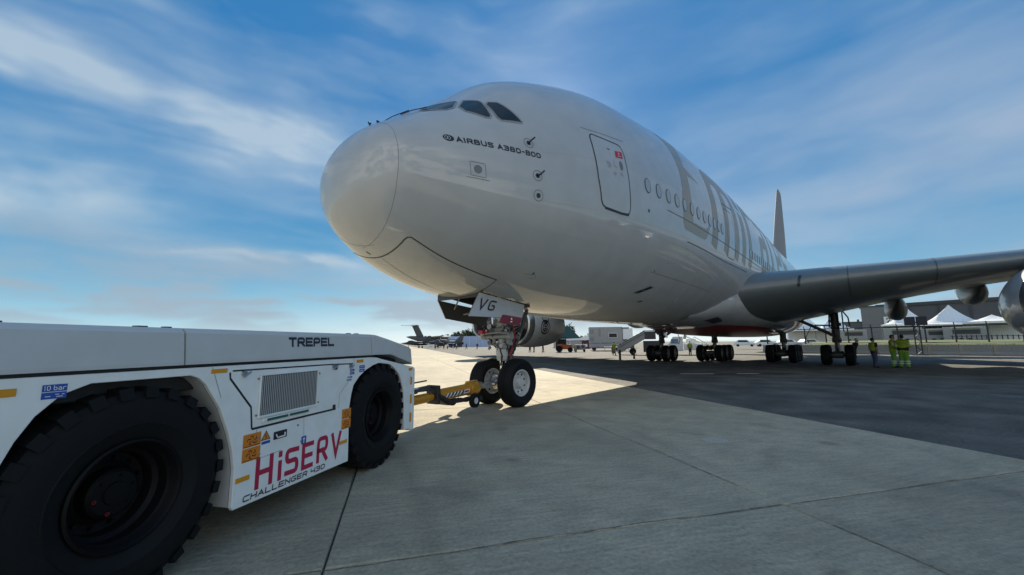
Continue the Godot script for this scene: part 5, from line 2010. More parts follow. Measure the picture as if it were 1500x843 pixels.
	# orange notices, two above each other on either side
	for q in [[0.848, 1.040, 0.662, 0.902], [2.222, 2.400, 0.672, 0.910]]:
		for k in 2:
			var y0: float = lerpf(q[2], q[3], k * 0.5) + 0.003
			var y1: float = lerpf(q[2], q[3], k * 0.5 + 0.5) - 0.003
			mb2 = MB.new()
			lay_poly(mb2, v2([q[0], y0, q[1], y0, q[1], y1, q[0], y1]), F, 0.001, 1.0)
			var nb := one(T, "warning_label", mb2, M.orange)
			mb2 = MB.new()
			var cx: float = (q[0] + q[1]) * 0.5
			var cy: float = (y0 + y1) * 0.5
			for i in 5:
				var an := TAU * i / 5.0 + k
				lay_line(mb2, [Vector2(cx + cos(an) * 0.018, cy + sin(an) * 0.014), Vector2(cx + cos(an + 0.5) * 0.05, cy + sin(an + 0.5) * 0.034), Vector2(cx + cos(an + 1.0) * 0.055, cy + sin(an + 1.0) * 0.036)], 0.009, F, 0.003)
			lay_line(mb2, v2([q[0] + 0.012, y0 + 0.010, q[1] - 0.012, y0 + 0.010]), 0.005, F, 0.003)
			one(nb, "symbol", mb2, M.ink)
	# reflectors
	for q in [[-0.72, -0.635, 1.416, 1.458], [0.49, 0.636, 1.455, 1.488], [2.473, 2.62, 1.447, 1.485], [0.80, 0.94, 0.512, 0.553], [2.198, 2.341, 0.508, 0.548], [3.90, 4.02, 1.255, 1.298], [3.965, 4.02, 1.03, 1.155], [3.968, 4.025, 0.735, 0.878], [3.965, 4.02, 0.45, 0.59]]:
		mb2 = MB.new()
		mb2.box(at(Vector3((q[0] + q[1]) * 0.5, (q[2] + q[3]) * 0.5, 0.004)), Vector3(q[1] - q[0], q[3] - q[2], 0.006), 0.002)
		one(T, "reflector", mb2, M.amber)
	# pressure label and small blue labels
	mb2 = MB.new()
	lay_poly(mb2, v2([-0.530, 1.424, -0.417, 1.424, -0.417, 1.464, -0.530, 1.464]), F, 0.001, 1.0)
	lay_poly(mb2, v2([-0.530, 1.383, -0.417, 1.383, -0.417, 1.420, -0.530, 1.420]), F, 0.001, 1.0)
	var pb := one(T, "pressure_label", mb2, M.blue)
	mb2 = MB.new()
	letters(mb2, "10 bar", Vector2(-0.523, 1.431), 0.027, 0.62, 0.0036, 0.0042, F, 0.003)
	for q in [[-0.515, 1.398, 0.025], [-0.470, 1.407, 0.018], [-0.465, 1.395, 0.03], [-0.440, 1.407, 0.012]]:
		lay_line(mb2, v2([q[0], q[1], q[0] + q[2], q[1]]), 0.004, F, 0.003)
	one(pb, "print", mb2, M.white_mark)
	for q in [[2.345, 2.435, 1.345, 1.374], [2.345, 2.435, 1.308, 1.337], [2.30, 2.395, 1.268, 1.288], [2.285, 2.38, 1.236, 1.256], [2.540, 2.660, 1.372, 1.410], [2.540, 2.660, 1.326, 1.364]]:
		mb2 = MB.new()
		lay_poly(mb2, v2([q[0], q[2], q[1], q[2], q[1], q[3], q[0], q[3]]), F, 0.001, 1.0)
		var bl := one(T, "blue_label", mb2, M.blue)
		mb2 = MB.new()
		lay_line(mb2, v2([q[0] + 0.012, (q[2] + q[3]) * 0.5, q[1] - 0.03, (q[2] + q[3]) * 0.5]), 0.006, F, 0.003)
		one(bl, "print", mb2, M.white_mark)
	mb2 = MB.new()
	lay_poly(mb2, v2([1.563, 0.660, 1.634, 0.660, 1.634, 0.738, 1.563, 0.738]), F, 0.001, 1.0)
	var jb := one(T, "jacking_label", mb2, M.blue)
	mb2 = MB.new()
	lay_poly(mb2, v2([1.598, 0.730, 1.578, 0.705, 1.592, 0.705, 1.592, 0.668, 1.604, 0.668, 1.604, 0.705, 1.618, 0.705]), F, 0.003, 1.0)
	one(jb, "arrow", mb2, M.white_mark)
	mb2 = MB.new()
	lay_poly(mb2, v2([1.040, 0.810, 1.152, 0.810, 1.096, 0.897]), F, 0.001, 1.0)
	var wt := one(T, "warning_triangle", mb2, M.ink)
	mb2 = MB.new()
	lay_poly(mb2, v2([1.053, 0.817, 1.139, 0.817, 1.096, 0.884]), F, 0.002, 1.0)
	one(wt, "face", mb2, M.orange)
	mb2 = MB.new()
	lay_line(mb2, v2([1.096, 0.862, 1.090, 0.842, 1.102, 0.842, 1.096, 0.823]), 0.008, F, 0.003)
	one(wt, "symbol", mb2, M.ink)
	mb2 = MB.new()
	lay_poly(mb2, v2([1.050, 0.775, 1.150, 0.775, 1.150, 0.800, 1.050, 0.800]), F, 0.001, 1.0)
	one(wt, "caption_plate", mb2, M.blue)
	# lettering
	for L in [["H", 1.003, 0.205, 0.396, 0.274], ["i", 1.262, 0.060, 0.392, 0.280], ["S", 1.352, 0.190, 0.400, 0.265], ["E", 1.580, 0.180, 0.393, 0.272], ["R", 1.806, 0.190, 0.400, 0.276], ["V", 2.042, 0.190, 0.398, 0.272]]:
		mb2 = MB.new()
		var li := 0
		for s in glyph(L[0]):
			var pts := []
			for p in s:
				var px: float = p.x if L[0] != "i" else 0.5
				pts.append(Vector2(L[1] + 0.025 + px * (L[2] - 0.05), L[3] + (0.0 if L[0] == "V" else 0.025) + p.y * (L[4] - (0.0 if L[0] == "V" else 0.05))))
			if L[0] == "V" or L[0] == "R" and li == 1 or L[0] == "H" or L[0] == "i":
				for q in pts.size():
					if pts[q].y < L[3] + 0.03:
						pts[q].y = L[3] + 0.022
					elif pts[q].y > L[3] + L[4] - 0.03:
						pts[q].y = L[3] + L[4] - 0.022
			band(mb2, pts, 0.046, F, 0.001 + 0.0004 * li, 5.0)
			li += 1
		one(T, "red_letter", mb2, M.crimson)
	letter_parts(T, "type_letter", M.ink, "CHALLENGER 430", Vector2(0.885, 0.333), 0.052, 1.30, 0.0105, 0.0125, F, 0.003, Vector2(1.0, -0.012).normalized(), 0.12, 5.0)
	letter_parts(T, "hood_letter", mat("navy", Color(0.010, 0.014, 0.035), 0.4), "TREPEL", Vector2(1.305, 1.658), 0.098, 1.12, 0.025, 0.010, H, 0.002, Vector2(1.0, 0.004).normalized(), 0.05, 5.0)
	# tow jaw at the front
	var tj := MB.new()
	tj.box(at(Vector3(4.22, 0.56, -1.3)), Vector3(0.25, 0.30, 0.42), 0.02)
	tj.box(at(Vector3(4.30, 0.38, -1.3)), Vector3(0.30, 0.06, 0.36), 0.01)
	one(T, "tow_jaw", tj, M.tug_dark)

func hood_piece(mb: MB, cs: Array, st: Array) -> void:   # cs: (z, y) outline; st: [x, shift of the lower edge, shift of the upper edge]
	var rows := []
	for s in st:
		var r := []
		for p in cs:
			var t: float = clampf((p.y - 1.535) / 0.277, 0.0, 1.0)
			r.append(Vector3(s[0], p.y + lerpf(s[1], s[2], t), p.x))
		rows.append(r)
	mb.flat()
	for i in rows.size() - 1:
		var n: int = cs.size()
		for j in n:
			var k := (j + 1) % n
			mb.quad(rows[i][j], rows[i + 1][j], rows[i + 1][k], rows[i][k])
	for e in [0, rows.size() - 1]:
		var r2: Array = rows[e]
		for k in range(1, r2.size() - 1):
			if e == 0:
				mb.tri(r2[0], r2[k], r2[k + 1])
			else:
				mb.tri(r2[0], r2[k + 1], r2[k])

# ---------------------------------------------------------------- tow bar
func build_tow_bar() -> void:
	var fx := V(0.888, 0.460, 0.0).normalized()
	var fz := fx.cross(Vector3.UP)
	var from := V(-3.127, -3.909, 0.0) + fx * 4.35 - fz * 1.3 + Vector3(0, 0.47, 0)
	var to := V(4.52, 0.0, 0.60)
	var d := to - from
	var L := d.length()
	var t := along(d, from)   # Y along the bar
	# level frame: X sideways, Z up-ish
	var yy := d.normalized()
	var xx := yy.cross(Vector3.UP).normalized()   # to the starboard side of the bar when looking to the aircraft
	t = Transform3D(Basis(xx, yy, xx.cross(yy)), from)
	var T := thing("tow_bar", "yellow tow bar with striped label joining the tug to the nose wheels", "tow bar", Transform3D(Basis.IDENTITY, Vector3(from.x, 0, from.z)))
	var K := Transform3D(t.basis, Vector3(0, from.y, 0))
	var mb := MB.new()
	mb.lathe(K, [Vector2(0, 2.22), Vector2(0.12, 2.22), Vector2(0.134, 2.24), Vector2(0.134, 3.40), Vector2(0.0, 3.40)], 28)
	one(T, "main_tube", mb, M.tow_yellow)
	mb = MB.new()
	mb.lathe(K, [Vector2(0, 3.38), Vector2(0.15, 3.38), Vector2(0.164, 3.40), Vector2(0.164, 3.72), Vector2(0.145, 3.75), Vector2(0, 3.75)], 28)
	mb.box(K * at(Vector3(0, 3.55, 0.16)), Vector3(0.12, 0.38, 0.05), 0.01)
	one(T, "head_sleeve", mb, M.tow_yellow)
	mb = MB.new()
	mb.lathe(K, [Vector2(0, 0.40), Vector2(0.095, 0.40), Vector2(0.10, 0.42), Vector2(0.10, 1.92), Vector2(0.07, 1.95), Vector2(0.07, 2.25)], 24)
	one(T, "rear_tube", mb, M.tow_yellow)
	mb = MB.new()
	mb.box(K * at(Vector3(0, 3.88, 0)), Vector3(0.18, 0.30, 0.10), 0.02)
	for s in [-1.0, 1.0]:
		mb.box(K * at(Vector3(s * 0.10, 4.12, 0)), Vector3(0.05, 0.34, 0.10), 0.012)
		mb.tube([K * Vector3(s * 0.12, 3.80, 0.02), K * Vector3(s * 0.18, 3.98, 0.10), K * Vector3(s * 0.14, 4.2, 0.06)], 0.018, 6)
	one(T, "tow_head", mb, M.gear_grey)
	# striped label on the near side
	var f := func(p: Vector2, off: float) -> Vector3:
		var r := 0.1345 + off
		return K * Vector3(cos(p.y) * r, p.x, sin(p.y) * r)
	for k in 5:
		mb = MB.new()
		lay_poly(mb, v2([2.38 + 0.125 * k, -0.55, 2.44 + 0.125 * k, -0.55, 2.52 + 0.125 * k, 0.20, 2.46 + 0.125 * k, 0.20]), f, 0.002, 0.03)
		one(T, "white_stripe", mb, M.white_mark)
		mb = MB.new()
		lay_poly(mb, v2([2.44 + 0.125 * k, -0.55, 2.505 + 0.125 * k, -0.55, 2.585 + 0.125 * k, 0.20, 2.52 + 0.125 * k, 0.20]), f, 0.002, 0.03)
		one(T, "dark_stripe", mb, M.ink)
	mb = MB.new()
	lay_poly(mb, v2([3.06, -0.45, 3.30, -0.45, 3.30, 0.22, 3.06, 0.22]), f, 0.002, 0.05)
	var pl := one(T, "white_plate", mb, M.white_mark)
	mb = MB.new()
	lay_poly(mb, v2([3.09, -0.25, 3.27, -0.25, 3.27, 0.05, 3.09, 0.05]), f, 0.004, 0.05)
	one(pl, "print", mb, M.crimson)
	# black undercarriage frame with two small wheels, and the lifting gear
	mb = MB.new()
	for s in [-1.0, 1.0]:
		mb.tube([K * Vector3(s * 0.13, 2.12, 0.20), K * Vector3(s * 0.16, 2.16, 0.02), K * Vector3(s * 0.18, 2.52, -0.17), K * Vector3(s * 0.22, 3.15, -0.20)], 0.042, 8)
	mb.box(K * at(Vector3(0, 2.14, 0.04)), Vector3(0.34, 0.10, 0.40), 0.015)
	mb.box(K * Transform3D(Basis(Vector3(1, 0, 0), -0.45), Vector3(0, 2.32, -0.12)), Vector3(0.30, 0.46, 0.06), 0.012)
	mb.box(K * at(Vector3(0, 3.05, -0.20)), Vector3(0.50, 0.10, 0.08), 0.012)
	mb.box(K * at(Vector3(0, 3.62, -0.26)), Vector3(0.34, 0.34, 0.09), 0.012)
	one(T, "wheel_frame", mb, M.tug_dark)
	mb = MB.new()
	mb.tube([K * Vector3(-0.05, 0.85, 0.17), K * Vector3(-0.05, 2.05, 0.20)], 0.055, 10)
	mb.tube([K * Vector3(-0.12, 0.65, 0.10), K * Vector3(-0.12, 1.75, 0.13)], 0.03, 8)
	mb.box(K * at(Vector3(-0.02, 1.15, 0.24)), Vector3(0.14, 0.36, 0.07), 0.012)
	mb.tube([K * Vector3(-0.03, 0.5, 0.33), K * Vector3(-0.03, 1.95, 0.36)], 0.016, 6)
	mb.tube([K * Vector3(0.06, 0.6, 0.12), K * Vector3(0.08, 1.4, 0.20), K * Vector3(0.04, 2.05, 0.16)], 0.025, 6)
	one(T, "lifting_cylinder", mb, M.gear_dark)
	mb = MB.new()
	for q in [[0.62, 0.24], [0.95, 0.30], [1.5, 0.24]]:
		mb.box(K * at(Vector3(0.03, q[0], q[1])), Vector3(0.07, 0.22, 0.03), 0.006)
	one(T, "bracket_plate", mb, M.rim_white)
	var eye := MB.new()
	eye.lathe(Transform3D(K.basis * Basis(Vector3(1, 0, 0), PI / 2), K * Vector3(0, 0.30, 0)), [Vector2(0.05, -0.03), Vector2(0.11, -0.03), Vector2(0.11, 0.03), Vector2(0.05, 0.03), Vector2(0.05, -0.03)], 24)
	one(T, "tow_eye", eye, M.steel)
	var wm := MB.new()
	wm.lathe(Transform3D.IDENTITY, [Vector2(0.075, -0.05), Vector2(0.13, -0.06), Vector2(0.16, -0.05), Vector2(0.165, 0), Vector2(0.16, 0.05), Vector2(0.13, 0.06), Vector2(0.075, 0.05)], 28)
	var rm := MB.new()
	rm.lathe(Transform3D.IDENTITY, [Vector2(0.0, -0.045), Vector2(0.05, -0.04), Vector2(0.078, -0.05)], 20)
	rm.lathe(Transform3D.IDENTITY, [Vector2(0.078, 0.05), Vector2(0.05, 0.035), Vector2(0.03, 0.05), Vector2(0.0, 0.06)], 20)
	var mesh := commit([wm, M.tyre, rm, M.rim_white])
	for s in [-1.0, 1.0]:
		var c := K * Vector3(s * 0.34, 3.20, -0.24)
		c.y = 0.34 - 0.0
		put(T, "wheel", mesh, Transform3D(Basis((xx * s).cross(Vector3.UP), xx * s, Vector3.UP), c))

# ---------------------------------------------------------------- far buildings
# a frame facing the camera: X to the right along the front, Y up, Z towards the viewer
func facing(x: float, y: float, z := 0.0, turn := 0.0) -> Transform3D:
	var p := V(x, y, z)
	var to := V(-3.686, -7.711, 0.0) - Vector3(p.x, 0, p.z)
	return Transform3D(Basis(Vector3.UP, atan2(to.x, to.z) + turn), p)

func build_far_buildings() -> void:
	# hangar: long dark grey hall, lower annex and tower
	var t := facing(171.0, -27.0)
	var H := thing("hangar", "long dark grey hangar with slightly pitched roof behind the white tents", "hangar", t)
	var mb := MB.new()
	mb.prism(at(Vector3(-15.0, 0, -30)), PackedVector2Array([Vector2(0, 0), Vector2(62, 0), Vector2(62, 13.6), Vector2(31, 13.2), Vector2(0, 12.7)]), 30.0)
	one(H, "wall", mb, M.hangar_grey)
	mb = MB.new()
	mb.prism(at(Vector3(-15.6, 0, -30.5)), PackedVector2Array([Vector2(0, 12.0), Vector2(63, 12.95), Vector2(63, 13.9), Vector2(0, 12.95)]), 31.0)
	one(H, "roof_edge", mb, M.hangar_dark)
	for k in 9:
		mb = MB.new()
		mb.box(at(Vector3(-14.4 + 6.4 * k, 6.1, 0.15)), Vector3(0.55, 12.2, 0.3))
		one(H, "rib", mb, M.hangar_dark)
	for k in 4:
		mb = MB.new()
		mb.box(at(Vector3(-8.0 + 12.8 * k, 4.4, 0.08)), Vector3(6.0, 8.8, 0.16))
		one(H, "hangar_door", mb, mat("hangar_door_grey", Color(0.085, 0.088, 0.10), 0.6))
	var t2 := facing(166.4, -11.0)
	var W := thing("hangar_tower", "tall plain grey tower block with white numbered sign at the hangar end", "tower block", t2)
	mb = MB.new()
	mb.box(at(Vector3(0, 6.0, -4)), Vector3(6.6, 12.0, 8))
	one(W, "wall", mb, worn(mat("tower_grey", Color(0.17, 0.175, 0.175), 0.7), M._dl, 0.2))
	mb = MB.new()
	mb.box(at(Vector3(-0.1, 12.15, -4)), Vector3(7.1, 0.35, 8.4))
	one(W, "roof", mb, M.hangar_dark)
	mb = MB.new()
	mb.box(at(Vector3(2.9, 7.7, 0.25)), Vector3(2.1, 2.2, 0.1), 0.02)
	var sg := one(W, "number_sign", mb, M.tent_white)
	var f := func(p: Vector2, off: float) -> Vector3: return Vector3(p.x, p.y, 0.305 + off)
	mb = MB.new()
	letters(mb, "2", Vector2(2.45, 6.95), 1.5, 0.62, 0.24, 0.0, f, 0.004)
	one(sg, "digit", mb, M.ink)
	var N := thing("hangar_annex", "low flat grey annex left of the hangar tower", "annex", facing(167.0, -5.6))
	mb = MB.new()
	mb.box(at(Vector3(0.4, 3.7, -4)), Vector3(5.8, 7.4, 8))
	one(N, "wall", mb, M.hangar_grey)
	mb = MB.new()
	mb.box(at(Vector3(0.3, 7.5, -4)), Vector3(6.4, 0.25, 8.4))
	var rf := one(N, "roof", mb, M.hangar_dark)
	mb = MB.new()
	mb.cyl(Vector3(1.2, 7.6, -1), Vector3(1.2, 8.3, -1), 0.3, 10)
	one(rf, "vent_cap", mb, M.hangar_dark)

# ---------------------------------------------------------------- shared background builders
func tent(called: String, label: String, group: String, t: Transform3D, w: float, eave: float, peak: float, dep: float, open: bool) -> Node3D:
	var T := thing(called, label, "tent", t, group)
	var mb := MB.new()
	var rows := []
	for i in 9:
		var u := i / 8.0
		var k := pow(1.0 - u, 1.0)
		var hgt := eave + (peak - eave) * pow(u, 1.7)
		var r := []
		for q in [[-1, -1], [-1, -0.5], [-1, 0], [-1, 0.5], [-1, 1], [-0.5, 1], [0, 1], [0.5, 1], [1, 1], [1, 0.5], [1, 0], [1, -0.5], [1, -1], [0.5, -1], [0, -1], [-0.5, -1]]:
			r.append(Vector3(q[0] * w * 0.5 * maxf(k, 0.012), hgt, q[1] * dep * 0.5 * maxf(k, 0.012)))
		rows.append(r)
	mb.grid(rows, true, true)
	one(T, "roof", mb, M.tent_white)
	mb = MB.new()
	for s in [-1.0, 1.0]:
		mb.box(at(Vector3(0, eave - 0.15, s * dep * 0.5)), Vector3(w, 0.34, 0.03))
		mb.box(at(Vector3(s * w * 0.5, eave - 0.15, 0)), Vector3(0.03, 0.34, dep))
	one(T, "valance", mb, M.tent_white)
	for sx in [-1.0, 1.0]:
		for sz in [-1.0, 1.0]:
			mb = MB.new()
			mb.cyl(Vector3(sx * w * 0.49, 0, sz * dep * 0.49), Vector3(sx * w * 0.49, eave, sz * dep * 0.49), 0.06, 8)
			one(T, "leg", mb, M.gear_grey)
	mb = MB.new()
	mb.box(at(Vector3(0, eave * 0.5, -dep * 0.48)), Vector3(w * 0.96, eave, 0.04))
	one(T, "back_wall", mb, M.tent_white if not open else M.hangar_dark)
	return T

func leaf_crown(mb: MB, seed_: int, c: Vector3, r: Vector3, clumps: int, per: int, leaf: float, tone := Color(1, 1, 1)) -> void:
	var g := RandomNumberGenerator.new()
	g.seed = seed_
	mb.flat()
	for k in clumps:
		var d := Vector3(g.randfn(), g.randfn(), g.randfn()).normalized() * pow(g.randf(), 0.45)
		var cc := c + d * r
		var cr := g.randf_range(0.16, 0.34) * minf(r.x, r.y)
		var sh := g.randf_range(0.65, 1.25)
		for q in per:
			var p := cc + Vector3(g.randfn(), g.randfn(), g.randfn()) * cr * 0.55
			var b := Basis.from_euler(Vector3(g.randf() * TAU, g.randf() * TAU, g.randf() * TAU))
			var s := leaf * g.randf_range(0.6, 1.3)
			var v := sh * g.randf_range(0.8, 1.2)
			mb.st.set_color(Color(v * tone.r, v * tone.g, v * tone.b))
			var A := p + b * Vector3(-s, 0, 0)
			var B := p + b * Vector3(0, -s * 0.55, 0)
			var C := p + b * Vector3(s, 0, 0)
			var D := p + b * Vector3(0, s * 0.55, 0)
			mb.quad(A, B, C, D)

func tree_proto(called: String, label: String, group: String, seed_: int, t: Transform3D, h: float, w: float, leaf: float) -> Node3D:
	var T := thing(called, label, "tree", t, group)
	var g := RandomNumberGenerator.new()
	g.seed = seed_
	var mb := MB.new()
	mb.tube([Vector3(0, 0, 0), Vector3(g.randf_range(-0.1, 0.1), h * 0.3, 0), Vector3(g.randf_range(-0.3, 0.3), h * 0.75, 0)], h * 0.022, 8)
	for k in 6:
		var an := g.randf() * TAU
		var y := h * g.randf_range(0.3, 0.55)
		mb.tube([Vector3(0, y, 0), Vector3(cos(an) * w * 0.2, y + h * 0.12, sin(an) * w * 0.2), Vector3(cos(an) * w * 0.36, y + h * 0.26, sin(an) * w * 0.36)], h * 0.009, 6)
	one(T, "trunk", mb, M.bark)
	mb = MB.new()
	leaf_crown(mb, seed_, Vector3(0, h * 0.62, 0), Vector3(w * 0.5, h * 0.38, w * 0.5), 46, 46, leaf)
	one(T, "crown", mb, M.leaf)
	return T

func blob_mesh(rows: Array, m: Material, flip := false) -> ArrayMesh:
	var mb := MB.new()
	mb.grid(rows, true, flip)
	return commit([mb, m])

# round body along +X: stations [x, y, ry, rz]
func body_rows(st: Array, n := 20) -> Array:
	var rows := []
	for s in st:
		var r := []
		for k in n:
			var a := TAU * k / n
			r.append(Vector3(s[0], s[1] + sin(a) * s[2], cos(a) * s[3]))
		rows.append(r)
	return rows

func flat_wing(mb: MB, a: Vector3, ca: float, b: Vector3, cb: float, th: float) -> void:   # from chord ca at a (leading edge) to chord cb at b
	var up := Vector3(1, 0, 0).cross((b - a).normalized()).normalized() * th * 0.5
	var p := [a, a + Vector3(ca * 0.4, 0, 0) + up, a + Vector3(ca, 0, 0), a + Vector3(ca * 0.4, 0, 0) - up]
	var q := [b, b + Vector3(cb * 0.4, 0, 0) + up * 0.6, b + Vector3(cb, 0, 0), b + Vector3(cb * 0.4, 0, 0) - up * 0.6]
	for k in 4:
		var m := (k + 1) % 4
		mb.quad(p[k], p[m], q[m], q[k])
	mb.quad(q[0], q[1], q[2], q[3])

func build_left_background() -> void:
	# grey T-tailed military transport
	var D := thing("transport_plane", "grey military transport plane with tall swept T-tail", "transport plane", facing(151.5, 203.5, 0.0, 0.0))
	var mb := MB.new()
	mb.grid(body_rows([[-4.5, 5.9, 0.2, 0.2], [-2.0, 5.6, 0.9, 0.8], [2.0, 4.9, 1.6, 1.5], [6.0, 4.0, 2.2, 2.2], [12.0, 3.8, 2.4, 2.4], [24.0, 3.8, 2.4, 2.4], [29.0, 3.6, 2.0, 2.0], [31.5, 3.2, 1.2, 1.3], [32.6, 3.0, 0.2, 0.2]]), true, true)
	one(D, "fuselage", mb, M.army_grey)
	mb = MB.new()
	mb.prism(at(Vector3(0, 0, -0.25)), PackedVector2Array([Vector2(6.2, 5.6), Vector2(1.8, 5.6), Vector2(-1.4, 12.7), Vector2(2.4, 12.9)]), 0.5, 0.06)
	one(D, "tail_fin", mb, M.army_grey)
	mb = MB.new()
	flat_wing(mb, Vector3(-1.6, 12.9, 0), 3.8, Vector3(-8.0, 12.7, 7.0), 2.0, 0.4)
	flat_wing(mb, Vector3(-1.6, 12.9, 0), 3.8, Vector3(0.6, 12.7, -7.0), 2.0, 0.4)
	mb.grid(body_rows([[-2.6, 12.9, 0.05, 0.05], [-1.5, 12.95, 0.35, 0.3], [1.5, 13.0, 0.35, 0.3], [3.2, 12.9, 0.05, 0.05]], 10), true, true)
	one(D, "tailplane", mb, M.army_grey)
	for s in [-1.0, 1.0]:
		mb = MB.new()
		flat_wing(mb, Vector3(12.0, 6.3, s * 2.0), 5.0, Vector3(14.5, 6.0, s * 19.0), 2.4, 0.7)
		one(D, "wing", mb, M.army_grey)
		for k in 2:
			mb = MB.new()
			mb.grid(body_rows([[9.0, 5.3, 0.3, 0.3], [10.0, 5.3, 0.75, 0.7], [14.0, 5.3, 0.7, 0.65], [16.0, 5.5, 0.2, 0.2]], 12), true, true)
			one(D, "engine", mb, M.army_dark, at(Vector3(0.8 * k, 0, s * (7.0 + 5.5 * k))))
		mb = MB.new()
		for k in 3:
			mb.cyl(Vector3(15.0 + 1.6 * k, 0.7, s * 2.2), Vector3(15.0 + 1.6 * k, 0.7, s * 2.7), 0.7, 14)
		one(D, "landing_gear", mb, M.army_dark)
	# dark fighters parked before it
	var proto: Node3D = null
	var spots := [[97.5, 128.8, 0.5, "dark grey fighter jet nearest the tug's nose, with single slanted fin"], [103.5, 124.6, 2.2, "dark grey fighter jet parked behind the white display board"], [107.5, 121.0, -0.4, "dark grey fighter jet parked next to the blue-white marquee"]]
	for s in spots:
		var tt := facing(s[0], s[1], 0.0, s[2])
		if proto:
			copy_of(proto, tt, s[3])
			continue
		proto = thing("fighter_jet", s[3], "fighter jet", tt, "dark fighter jets on the far apron")
		mb = MB.new()
		mb.grid(body_rows([[-6.5, 1.9, 0.04, 0.04], [-4.5, 1.9, 0.38, 0.36], [-2.0, 2.0, 0.75, 0.62], [0.0, 1.9, 0.85, 0.95], [4.0, 1.8, 0.75, 0.95], [6.5, 1.8, 0.55, 0.75]], 14), true, true)
		one(proto, "fuselage", mb, M.army_dark)
		mb = MB.new()
		mb.grid(body_rows([[-3.9, 2.3, 0.05, 0.05], [-3.0, 2.55, 0.42, 0.36], [-1.6, 2.6, 0.45, 0.36], [0.2, 2.4, 0.1, 0.1]], 12), true, true)
		one(proto, "canopy", mb, M.glass_dark)
		for q in [-1.0, 1.0]:
			mb = MB.new()
			flat_wing(mb, Vector3(-1.0, 1.8, q * 0.7), 5.6, Vector3(3.2, 1.75, q * 4.8), 1.4, 0.2)
			one(proto, "wing", mb, M.army_dark)
		mb = MB.new()
		mb.prism(at(Vector3(0, 0, -0.07)), PackedVector2Array([Vector2(6.2, 2.3), Vector2(2.6, 2.3), Vector2(5.6, 4.9), Vector2(7.0, 4.9)]), 0.14)
		one(proto, "tail_fin", mb, M.army_grey)
		mb = MB.new()
		mb.cyl(Vector3(-3.2, 0, 0), Vector3(-3.2, 1.6, 0), 0.09, 8)
		for q in [-1.0, 1.0]:
			mb.cyl(Vector3(2.2, 0, q * 1.3), Vector3(2.2, 1.5, q * 1.0), 0.1, 8)
			mb.cyl(Vector3(2.2, 0.35, q * 1.2), Vector3(2.2, 0.35, q * 1.45), 0.35, 12)
		one(proto, "landing_gear", mb, M.army_dark)
	# helicopter-like dark machine further back, only rotor mast and body show
	var HE := thing("helicopter", "dark military helicopter with drooping rotor between the jets", "helicopter", facing(126.0, 148.0, 0.0, 0.4))
	mb = MB.new()
	mb.grid(body_rows([[-5.0, 2.0, 0.1, 0.1], [-4.0, 2.1, 1.0, 0.9], [-1.0, 2.4, 1.4, 1.1], [2.0, 2.5, 1.2, 1.0], [4.0, 2.9, 0.5, 0.4], [9.5, 3.2, 0.22, 0.2]], 14), true, true)
	one(HE, "fuselage", mb, M.army_dark)
	mb = MB.new()
	mb.cyl(Vector3(0, 3.5, 0), Vector3(0, 4.5, 0), 0.15, 8)
	for k in 4:
		var an := TAU * k / 4.0 + 0.4
		mb.tube([Vector3(0, 4.4, 0), Vector3(cos(an) * 3.5, 4.35, sin(an) * 3.5), Vector3(cos(an) * 7.0, 3.95, sin(an) * 7.0)], 0.11, 6)
	one(HE, "rotor", mb, M.army_dark)
	mb = MB.new()
	mb.prism(at(Vector3(0, 0, -0.08)), PackedVector2Array([Vector2(8.6, 3.0), Vector2(9.8, 3.0), Vector2(10.6, 5.0), Vector2(9.7, 5.0)]), 0.16)
	one(HE, "tail_fin", mb, M.army_dark)
	mb = MB.new()
	for q in [-1.0, 1.0]:
		mb.cyl(Vector3(-2, 0.3, q * 1.1), Vector3(-2, 0.3, q * 1.4), 0.3, 10)
		mb.cyl(Vector3(-2, 0.3, q * 1.2), Vector3(-2, 1.4, q * 0.8), 0.1, 8)
	one(HE, "landing_gear", mb, M.army_dark)
	# blue-white marquee
	var Q := thing("marquee", "long low blue-white marquee with dark open front below the tree-topped rise", "marquee", facing(132.5, 138.8, 0.0))
	mb = MB.new()
	mb.prism(at(Vector3(-7.0, 0, -10)), PackedVector2Array([Vector2(0, 0), Vector2(20, 0), Vector2(20, 4.6), Vector2(19, 5.2), Vector2(1.0, 5.1), Vector2(0, 4.3)]), 10.0)
	one(Q, "canvas_wall", mb, M.tent_blue)
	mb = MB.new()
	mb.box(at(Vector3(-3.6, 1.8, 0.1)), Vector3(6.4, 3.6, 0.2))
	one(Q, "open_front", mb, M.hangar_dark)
	for k in 7:
		mb = MB.new()
		mb.box(at(Vector3(-6.8 + 3.25 * k, 2.4, 0.12)), Vector3(0.14, 4.8, 0.14))
		one(Q, "upright", mb, M.tent_white)
	mb = MB.new()
	mb.box(Transform3D(Basis(Vector3(1, 0, 0), 0.2), Vector3(-4.2, 3.1, 1.2)), Vector3(4.4, 0.08, 2.4))
	one(Q, "awning", mb, M.tent_white)
	# display board
	var B := thing("display_board", "white free-standing display board with grey print on the far apron", "display board", facing(90.5, 110.6))
	mb = MB.new()
	mb.box(at(Vector3(0, 0.78, 0)), Vector3(2.6, 1.3, 0.08), 0.01)
	one(B, "panel", mb, M.white_mark)
	mb = MB.new()
	mb.box(at(Vector3(0.1, 0.85, 0.045)), Vector3(1.2, 0.12, 0.006))
	mb.box(at(Vector3(0.0, 0.55, 0.045)), Vector3(0.8, 0.08, 0.006))
	one(B, "print", mb, M.gear_grey)
	for s in [-1.0, 1.0]:
		mb = MB.new()
		mb.box(at(Vector3(s * 1.1, 0.08, 0)), Vector3(0.08, 0.16, 0.6), 0.01)
		one(B, "foot", mb, M.gear_grey)
	# trees on the rise behind
	var p1: Node3D = null
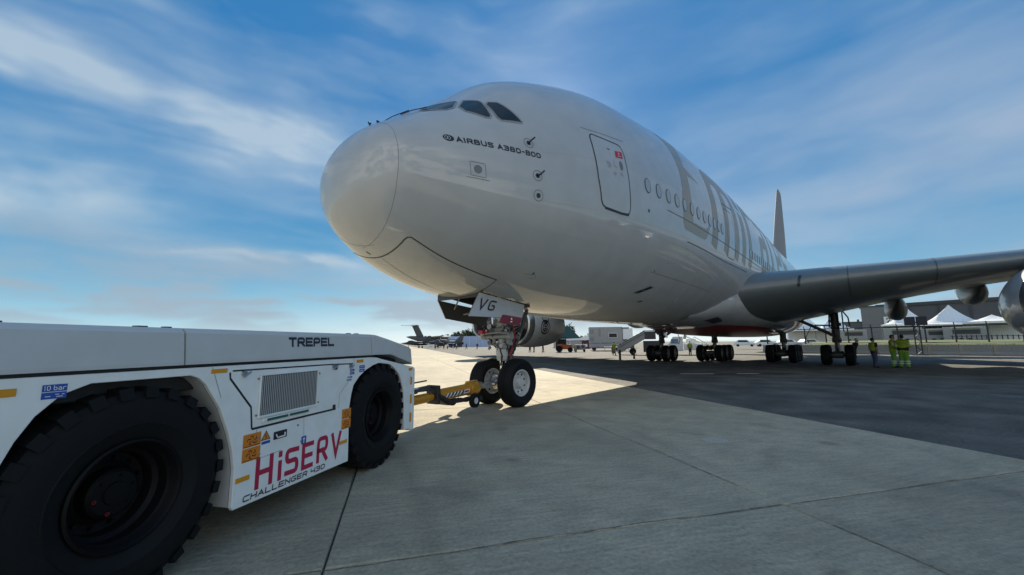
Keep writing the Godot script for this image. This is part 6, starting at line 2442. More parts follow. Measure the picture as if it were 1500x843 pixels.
	var spots2 := [[193.0, 219.0, 8.4, 13.0, "broad dark tree at the left end of the row above the marquee"], [197.0, 215.5, 9.6, 11.0, "dark round tree second from the left above the marquee"], [201.0, 211.5, 11.2, 12.0, "tall dark tree in the middle of the row above the marquee"], [204.5, 208.5, 12.4, 13.0, "tallest dark tree above the marquee"], [208.0, 205.0, 11.4, 12.0, "dark tree above the marquee, right next to the engine lip"], [184.0, 225.5, 4.2, 12.0, "low dark bushy tree behind the fighter jets"], [188.5, 222.5, 5.0, 13.0, "low spreading tree left of the marquee"], [176.0, 232.0, 3.8, 13.0, "low dark tree beneath the T-tail"]]
	for s in spots2:
		var tt := at(V(s[0], s[1], 0), s[2])
		if p1 == null:
			p1 = tree_proto("broadleaf_tree", s[4], "trees on the rise behind the marquee", 501, tt, 10.0, 10.0, 0.42)
			p1.transform = Transform3D(Basis(Vector3.UP, s[2]).scaled(Vector3(s[3] / 10.0, s[2] / 10.0, s[3] / 10.0)), V(s[0], s[1], 0))
		else:
			copy_of(p1, Transform3D(Basis(Vector3.UP, s[2] * 3.0).scaled(Vector3(s[3] / 10.0, s[2] / 10.0, s[3] / 10.0)), V(s[0], s[1], 0)), s[4])

func build_middle_background() -> void:
	var mb := MB.new()
	# orange loader
	var L := thing("compact_tractor", "small orange tractor with black cab frame beside a low cart", "tractor", facing(58.2, 32.7, 0.0))
	mb.box(at(Vector3(0.35, 0.85, 0)), Vector3(1.5, 0.75, 1.1), 0.08)
	mb.box(at(Vector3(-0.75, 1.05, 0)), Vector3(0.8, 0.5, 1.2), 0.06)
	one(L, "body", mb, M.machine_orange)
	mb = MB.new()
	for sx in [-1.1, 0.2]:
		for sz in [-0.5, 0.5]:
			mb.box(at(Vector3(sx, 1.75, sz)), Vector3(0.1, 1.2, 0.1))
	mb.box(at(Vector3(-0.45, 2.33, 0)), Vector3(1.6, 0.12, 1.3), 0.03)
	mb.box(at(Vector3(-1.25, 1.2, 0)), Vector3(0.3, 1.7, 1.2), 0.04)
	mb.box(at(Vector3(-0.45, 1.62, -0.5)), Vector3(1.3, 0.9, 0.05))
	mb.box(at(Vector3(-1.05, 1.9, 0)), Vector3(0.08, 0.9, 1.1))
	one(L, "cab", mb, M.tug_dark)
	L.scale = Vector3.ONE * 1.12
	for w in [[-0.85, 0.52, 0.52], [0.85, 0.40, 0.40]]:
		for s in [-1.0, 1.0]:
			mb = MB.new()
			mb.lathe(Transform3D(Basis(Vector3(1, 0, 0), PI / 2), Vector3(w[0], w[1], s * 0.62)), tyre_prof(w[1], 0.34, w[1] * 0.5), 20)
			mb.cyl(Vector3(w[0], w[1], s * 0.52), Vector3(w[0], w[1], s * 0.74), w[1] * 0.5, 12)
			one(L, "wheel", mb, M.tyre)
	mb = MB.new()
	mb.box(Transform3D(Basis(Vector3(0, 0, 1), -0.5), Vector3(1.25, 0.9, 0)), Vector3(0.9, 0.14, 0.9), 0.02)
	mb.box(at(Vector3(1.6, 0.45, 0)), Vector3(0.35, 0.6, 1.3), 0.03)
	one(L, "front_loader", mb, M.cloth_tan)
	# cart
	var C := thing("ground_power_cart", "low grey wheeled service cart right of the orange tractor", "cart", facing(61.5, 31.6))
	mb = MB.new()
	mb.box(at(Vector3(0, 0.85, 0)), Vector3(2.0, 0.9, 1.2), 0.05)
	one(C, "housing", mb, M.gear_grey)
	mb = MB.new()
	mb.cyl(Vector3(-0.3, 0.85, 0.6), Vector3(-0.3, 0.85, 0.64), 0.28, 16)
	mb.box(at(Vector3(0.55, 0.95, 0.61)), Vector3(0.5, 0.4, 0.04))
	one(C, "front_grille", mb, M.gear_dark)
	for sx in [-0.75, 0.75]:
		for sz in [-0.5, 0.5]:
			mb = MB.new()
			mb.cyl(Vector3(sx, 0.22, sz - 0.08), Vector3(sx, 0.22, sz + 0.08), 0.22, 14)
			one(C, "wheel", mb, M.tyre)
	# grey cabin with window
	var K := thing("grey_cabin", "two-storey-high grey cabin container with small dark window by the stairs", "cabin", facing(74.3, 33.0, 0.0, 0.10))
	mb = MB.new()
	mb.box(at(Vector3(0, 3.2, -1.6)), Vector3(6.7, 3.3, 3.2), 0.03)
	mb.box(at(Vector3(0, 1.05, -1.6)), Vector3(6.6, 0.85, 3.0), 0.02)
	one(K, "wall", mb, M.cabin_grey)
	mb = MB.new()
	mb.box(at(Vector3(1.4, 3.1, 0.02)), Vector3(1.6, 0.85, 0.06))
	var wn := one(K, "window", mb, M.glass_dark)
	mb = MB.new()
	for q in [[1.4, 3.55, 1.8, 0.08], [1.4, 2.65, 1.8, 0.08], [0.55, 3.1, 0.08, 0.9], [2.25, 3.1, 0.08, 0.9]]:
		mb.box(at(Vector3(q[0], q[1], 0.05)), Vector3(q[2], q[3], 0.08))
	one(wn, "frame", mb, M.tent_white)
	for v in [[-2.9, 3.9, 0.9, 0.8], [-2.9, 2.4, 0.9, 0.9], [-1.3, 3.7, 0.45, 1.5]]:
		mb = MB.new()
		mb.box(at(Vector3(v[0], v[1], 0.02)), Vector3(v[2], v[3], 0.06))
		one(K, "louvre", mb, M.gear_grey)
	mb = MB.new()
	for x in [-2.4, 2.4]:
		for z in [-0.6, -2.6]:
			mb.cyl(Vector3(x, 0.38, z - 0.12), Vector3(x, 0.38, z + 0.12), 0.38, 14)
	one(K, "undercarriage", mb, M.tug_dark)
	mb = MB.new()
	mb.box(at(Vector3(3.9, 4.6, -1.0)), Vector3(1.6, 0.3, 2.0))
	mb.box(at(Vector3(3.4, 2.3, 0.0)), Vector3(0.10, 4.6, 0.10))
	one(K, "side_canopy", mb, M.gear_grey)
	# steps truck
	var S := thing("boarding_stairs", "pale mobile boarding stairs rising to the right under the belly", "stairs", facing(50.6, 16.0, 0.0))
	mb = MB.new()
	var prof := PackedVector2Array([Vector2(-2.6, 0.15), Vector2(-2.4, 0.15), Vector2(1.0, 2.05), Vector2(1.0, 3.15), Vector2(-2.6, 1.15)])
	mb.prism(at(Vector3(0, 0, 0.72)), prof, 0.06)
	mb.prism(at(Vector3(0, 0, -0.78)), prof, 0.06)
	one(S, "side_panel", mb, M.cabin_grey)
	for k in 11:
		mb = MB.new()
		mb.box(at(Vector3(-2.35 + 0.31 * k, 0.22 + 0.175 * k, 0)), Vector3(0.30, 0.05, 1.45))
		one(S, "step", mb, M.gear_grey)
	mb = MB.new()
	mb.tube([Vector3(-2.6, 1.2, 0.80), Vector3(1.0, 3.2, 0.80), Vector3(2.2, 3.2, 0.80)], 0.05, 8)
	mb.tube([Vector3(-2.6, 0.85, 0.80), Vector3(1.0, 2.85, 0.80)], 0.03, 8)
	for k in 8:
		mb.box(Transform3D(Basis(Vector3(0, 0, 1), 0.5), Vector3(-2.2 + 0.45 * k, 1.42 + 0.25 * k, 0.80)), Vector3(0.10, 0.16, 0.06))
	one(S, "handrail", mb, M.hangar_dark)
	mb = MB.new()
	mb.box(at(Vector3(1.9, 1.1, 0)), Vector3(2.2, 1.5, 1.4), 0.05)
	mb.box(at(Vector3(1.7, 2.6, -0.7)), Vector3(1.6, 1.1, 0.06))
	one(S, "platform_base", mb, M.gear_dark)
	for w in [-0.6, 2.2]:
		for s in [-0.7, 0.7]:
			mb = MB.new()
			mb.cyl(Vector3(w, 0.45, s - 0.14), Vector3(w, 0.45, s + 0.14), 0.45, 16)
			one(S, "wheel", mb, M.tyre)
	# white service truck seen between the wheels
	var W := thing("service_truck", "white service truck with blue-tinted windscreen parked behind the wheels", "truck", facing(52.8, 10.6, 0.0))
	mb = MB.new()
	mb.prism(at(Vector3(-1.9, 0, -1.0)), PackedVector2Array([Vector2(0, 0.5), Vector2(1.9, 0.5), Vector2(1.9, 2.35), Vector2(0.7, 2.35), Vector2(0.15, 1.4), Vector2(0, 1.3)]), 2.0, 0.05)
	one(W, "cab", mb, M.tent_white)
	mb = MB.new()
	mb.box(at(Vector3(-1.0, 1.75, 0.995)), Vector3(0.9, 0.6, 0.04), 0.01)
	one(W, "window", mb, mat("truck_glass", Color(0.12, 0.2, 0.3), 0.1))
	mb = MB.new()
	mb.box(at(Vector3(1.6, 1.0, 0)), Vector3(3.0, 0.8, 2.0), 0.04)
	mb.box(at(Vector3(1.0, 1.7, -0.4)), Vector3(1.2, 0.7, 1.0), 0.04)
	mb.tube([Vector3(0.3, 2.4, 0.6), Vector3(2.6, 1.3, 0.6)], 0.07, 8)
	mb.tube([Vector3(0.5, 1.4, 0.9), Vector3(1.4, 2.3, 0.9), Vector3(2.8, 1.4, 0.9)], 0.05, 8)
	one(W, "load_bed", mb, M.tent_white)
	for w in [-1.2, 2.1]:
		for s in [-0.85, 0.85]:
			mb = MB.new()
			mb.cyl(Vector3(w, 0.42, s - 0.13), Vector3(w, 0.42, s + 0.13), 0.42, 16)
			one(W, "wheel", mb, M.tyre)
	# black bollards before the stairs
	for b in [[33.9, 10.5, 0.90, 0.11, "taller dark bollard with pale top standing left before the stairs"], [36.9, 10.4, 0.62, 0.10, "shorter dark bollard right of the taller one"], [36.8, 2.1, 0.62, 0.07, "thin dark post between the inner bogies"]]:
		var P := thing("bollard", b[4], "bollard", at(V(b[0], b[1], 0)), "dark bollards by the main gear")
		mb = MB.new()
		mb.cyl(Vector3.ZERO, Vector3(0, b[2], 0), b[3], 14, b[3] * 0.9)
		one(P, "post", mb, M.tug_dark)
		mb = MB.new()
		mb.cyl(Vector3(0, b[2], 0), Vector3(0, b[2] + 0.06, 0), b[3] * 0.95, 14, b[3] * 0.6)
		one(P, "cap", mb, M.cloth_tan)
	# low equipment by the cabin
	for e in [[67.5, 28.5, "low pale trestle table in front of the cabin"], [66.0, 25.6, "pale folding trestle next to the hi-vis worker"]]:
		var E := thing("trestle", e[2], "trestle", facing(e[0], e[1]), "pale trestles by the cabin")
		mb = MB.new()
		mb.box(at(Vector3(0, 0.8, 0)), Vector3(2.6, 0.10, 0.8), 0.01)
		one(E, "top", mb, M.tent_white)
		for s in [-1.1, 1.1]:
			for z in [-0.3, 0.3]:
				mb = MB.new()
				mb.tube([Vector3(s, 0.78, z * 0.6), Vector3(s * 1.1, 0.0, z)], 0.04, 6)
				one(E, "leg", mb, M.gear_grey)
	var BN := thing("waste_bin", "dark grey round bin with pale lid beside the worker", "bin", at(V(56.5, 22.5, 0)))
	mb = MB.new()
	mb.cyl(Vector3.ZERO, Vector3(0, 1.0, 0), 0.30, 16, 0.34)
	one(BN, "drum", mb, M.gear_dark)
	mb = MB.new()
	mb.cyl(Vector3(0, 1.0, 0), Vector3(0, 1.14, 0), 0.36, 16, 0.2)
	one(BN, "lid", mb, M.tent_white)
	# long white show tents, red booth, pointed dark green roof
	var X := thing("show_tent", "long white show tent with sloping roof behind the cart", "tent", facing(108.0, 58.0))
	mb = MB.new()
	mb.prism(at(Vector3(-9.5, 0, -14)), PackedVector2Array([Vector2(0, 2.75), Vector2(8, 3.0), Vector2(14, 5.2), Vector2(24, 5.9), Vector2(24, 2.6), Vector2(0, 2.3)]), 14.0)
	one(X, "roof", mb, M.tent_white)
	mb = MB.new()
	mb.box(at(Vector3(-5, 1.2, -7)), Vector3(9, 2.4, 13.5))
	one(X, "wall", mb, M.cabin_grey)
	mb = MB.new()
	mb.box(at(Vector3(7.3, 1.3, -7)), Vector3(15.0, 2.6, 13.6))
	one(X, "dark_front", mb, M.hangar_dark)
	for k in 5:
		mb = MB.new()
		mb.box(at(Vector3(-9.0 + 4.6 * k, 1.2, 0.1)), Vector3(0.14, 2.4, 0.14))
		one(X, "upright", mb, M.tent_white)
	var RB := thing("red_booth", "small dark red booth with white emblem left of the cabin", "booth", facing(96.0, 50.5))
	mb = MB.new()
	mb.box(at(Vector3(0, 1.0, -1)), Vector3(2.2, 2.0, 2.0), 0.02)
	one(RB, "wall", mb, mat("booth_red", Color(0.10, 0.012, 0.03), 0.6))
	mb = MB.new()
	mb.box(at(Vector3(0.0, 0.9, 0.02)), Vector3(0.8, 0.7, 0.05))
	one(RB, "emblem_panel", mb, M.tent_white)
	mb = MB.new()
	mb.box(at(Vector3(0, 2.05, -0.9)), Vector3(2.5, 0.12, 2.4))
	one(RB, "roof", mb, M.hangar_dark)
	var PY := thing("pyramid_roof_pavilion", "dark green pyramid-roofed pavilion just behind the engine", "pavilion", facing(122.5, 73.5))
	mb = MB.new()
	for k in 4:
		var a := PI / 4 + PI / 2 * k
		mb.tri(Vector3(cos(a) * 7.4, 2.6, sin(a) * 7.4), Vector3(0, 8.0, 0), Vector3(cos(a + PI / 2) * 7.4, 2.6, sin(a + PI / 2) * 7.4))
	one(PY, "roof", mb, M.dark_green)
	mb = MB.new()
	mb.box(at(Vector3(0, 1.3, 0)), Vector3(9.0, 2.6, 9.0))
	one(PY, "wall", mb, M.hangar_dark)
	for s in [[130.5, 79.0, 9.0, 6.5, 611, "sparse tree with gaps in its crown sticking out behind the engine"], [134.0, 74.0, 4.6, 7.0, 612, "low dark tree behind the white show tent"], [136.0, 70.5, 5.2, 7.0, 613, "dark bushy tree left of the cabin roof"]]:
		tree_proto("small_tree", s[5], "trees behind the show tent", s[4], at(V(s[0], s[1], 0)), s[2], s[3], 0.30)

func build_right_background() -> void:
	var mb := MB.new()
	# raised grass behind the barrier
	var b0 := Vector2(59.8, -30.0)
	var b1 := Vector2(66.8, 5.0)
	var dirb := (b1 - b0).normalized()
	var nb := Vector2(dirb.y, -dirb.x)   # away from the airliner
	var rows := []
	for q in [[0.30, 0.15], [0.45, 0.95], [2.0, 1.18], [6.0, 1.38], [20.0, 1.6], [40.0, 1.68], [130.0, 1.6], [260.0, 0.6]]:
		var r := []
		for k in 23:
			var u := -30.0 + (b0.distance_to(b1) + 30.0) * k / 22.0
			var fade := 1.0 - smoothstep(b0.distance_to(b1) - 6.0, b0.distance_to(b1), u)
			var wob := 0.06 * sin(k * 2.3 + q[0])
			var p = b0 + dirb * u + nb * q[0]
			r.append(V(p.x, p.y, (q[1] + wob) * fade + 0.02))
		rows.append(r)
	mb.grid(rows, false, false)
	var gs := one(self, "grass_bank", mb, M.grass)
	structure(gs)
	var tuft := MB.new()
	var g := RandomNumberGenerator.new()
	g.seed = 91
	for k in 2600:
		var u := g.randf_range(-14.0, b0.distance_to(b1) - 4.0)
		var near := g.randf() < 0.35
		var p := b0 + dirb * u + nb * (g.randf_range(-0.35, -0.05) if near else g.randf_range(0.5, 3.5))
		var z := 0.0 if near else 1.02
		var h := g.randf_range(0.08, 0.28)
		var s := V(g.randf_range(-0.1, 0.1), g.randf_range(-0.1, 0.1), 0)
		var c := V(p.x, p.y, z)
		tuft.st.set_color(Color(1, 1, 1) * g.randf_range(0.7, 1.5))
		tuft.tri(c - s * 0.6, c + s * 0.6, c + Vector3(s.z, h, s.x))
	var tm := mat("tuft", Color(0.10, 0.12, 0.035), 0.9)
	tm.vertex_color_use_as_albedo = true
	structure(one(self, "grass_tufts", tuft, tm), "stuff")
	# concrete barrier of separate blocks
	var seg := 2.45
	var n := int(b0.distance_to(b1) / seg)
	var BW := thing("concrete_barrier", "long low concrete barrier of joined blocks along the tarmac edge", "barrier", Transform3D.IDENTITY)
	var prof := PackedVector2Array([Vector2(-0.30, 0), Vector2(0.30, 0), Vector2(0.30, 0.12), Vector2(0.14, 0.40), Vector2(0.10, 1.14), Vector2(-0.10, 1.14), Vector2(-0.14, 0.40), Vector2(-0.30, 0.12)])
	var bx := V(nb.x, nb.y, 0).normalized()
	var bz := bx.cross(Vector3.UP)
	mb = MB.new()
	mb.prism(Transform3D(Basis(bx, Vector3.UP, bz), Vector3.ZERO), prof, seg - 0.03)
	var bm := commit([mb, M.barrier])
	for k in n + 6:
		var p := b0 + dirb * (k - 6) * seg
		var q := b0 + dirb * (k - 5) * seg
		var o := V(p.x, p.y, 0)
		if bz.dot(V(dirb.x, dirb.y, 0)) < 0.0:
			o = V(q.x, q.y, 0)
		put(BW, "block", bm, Transform3D(Basis(bx, Vector3.UP, bz), o + Vector3(0, rng.randf_range(-0.015, 0.015), 0)))
	# security fence
	var FE := thing("security_fence", "tall dark security fence with outward leaning tops behind the barrier", "fence", Transform3D.IDENTITY)
	var f0 := b0 + nb * 5.5
	var prev := Vector3.ZERO
	for k in range(-5, 15):
		var p := f0 + dirb * (k * 2.55)
		var c := V(p.x, p.y, 1.22)
		mb = MB.new()
		mb.box(at(c + Vector3(0, 1.1, 0)), Vector3(0.15, 2.2, 0.15))
		mb.tube([c + Vector3(0, 2.15, 0), c + Vector3(0, 2.55, 0) - V(nb.x, nb.y, 0) * 0.4], 0.05, 6)
		one(FE, "post", mb, M.fence_dark)
		if k > -5:
			mb = MB.new()
			for h in [0.15, 2.15]:
				mb.cyl(prev + Vector3(0, h, 0), c + Vector3(0, h, 0), 0.05, 6)
			for h in [0.0, 1.0]:
				mb.cyl(prev + Vector3(0, 2.2 + h * 0.33, 0) - V(nb.x, nb.y, 0) * 0.36 * h, c + Vector3(0, 2.2 + h * 0.33, 0) - V(nb.x, nb.y, 0) * 0.36 * h, 0.012, 4)
			one(FE, "rail", mb, M.fence_dark)
			mb = MB.new()
			for q in 16:
				var w := prev.lerp(c, (q + 0.5) / 16.0)
				mb.cyl(w + Vector3(0, 0.15, 0), w + Vector3(0, 2.15, 0), 0.0025, 3)
			for q in 5:
				mb.cyl(prev + Vector3(0, 0.4 + 0.36 * q, 0), c + Vector3(0, 0.4 + 0.36 * q, 0), 0.003, 3)
			one(FE, "mesh_panel", mb, M.fence_dark)
		prev = c
	# low picket railing further back
	var PK := thing("picket_railing", "low dark picket railing in front of the small right-hand tents", "railing", facing(92.0, -25.0, 1.28))
	for k in 26:
		mb = MB.new()
		mb.box(at(Vector3(-6.5 + 0.52 * k, 0.55, 0)), Vector3(0.12, 1.1, 0.08))
		one(PK, "picket", mb, M.fence_dark)
	mb = MB.new()
	mb.box(at(Vector3(0, 0.95, 0)), Vector3(13.4, 0.08, 0.06))
	mb.box(at(Vector3(0, 0.2, 0)), Vector3(13.4, 0.08, 0.06))
	one(PK, "rail", mb, M.fence_dark)
	# tents
	tent("pointed_tent", "smaller left white tent with pointed peak beside the numbered sign", "white tents behind the fence", facing(116.2, -15.1, 1.3), 8.4, 3.6, 7.1, 7.6, true)
	tent("pointed_tent", "larger white tent with the tallest pointed peak", "white tents behind the fence", facing(114.0, -21.0, 1.3), 9.6, 3.4, 7.2, 9.0, true)
	tent("pointed_tent", "flat-peaked white tent nearest the engine", "white tents behind the fence", facing(111.0, -26.0, 1.3), 7.4, 3.6, 4.9, 7.0, false)
	tent("pointed_tent", "pale tent half hidden by the landing gear leg", "white tents behind the fence", facing(118.0, -2.6, 1.3), 7.0, 3.0, 6.6, 7.0, false)
	tent("pointed_tent", "pointed white tent showing left of the landing gear side brace", "white tents behind the fence", facing(116.0, 2.6, 1.3), 7.5, 3.0, 6.9, 7.0, false)
	for q in [[121.0, -26.5, "left one of two small white parasol tents behind the railing"], [120.0, -31.0, "right one of two small white parasol tents behind the railing"]]:
		tent("parasol_tent", q[2], "small white parasol tents", facing(q[0], q[1], 1.25), 4.4, 2.2, 3.4, 4.4, true)
	# stalls and trucks behind the fence
	for s in [[100.0, -13.2, 5.2, 2.3, "pale catering trailer below the numbered sign"], [99.0, -17.5, 4.0, 2.0, "pale catering trailer below the smaller pointed tent"], [97.0, -20.5, 5.0, 2.2, "pale catering trailer below the tallest tent"], [104.0, -6.0, 4.5, 2.2, "pale catering trailer seen behind the gear leg"]]:
		var S := thing("catering_trailer", s[4], "trailer", facing(s[0], s[1], 1.28), "catering trailers behind the fence")
		mb = MB.new()
		mb.box(at(Vector3(0, s[3] * 0.5 + 0.35, -1)), Vector3(s[2], s[3], 2.0), 0.06)
		one(S, "body", mb, M.cabin_grey)
		mb = MB.new()
		mb.box(at(Vector3(0.2, s[3] * 0.62 + 0.35, 0.01)), Vector3(s[2] * 0.62, s[3] * 0.36, 0.05))
		one(S, "hatch", mb, M.hangar_dark)
		mb = MB.new()
		mb.box(Transform3D(Basis(Vector3(1, 0, 0), -0.5), Vector3(0.2, s[3] * 0.85 + 0.35, 0.35)), Vector3(s[2] * 0.64, 0.04, 0.8))
		one(S, "awning", mb, M.tent_white)
		for x in [-0.5, 0.5]:
			mb = MB.new()
			mb.cyl(Vector3(x, 0.33, -0.2), Vector3(x, 0.33, 0.03), 0.33, 14)
			one(S, "wheel", mb, M.tyre)
	# parked cars beyond the belly
	var car: Node3D = null
	var ci := 0
	for s in [[97.0, 12.0, "white parked car leftmost in the row beyond the belly"], [97.0, 8.0, "white parked car second in the row beyond the belly"], [97.5, 4.2, "white parked car third in the row beyond the belly"], [98.0, 0.6, "white parked car just left of the inner bogie"]]:
		var tt := facing(s[0], s[1], 0.55, 0.2 * ci)
		ci += 1
		if car:
			copy_of(car, tt, s[2])
			continue
		car = thing("parked_car", s[2], "car", tt, "white cars parked beyond the grass")
		mb = MB.new()
		mb.prism(at(Vector3(-2.1, 0, -0.85)), PackedVector2Array([Vector2(0, 0.3), Vector2(4.2, 0.3), Vector2(4.2, 0.8), Vector2(3.3, 0.95), Vector2(2.6, 1.45), Vector2(0.9, 1.45), Vector2(0.3, 0.95), Vector2(0, 0.9)]), 1.7, 0.08)
		one(car, "body", mb, M.tent_white)
		mb = MB.new()
		mb.prism(at(Vector3(-2.1, 0, 0.80)), PackedVector2Array([Vector2(0.75, 0.95), Vector2(2.9, 0.95), Vector2(2.5, 1.36), Vector2(1.0, 1.36)]), 0.06)
		one(car, "window", mb, M.glass_dark)
		for x in [-1.3, 1.3]:
			for z in [-0.75, 0.75]:
				mb = MB.new()
				mb.cyl(Vector3(x, 0.3, z - 0.1), Vector3(x, 0.3, z + 0.1), 0.3, 14)
				one(car, "wheel", mb, M.tyre)
	# lighting truss with loudspeaker boxes
	var TR := thing("truss_tower", "slim black lattice truss tower standing before the barrier", "truss tower", facing(61.0, -12.3, 0.0))
	mb = MB.new()
	var hgt := 3.9
	for sx in [-0.24, 0.24]:
		for sz in [-0.24, 0.24]:
			mb.cyl(Vector3(sx, 0, sz), Vector3(sx, hgt, sz), 0.06, 6)
	one(TR, "upright_tubes", mb, M.fence_dark)
	mb = MB.new()
	for k in 8:
		var y := hgt * k / 8.0
		var y2 := hgt * (k + 1) / 8.0
		var s := 1.0 if k % 2 == 0 else -1.0
		for z in [-0.24, 0.24]:
			mb.cyl(Vector3(-0.24 * s, y, z), Vector3(0.24 * s, y2, z), 0.042, 5)
			mb.cyl(Vector3(z, y, -0.24 * s), Vector3(z, y2, 0.24 * s), 0.026, 5)
	one(TR, "lattice", mb, M.fence_dark)
	for x in [-0.48, 0.48]:
		mb = MB.new()
		mb.box(at(Vector3(x, hgt - 0.1, 0.1)), Vector3(0.92, 0.95, 0.6), 0.03)
		one(TR, "speaker_box", mb, M.ink)
	mb = MB.new()
	mb.box(at(Vector3(0, 0.05, 0)), Vector3(1.2, 0.1, 1.2))
	one(TR, "base_plate", mb, M.fence_dark)

# ---------------------------------------------------------------- people
func nets(mb: MB, bones: Array, k: float, cell: float) -> void:   # one smooth skin round tapered bones [a, b, ra, rb]
	var lo := Vector3.ONE * 1e9
	var hi := Vector3.ONE * -1e9
	for b in bones:
		var r: float = maxf(b[2], b[3]) + cell * 2.0
		for p in [b[0], b[1]]:
			lo = lo.min(p - Vector3.ONE * r)
			hi = hi.max(p + Vector3.ONE * r)
	var n := Vector3i(((hi - lo) / cell).ceil()) + Vector3i.ONE * 2
	var f := PackedFloat32Array()
	f.resize(n.x * n.y * n.z)
	f.fill(1.0)
	for b in bones:
		var A: Vector3 = b[0]
		var AB: Vector3 = b[1] - b[0]
		var ra: float = b[2]
		var rb: float = b[3]
		var L2 := maxf(AB.length_squared(), 1e-9)
		var rm := maxf(ra, rb) + k + cell * 1.5
		var i0 := Vector3i(((A.min(b[1]) - Vector3.ONE * rm - lo) / cell).floor()).clamp(Vector3i.ZERO, n - Vector3i.ONE)
		var i1 := Vector3i(((A.max(b[1]) + Vector3.ONE * rm - lo) / cell).ceil()).clamp(Vector3i.ZERO, n - Vector3i.ONE)
		for z in range(i0.z, i1.z + 1):
			for y in range(i0.y, i1.y + 1):
				var row := (z * n.y + y) * n.x
				for x in range(i0.x, i1.x + 1):
					var p := lo + Vector3(x, y, z) * cell - A
					var t := clampf(p.dot(AB) / L2, 0.0, 1.0)
					var d := (p - AB * t).length() - lerpf(ra, rb, t)
					var g := f[row + x]
					var h := maxf(k - absf(g - d), 0.0) / k
					f[row + x] = minf(g, d) - h * h * k * 0.25
	var idx := {}
	var vs := {}
	var sx := 1
	var sy := n.x
	var sz := n.x * n.y
	for z in n.z - 1:
		for y in n.y - 1:
			var base := z * sz + y * sy
			for x in n.x - 1:
				var o := base + x
				var c := [f[o], f[o + sx], f[o + sy], f[o + sx + sy], f[o + sz], f[o + sx + sz], f[o + sy + sz], f[o + sx + sy + sz]]
				var neg := 0
				for q in c:
					if q < 0.0:
						neg += 1
				if neg == 0 or neg == 8:
					continue
				var s := Vector3.ZERO
				var m := 0
				for e in [[0, 1], [2, 3], [4, 5], [6, 7], [0, 2], [1, 3], [4, 6], [5, 7], [0, 4], [1, 5], [2, 6], [3, 7]]:
					var u: float = c[e[0]]
					var v: float = c[e[1]]
					if (u < 0.0) != (v < 0.0):
						var t := u / (u - v)
						var pa := Vector3(e[0] & 1, (e[0] >> 1) & 1, e[0] >> 2)
						var pb := Vector3(e[1] & 1, (e[1] >> 1) & 1, e[1] >> 2)
						s += pa.lerp(pb, t)
						m += 1
				vs[o] = lo + (Vector3(x, y, z) + s / m) * cell
	mb.smooth()
	for o in vs:
		for ax in 3:
			var step: int = [sx, sy, sz][ax]
			var u: int = [sy, sz, sx][ax]
			var v: int = [sz, sx, sy][ax]
			if (f[o] < 0.0) == (f[o + step] < 0.0):
				continue
			if not (vs.has(o - u) and vs.has(o - v) and vs.has(o - u - v)):
				continue
			if f[o] < 0.0:
				mb.quad(vs[o - u - v], vs[o - v], vs[o], vs[o - u])
			else:
				mb.quad(vs[o - u - v], vs[o - u], vs[o], vs[o - v])
	mb.flat()

func hand_bones(w: Vector3, d: Vector3, side: Vector3, curl: float) -> Array:   # w wrist, d along the fingers, side towards the thumb
	d = d.normalized()
	side = (side - d * side.dot(d)).normalized()
	var palm := d.cross(side).normalized()
	var o := []
	for q in [-0.022, 0.0, 0.022]:
		o.append([w + side * q * 0.6, w + d * 0.085 + side * q, 0.019, 0.016])
	var len := [0.066, 0.078, 0.072, 0.055]
	for k in 4:
		var b := w + d * 0.085 + side * (0.030 - 0.020 * k)
		var d1 := (d + palm * curl * (0.5 + 0.1 * k)).normalized()
		var m: Vector3 = b + d1 * len[k] * 0.55
		var d2 := (d + palm * curl * (1.4 + 0.15 * k)).normalized()
		o.append([b, m, 0.0095, 0.0088])
		o.append([m, m + d2 * len[k] * 0.5, 0.0088, 0.0075])
	var tb := w + d * 0.03 + side * 0.026
	var td := (d * 0.8 + side * 0.75 + palm * 0.25).normalized()
	o.append([tb, tb + td * 0.045, 0.013, 0.011])
	o.append([tb + td * 0.045, tb + td * 0.045 + (d + palm * 0.3).normalized() * 0.030, 0.011, 0.009])
	return o

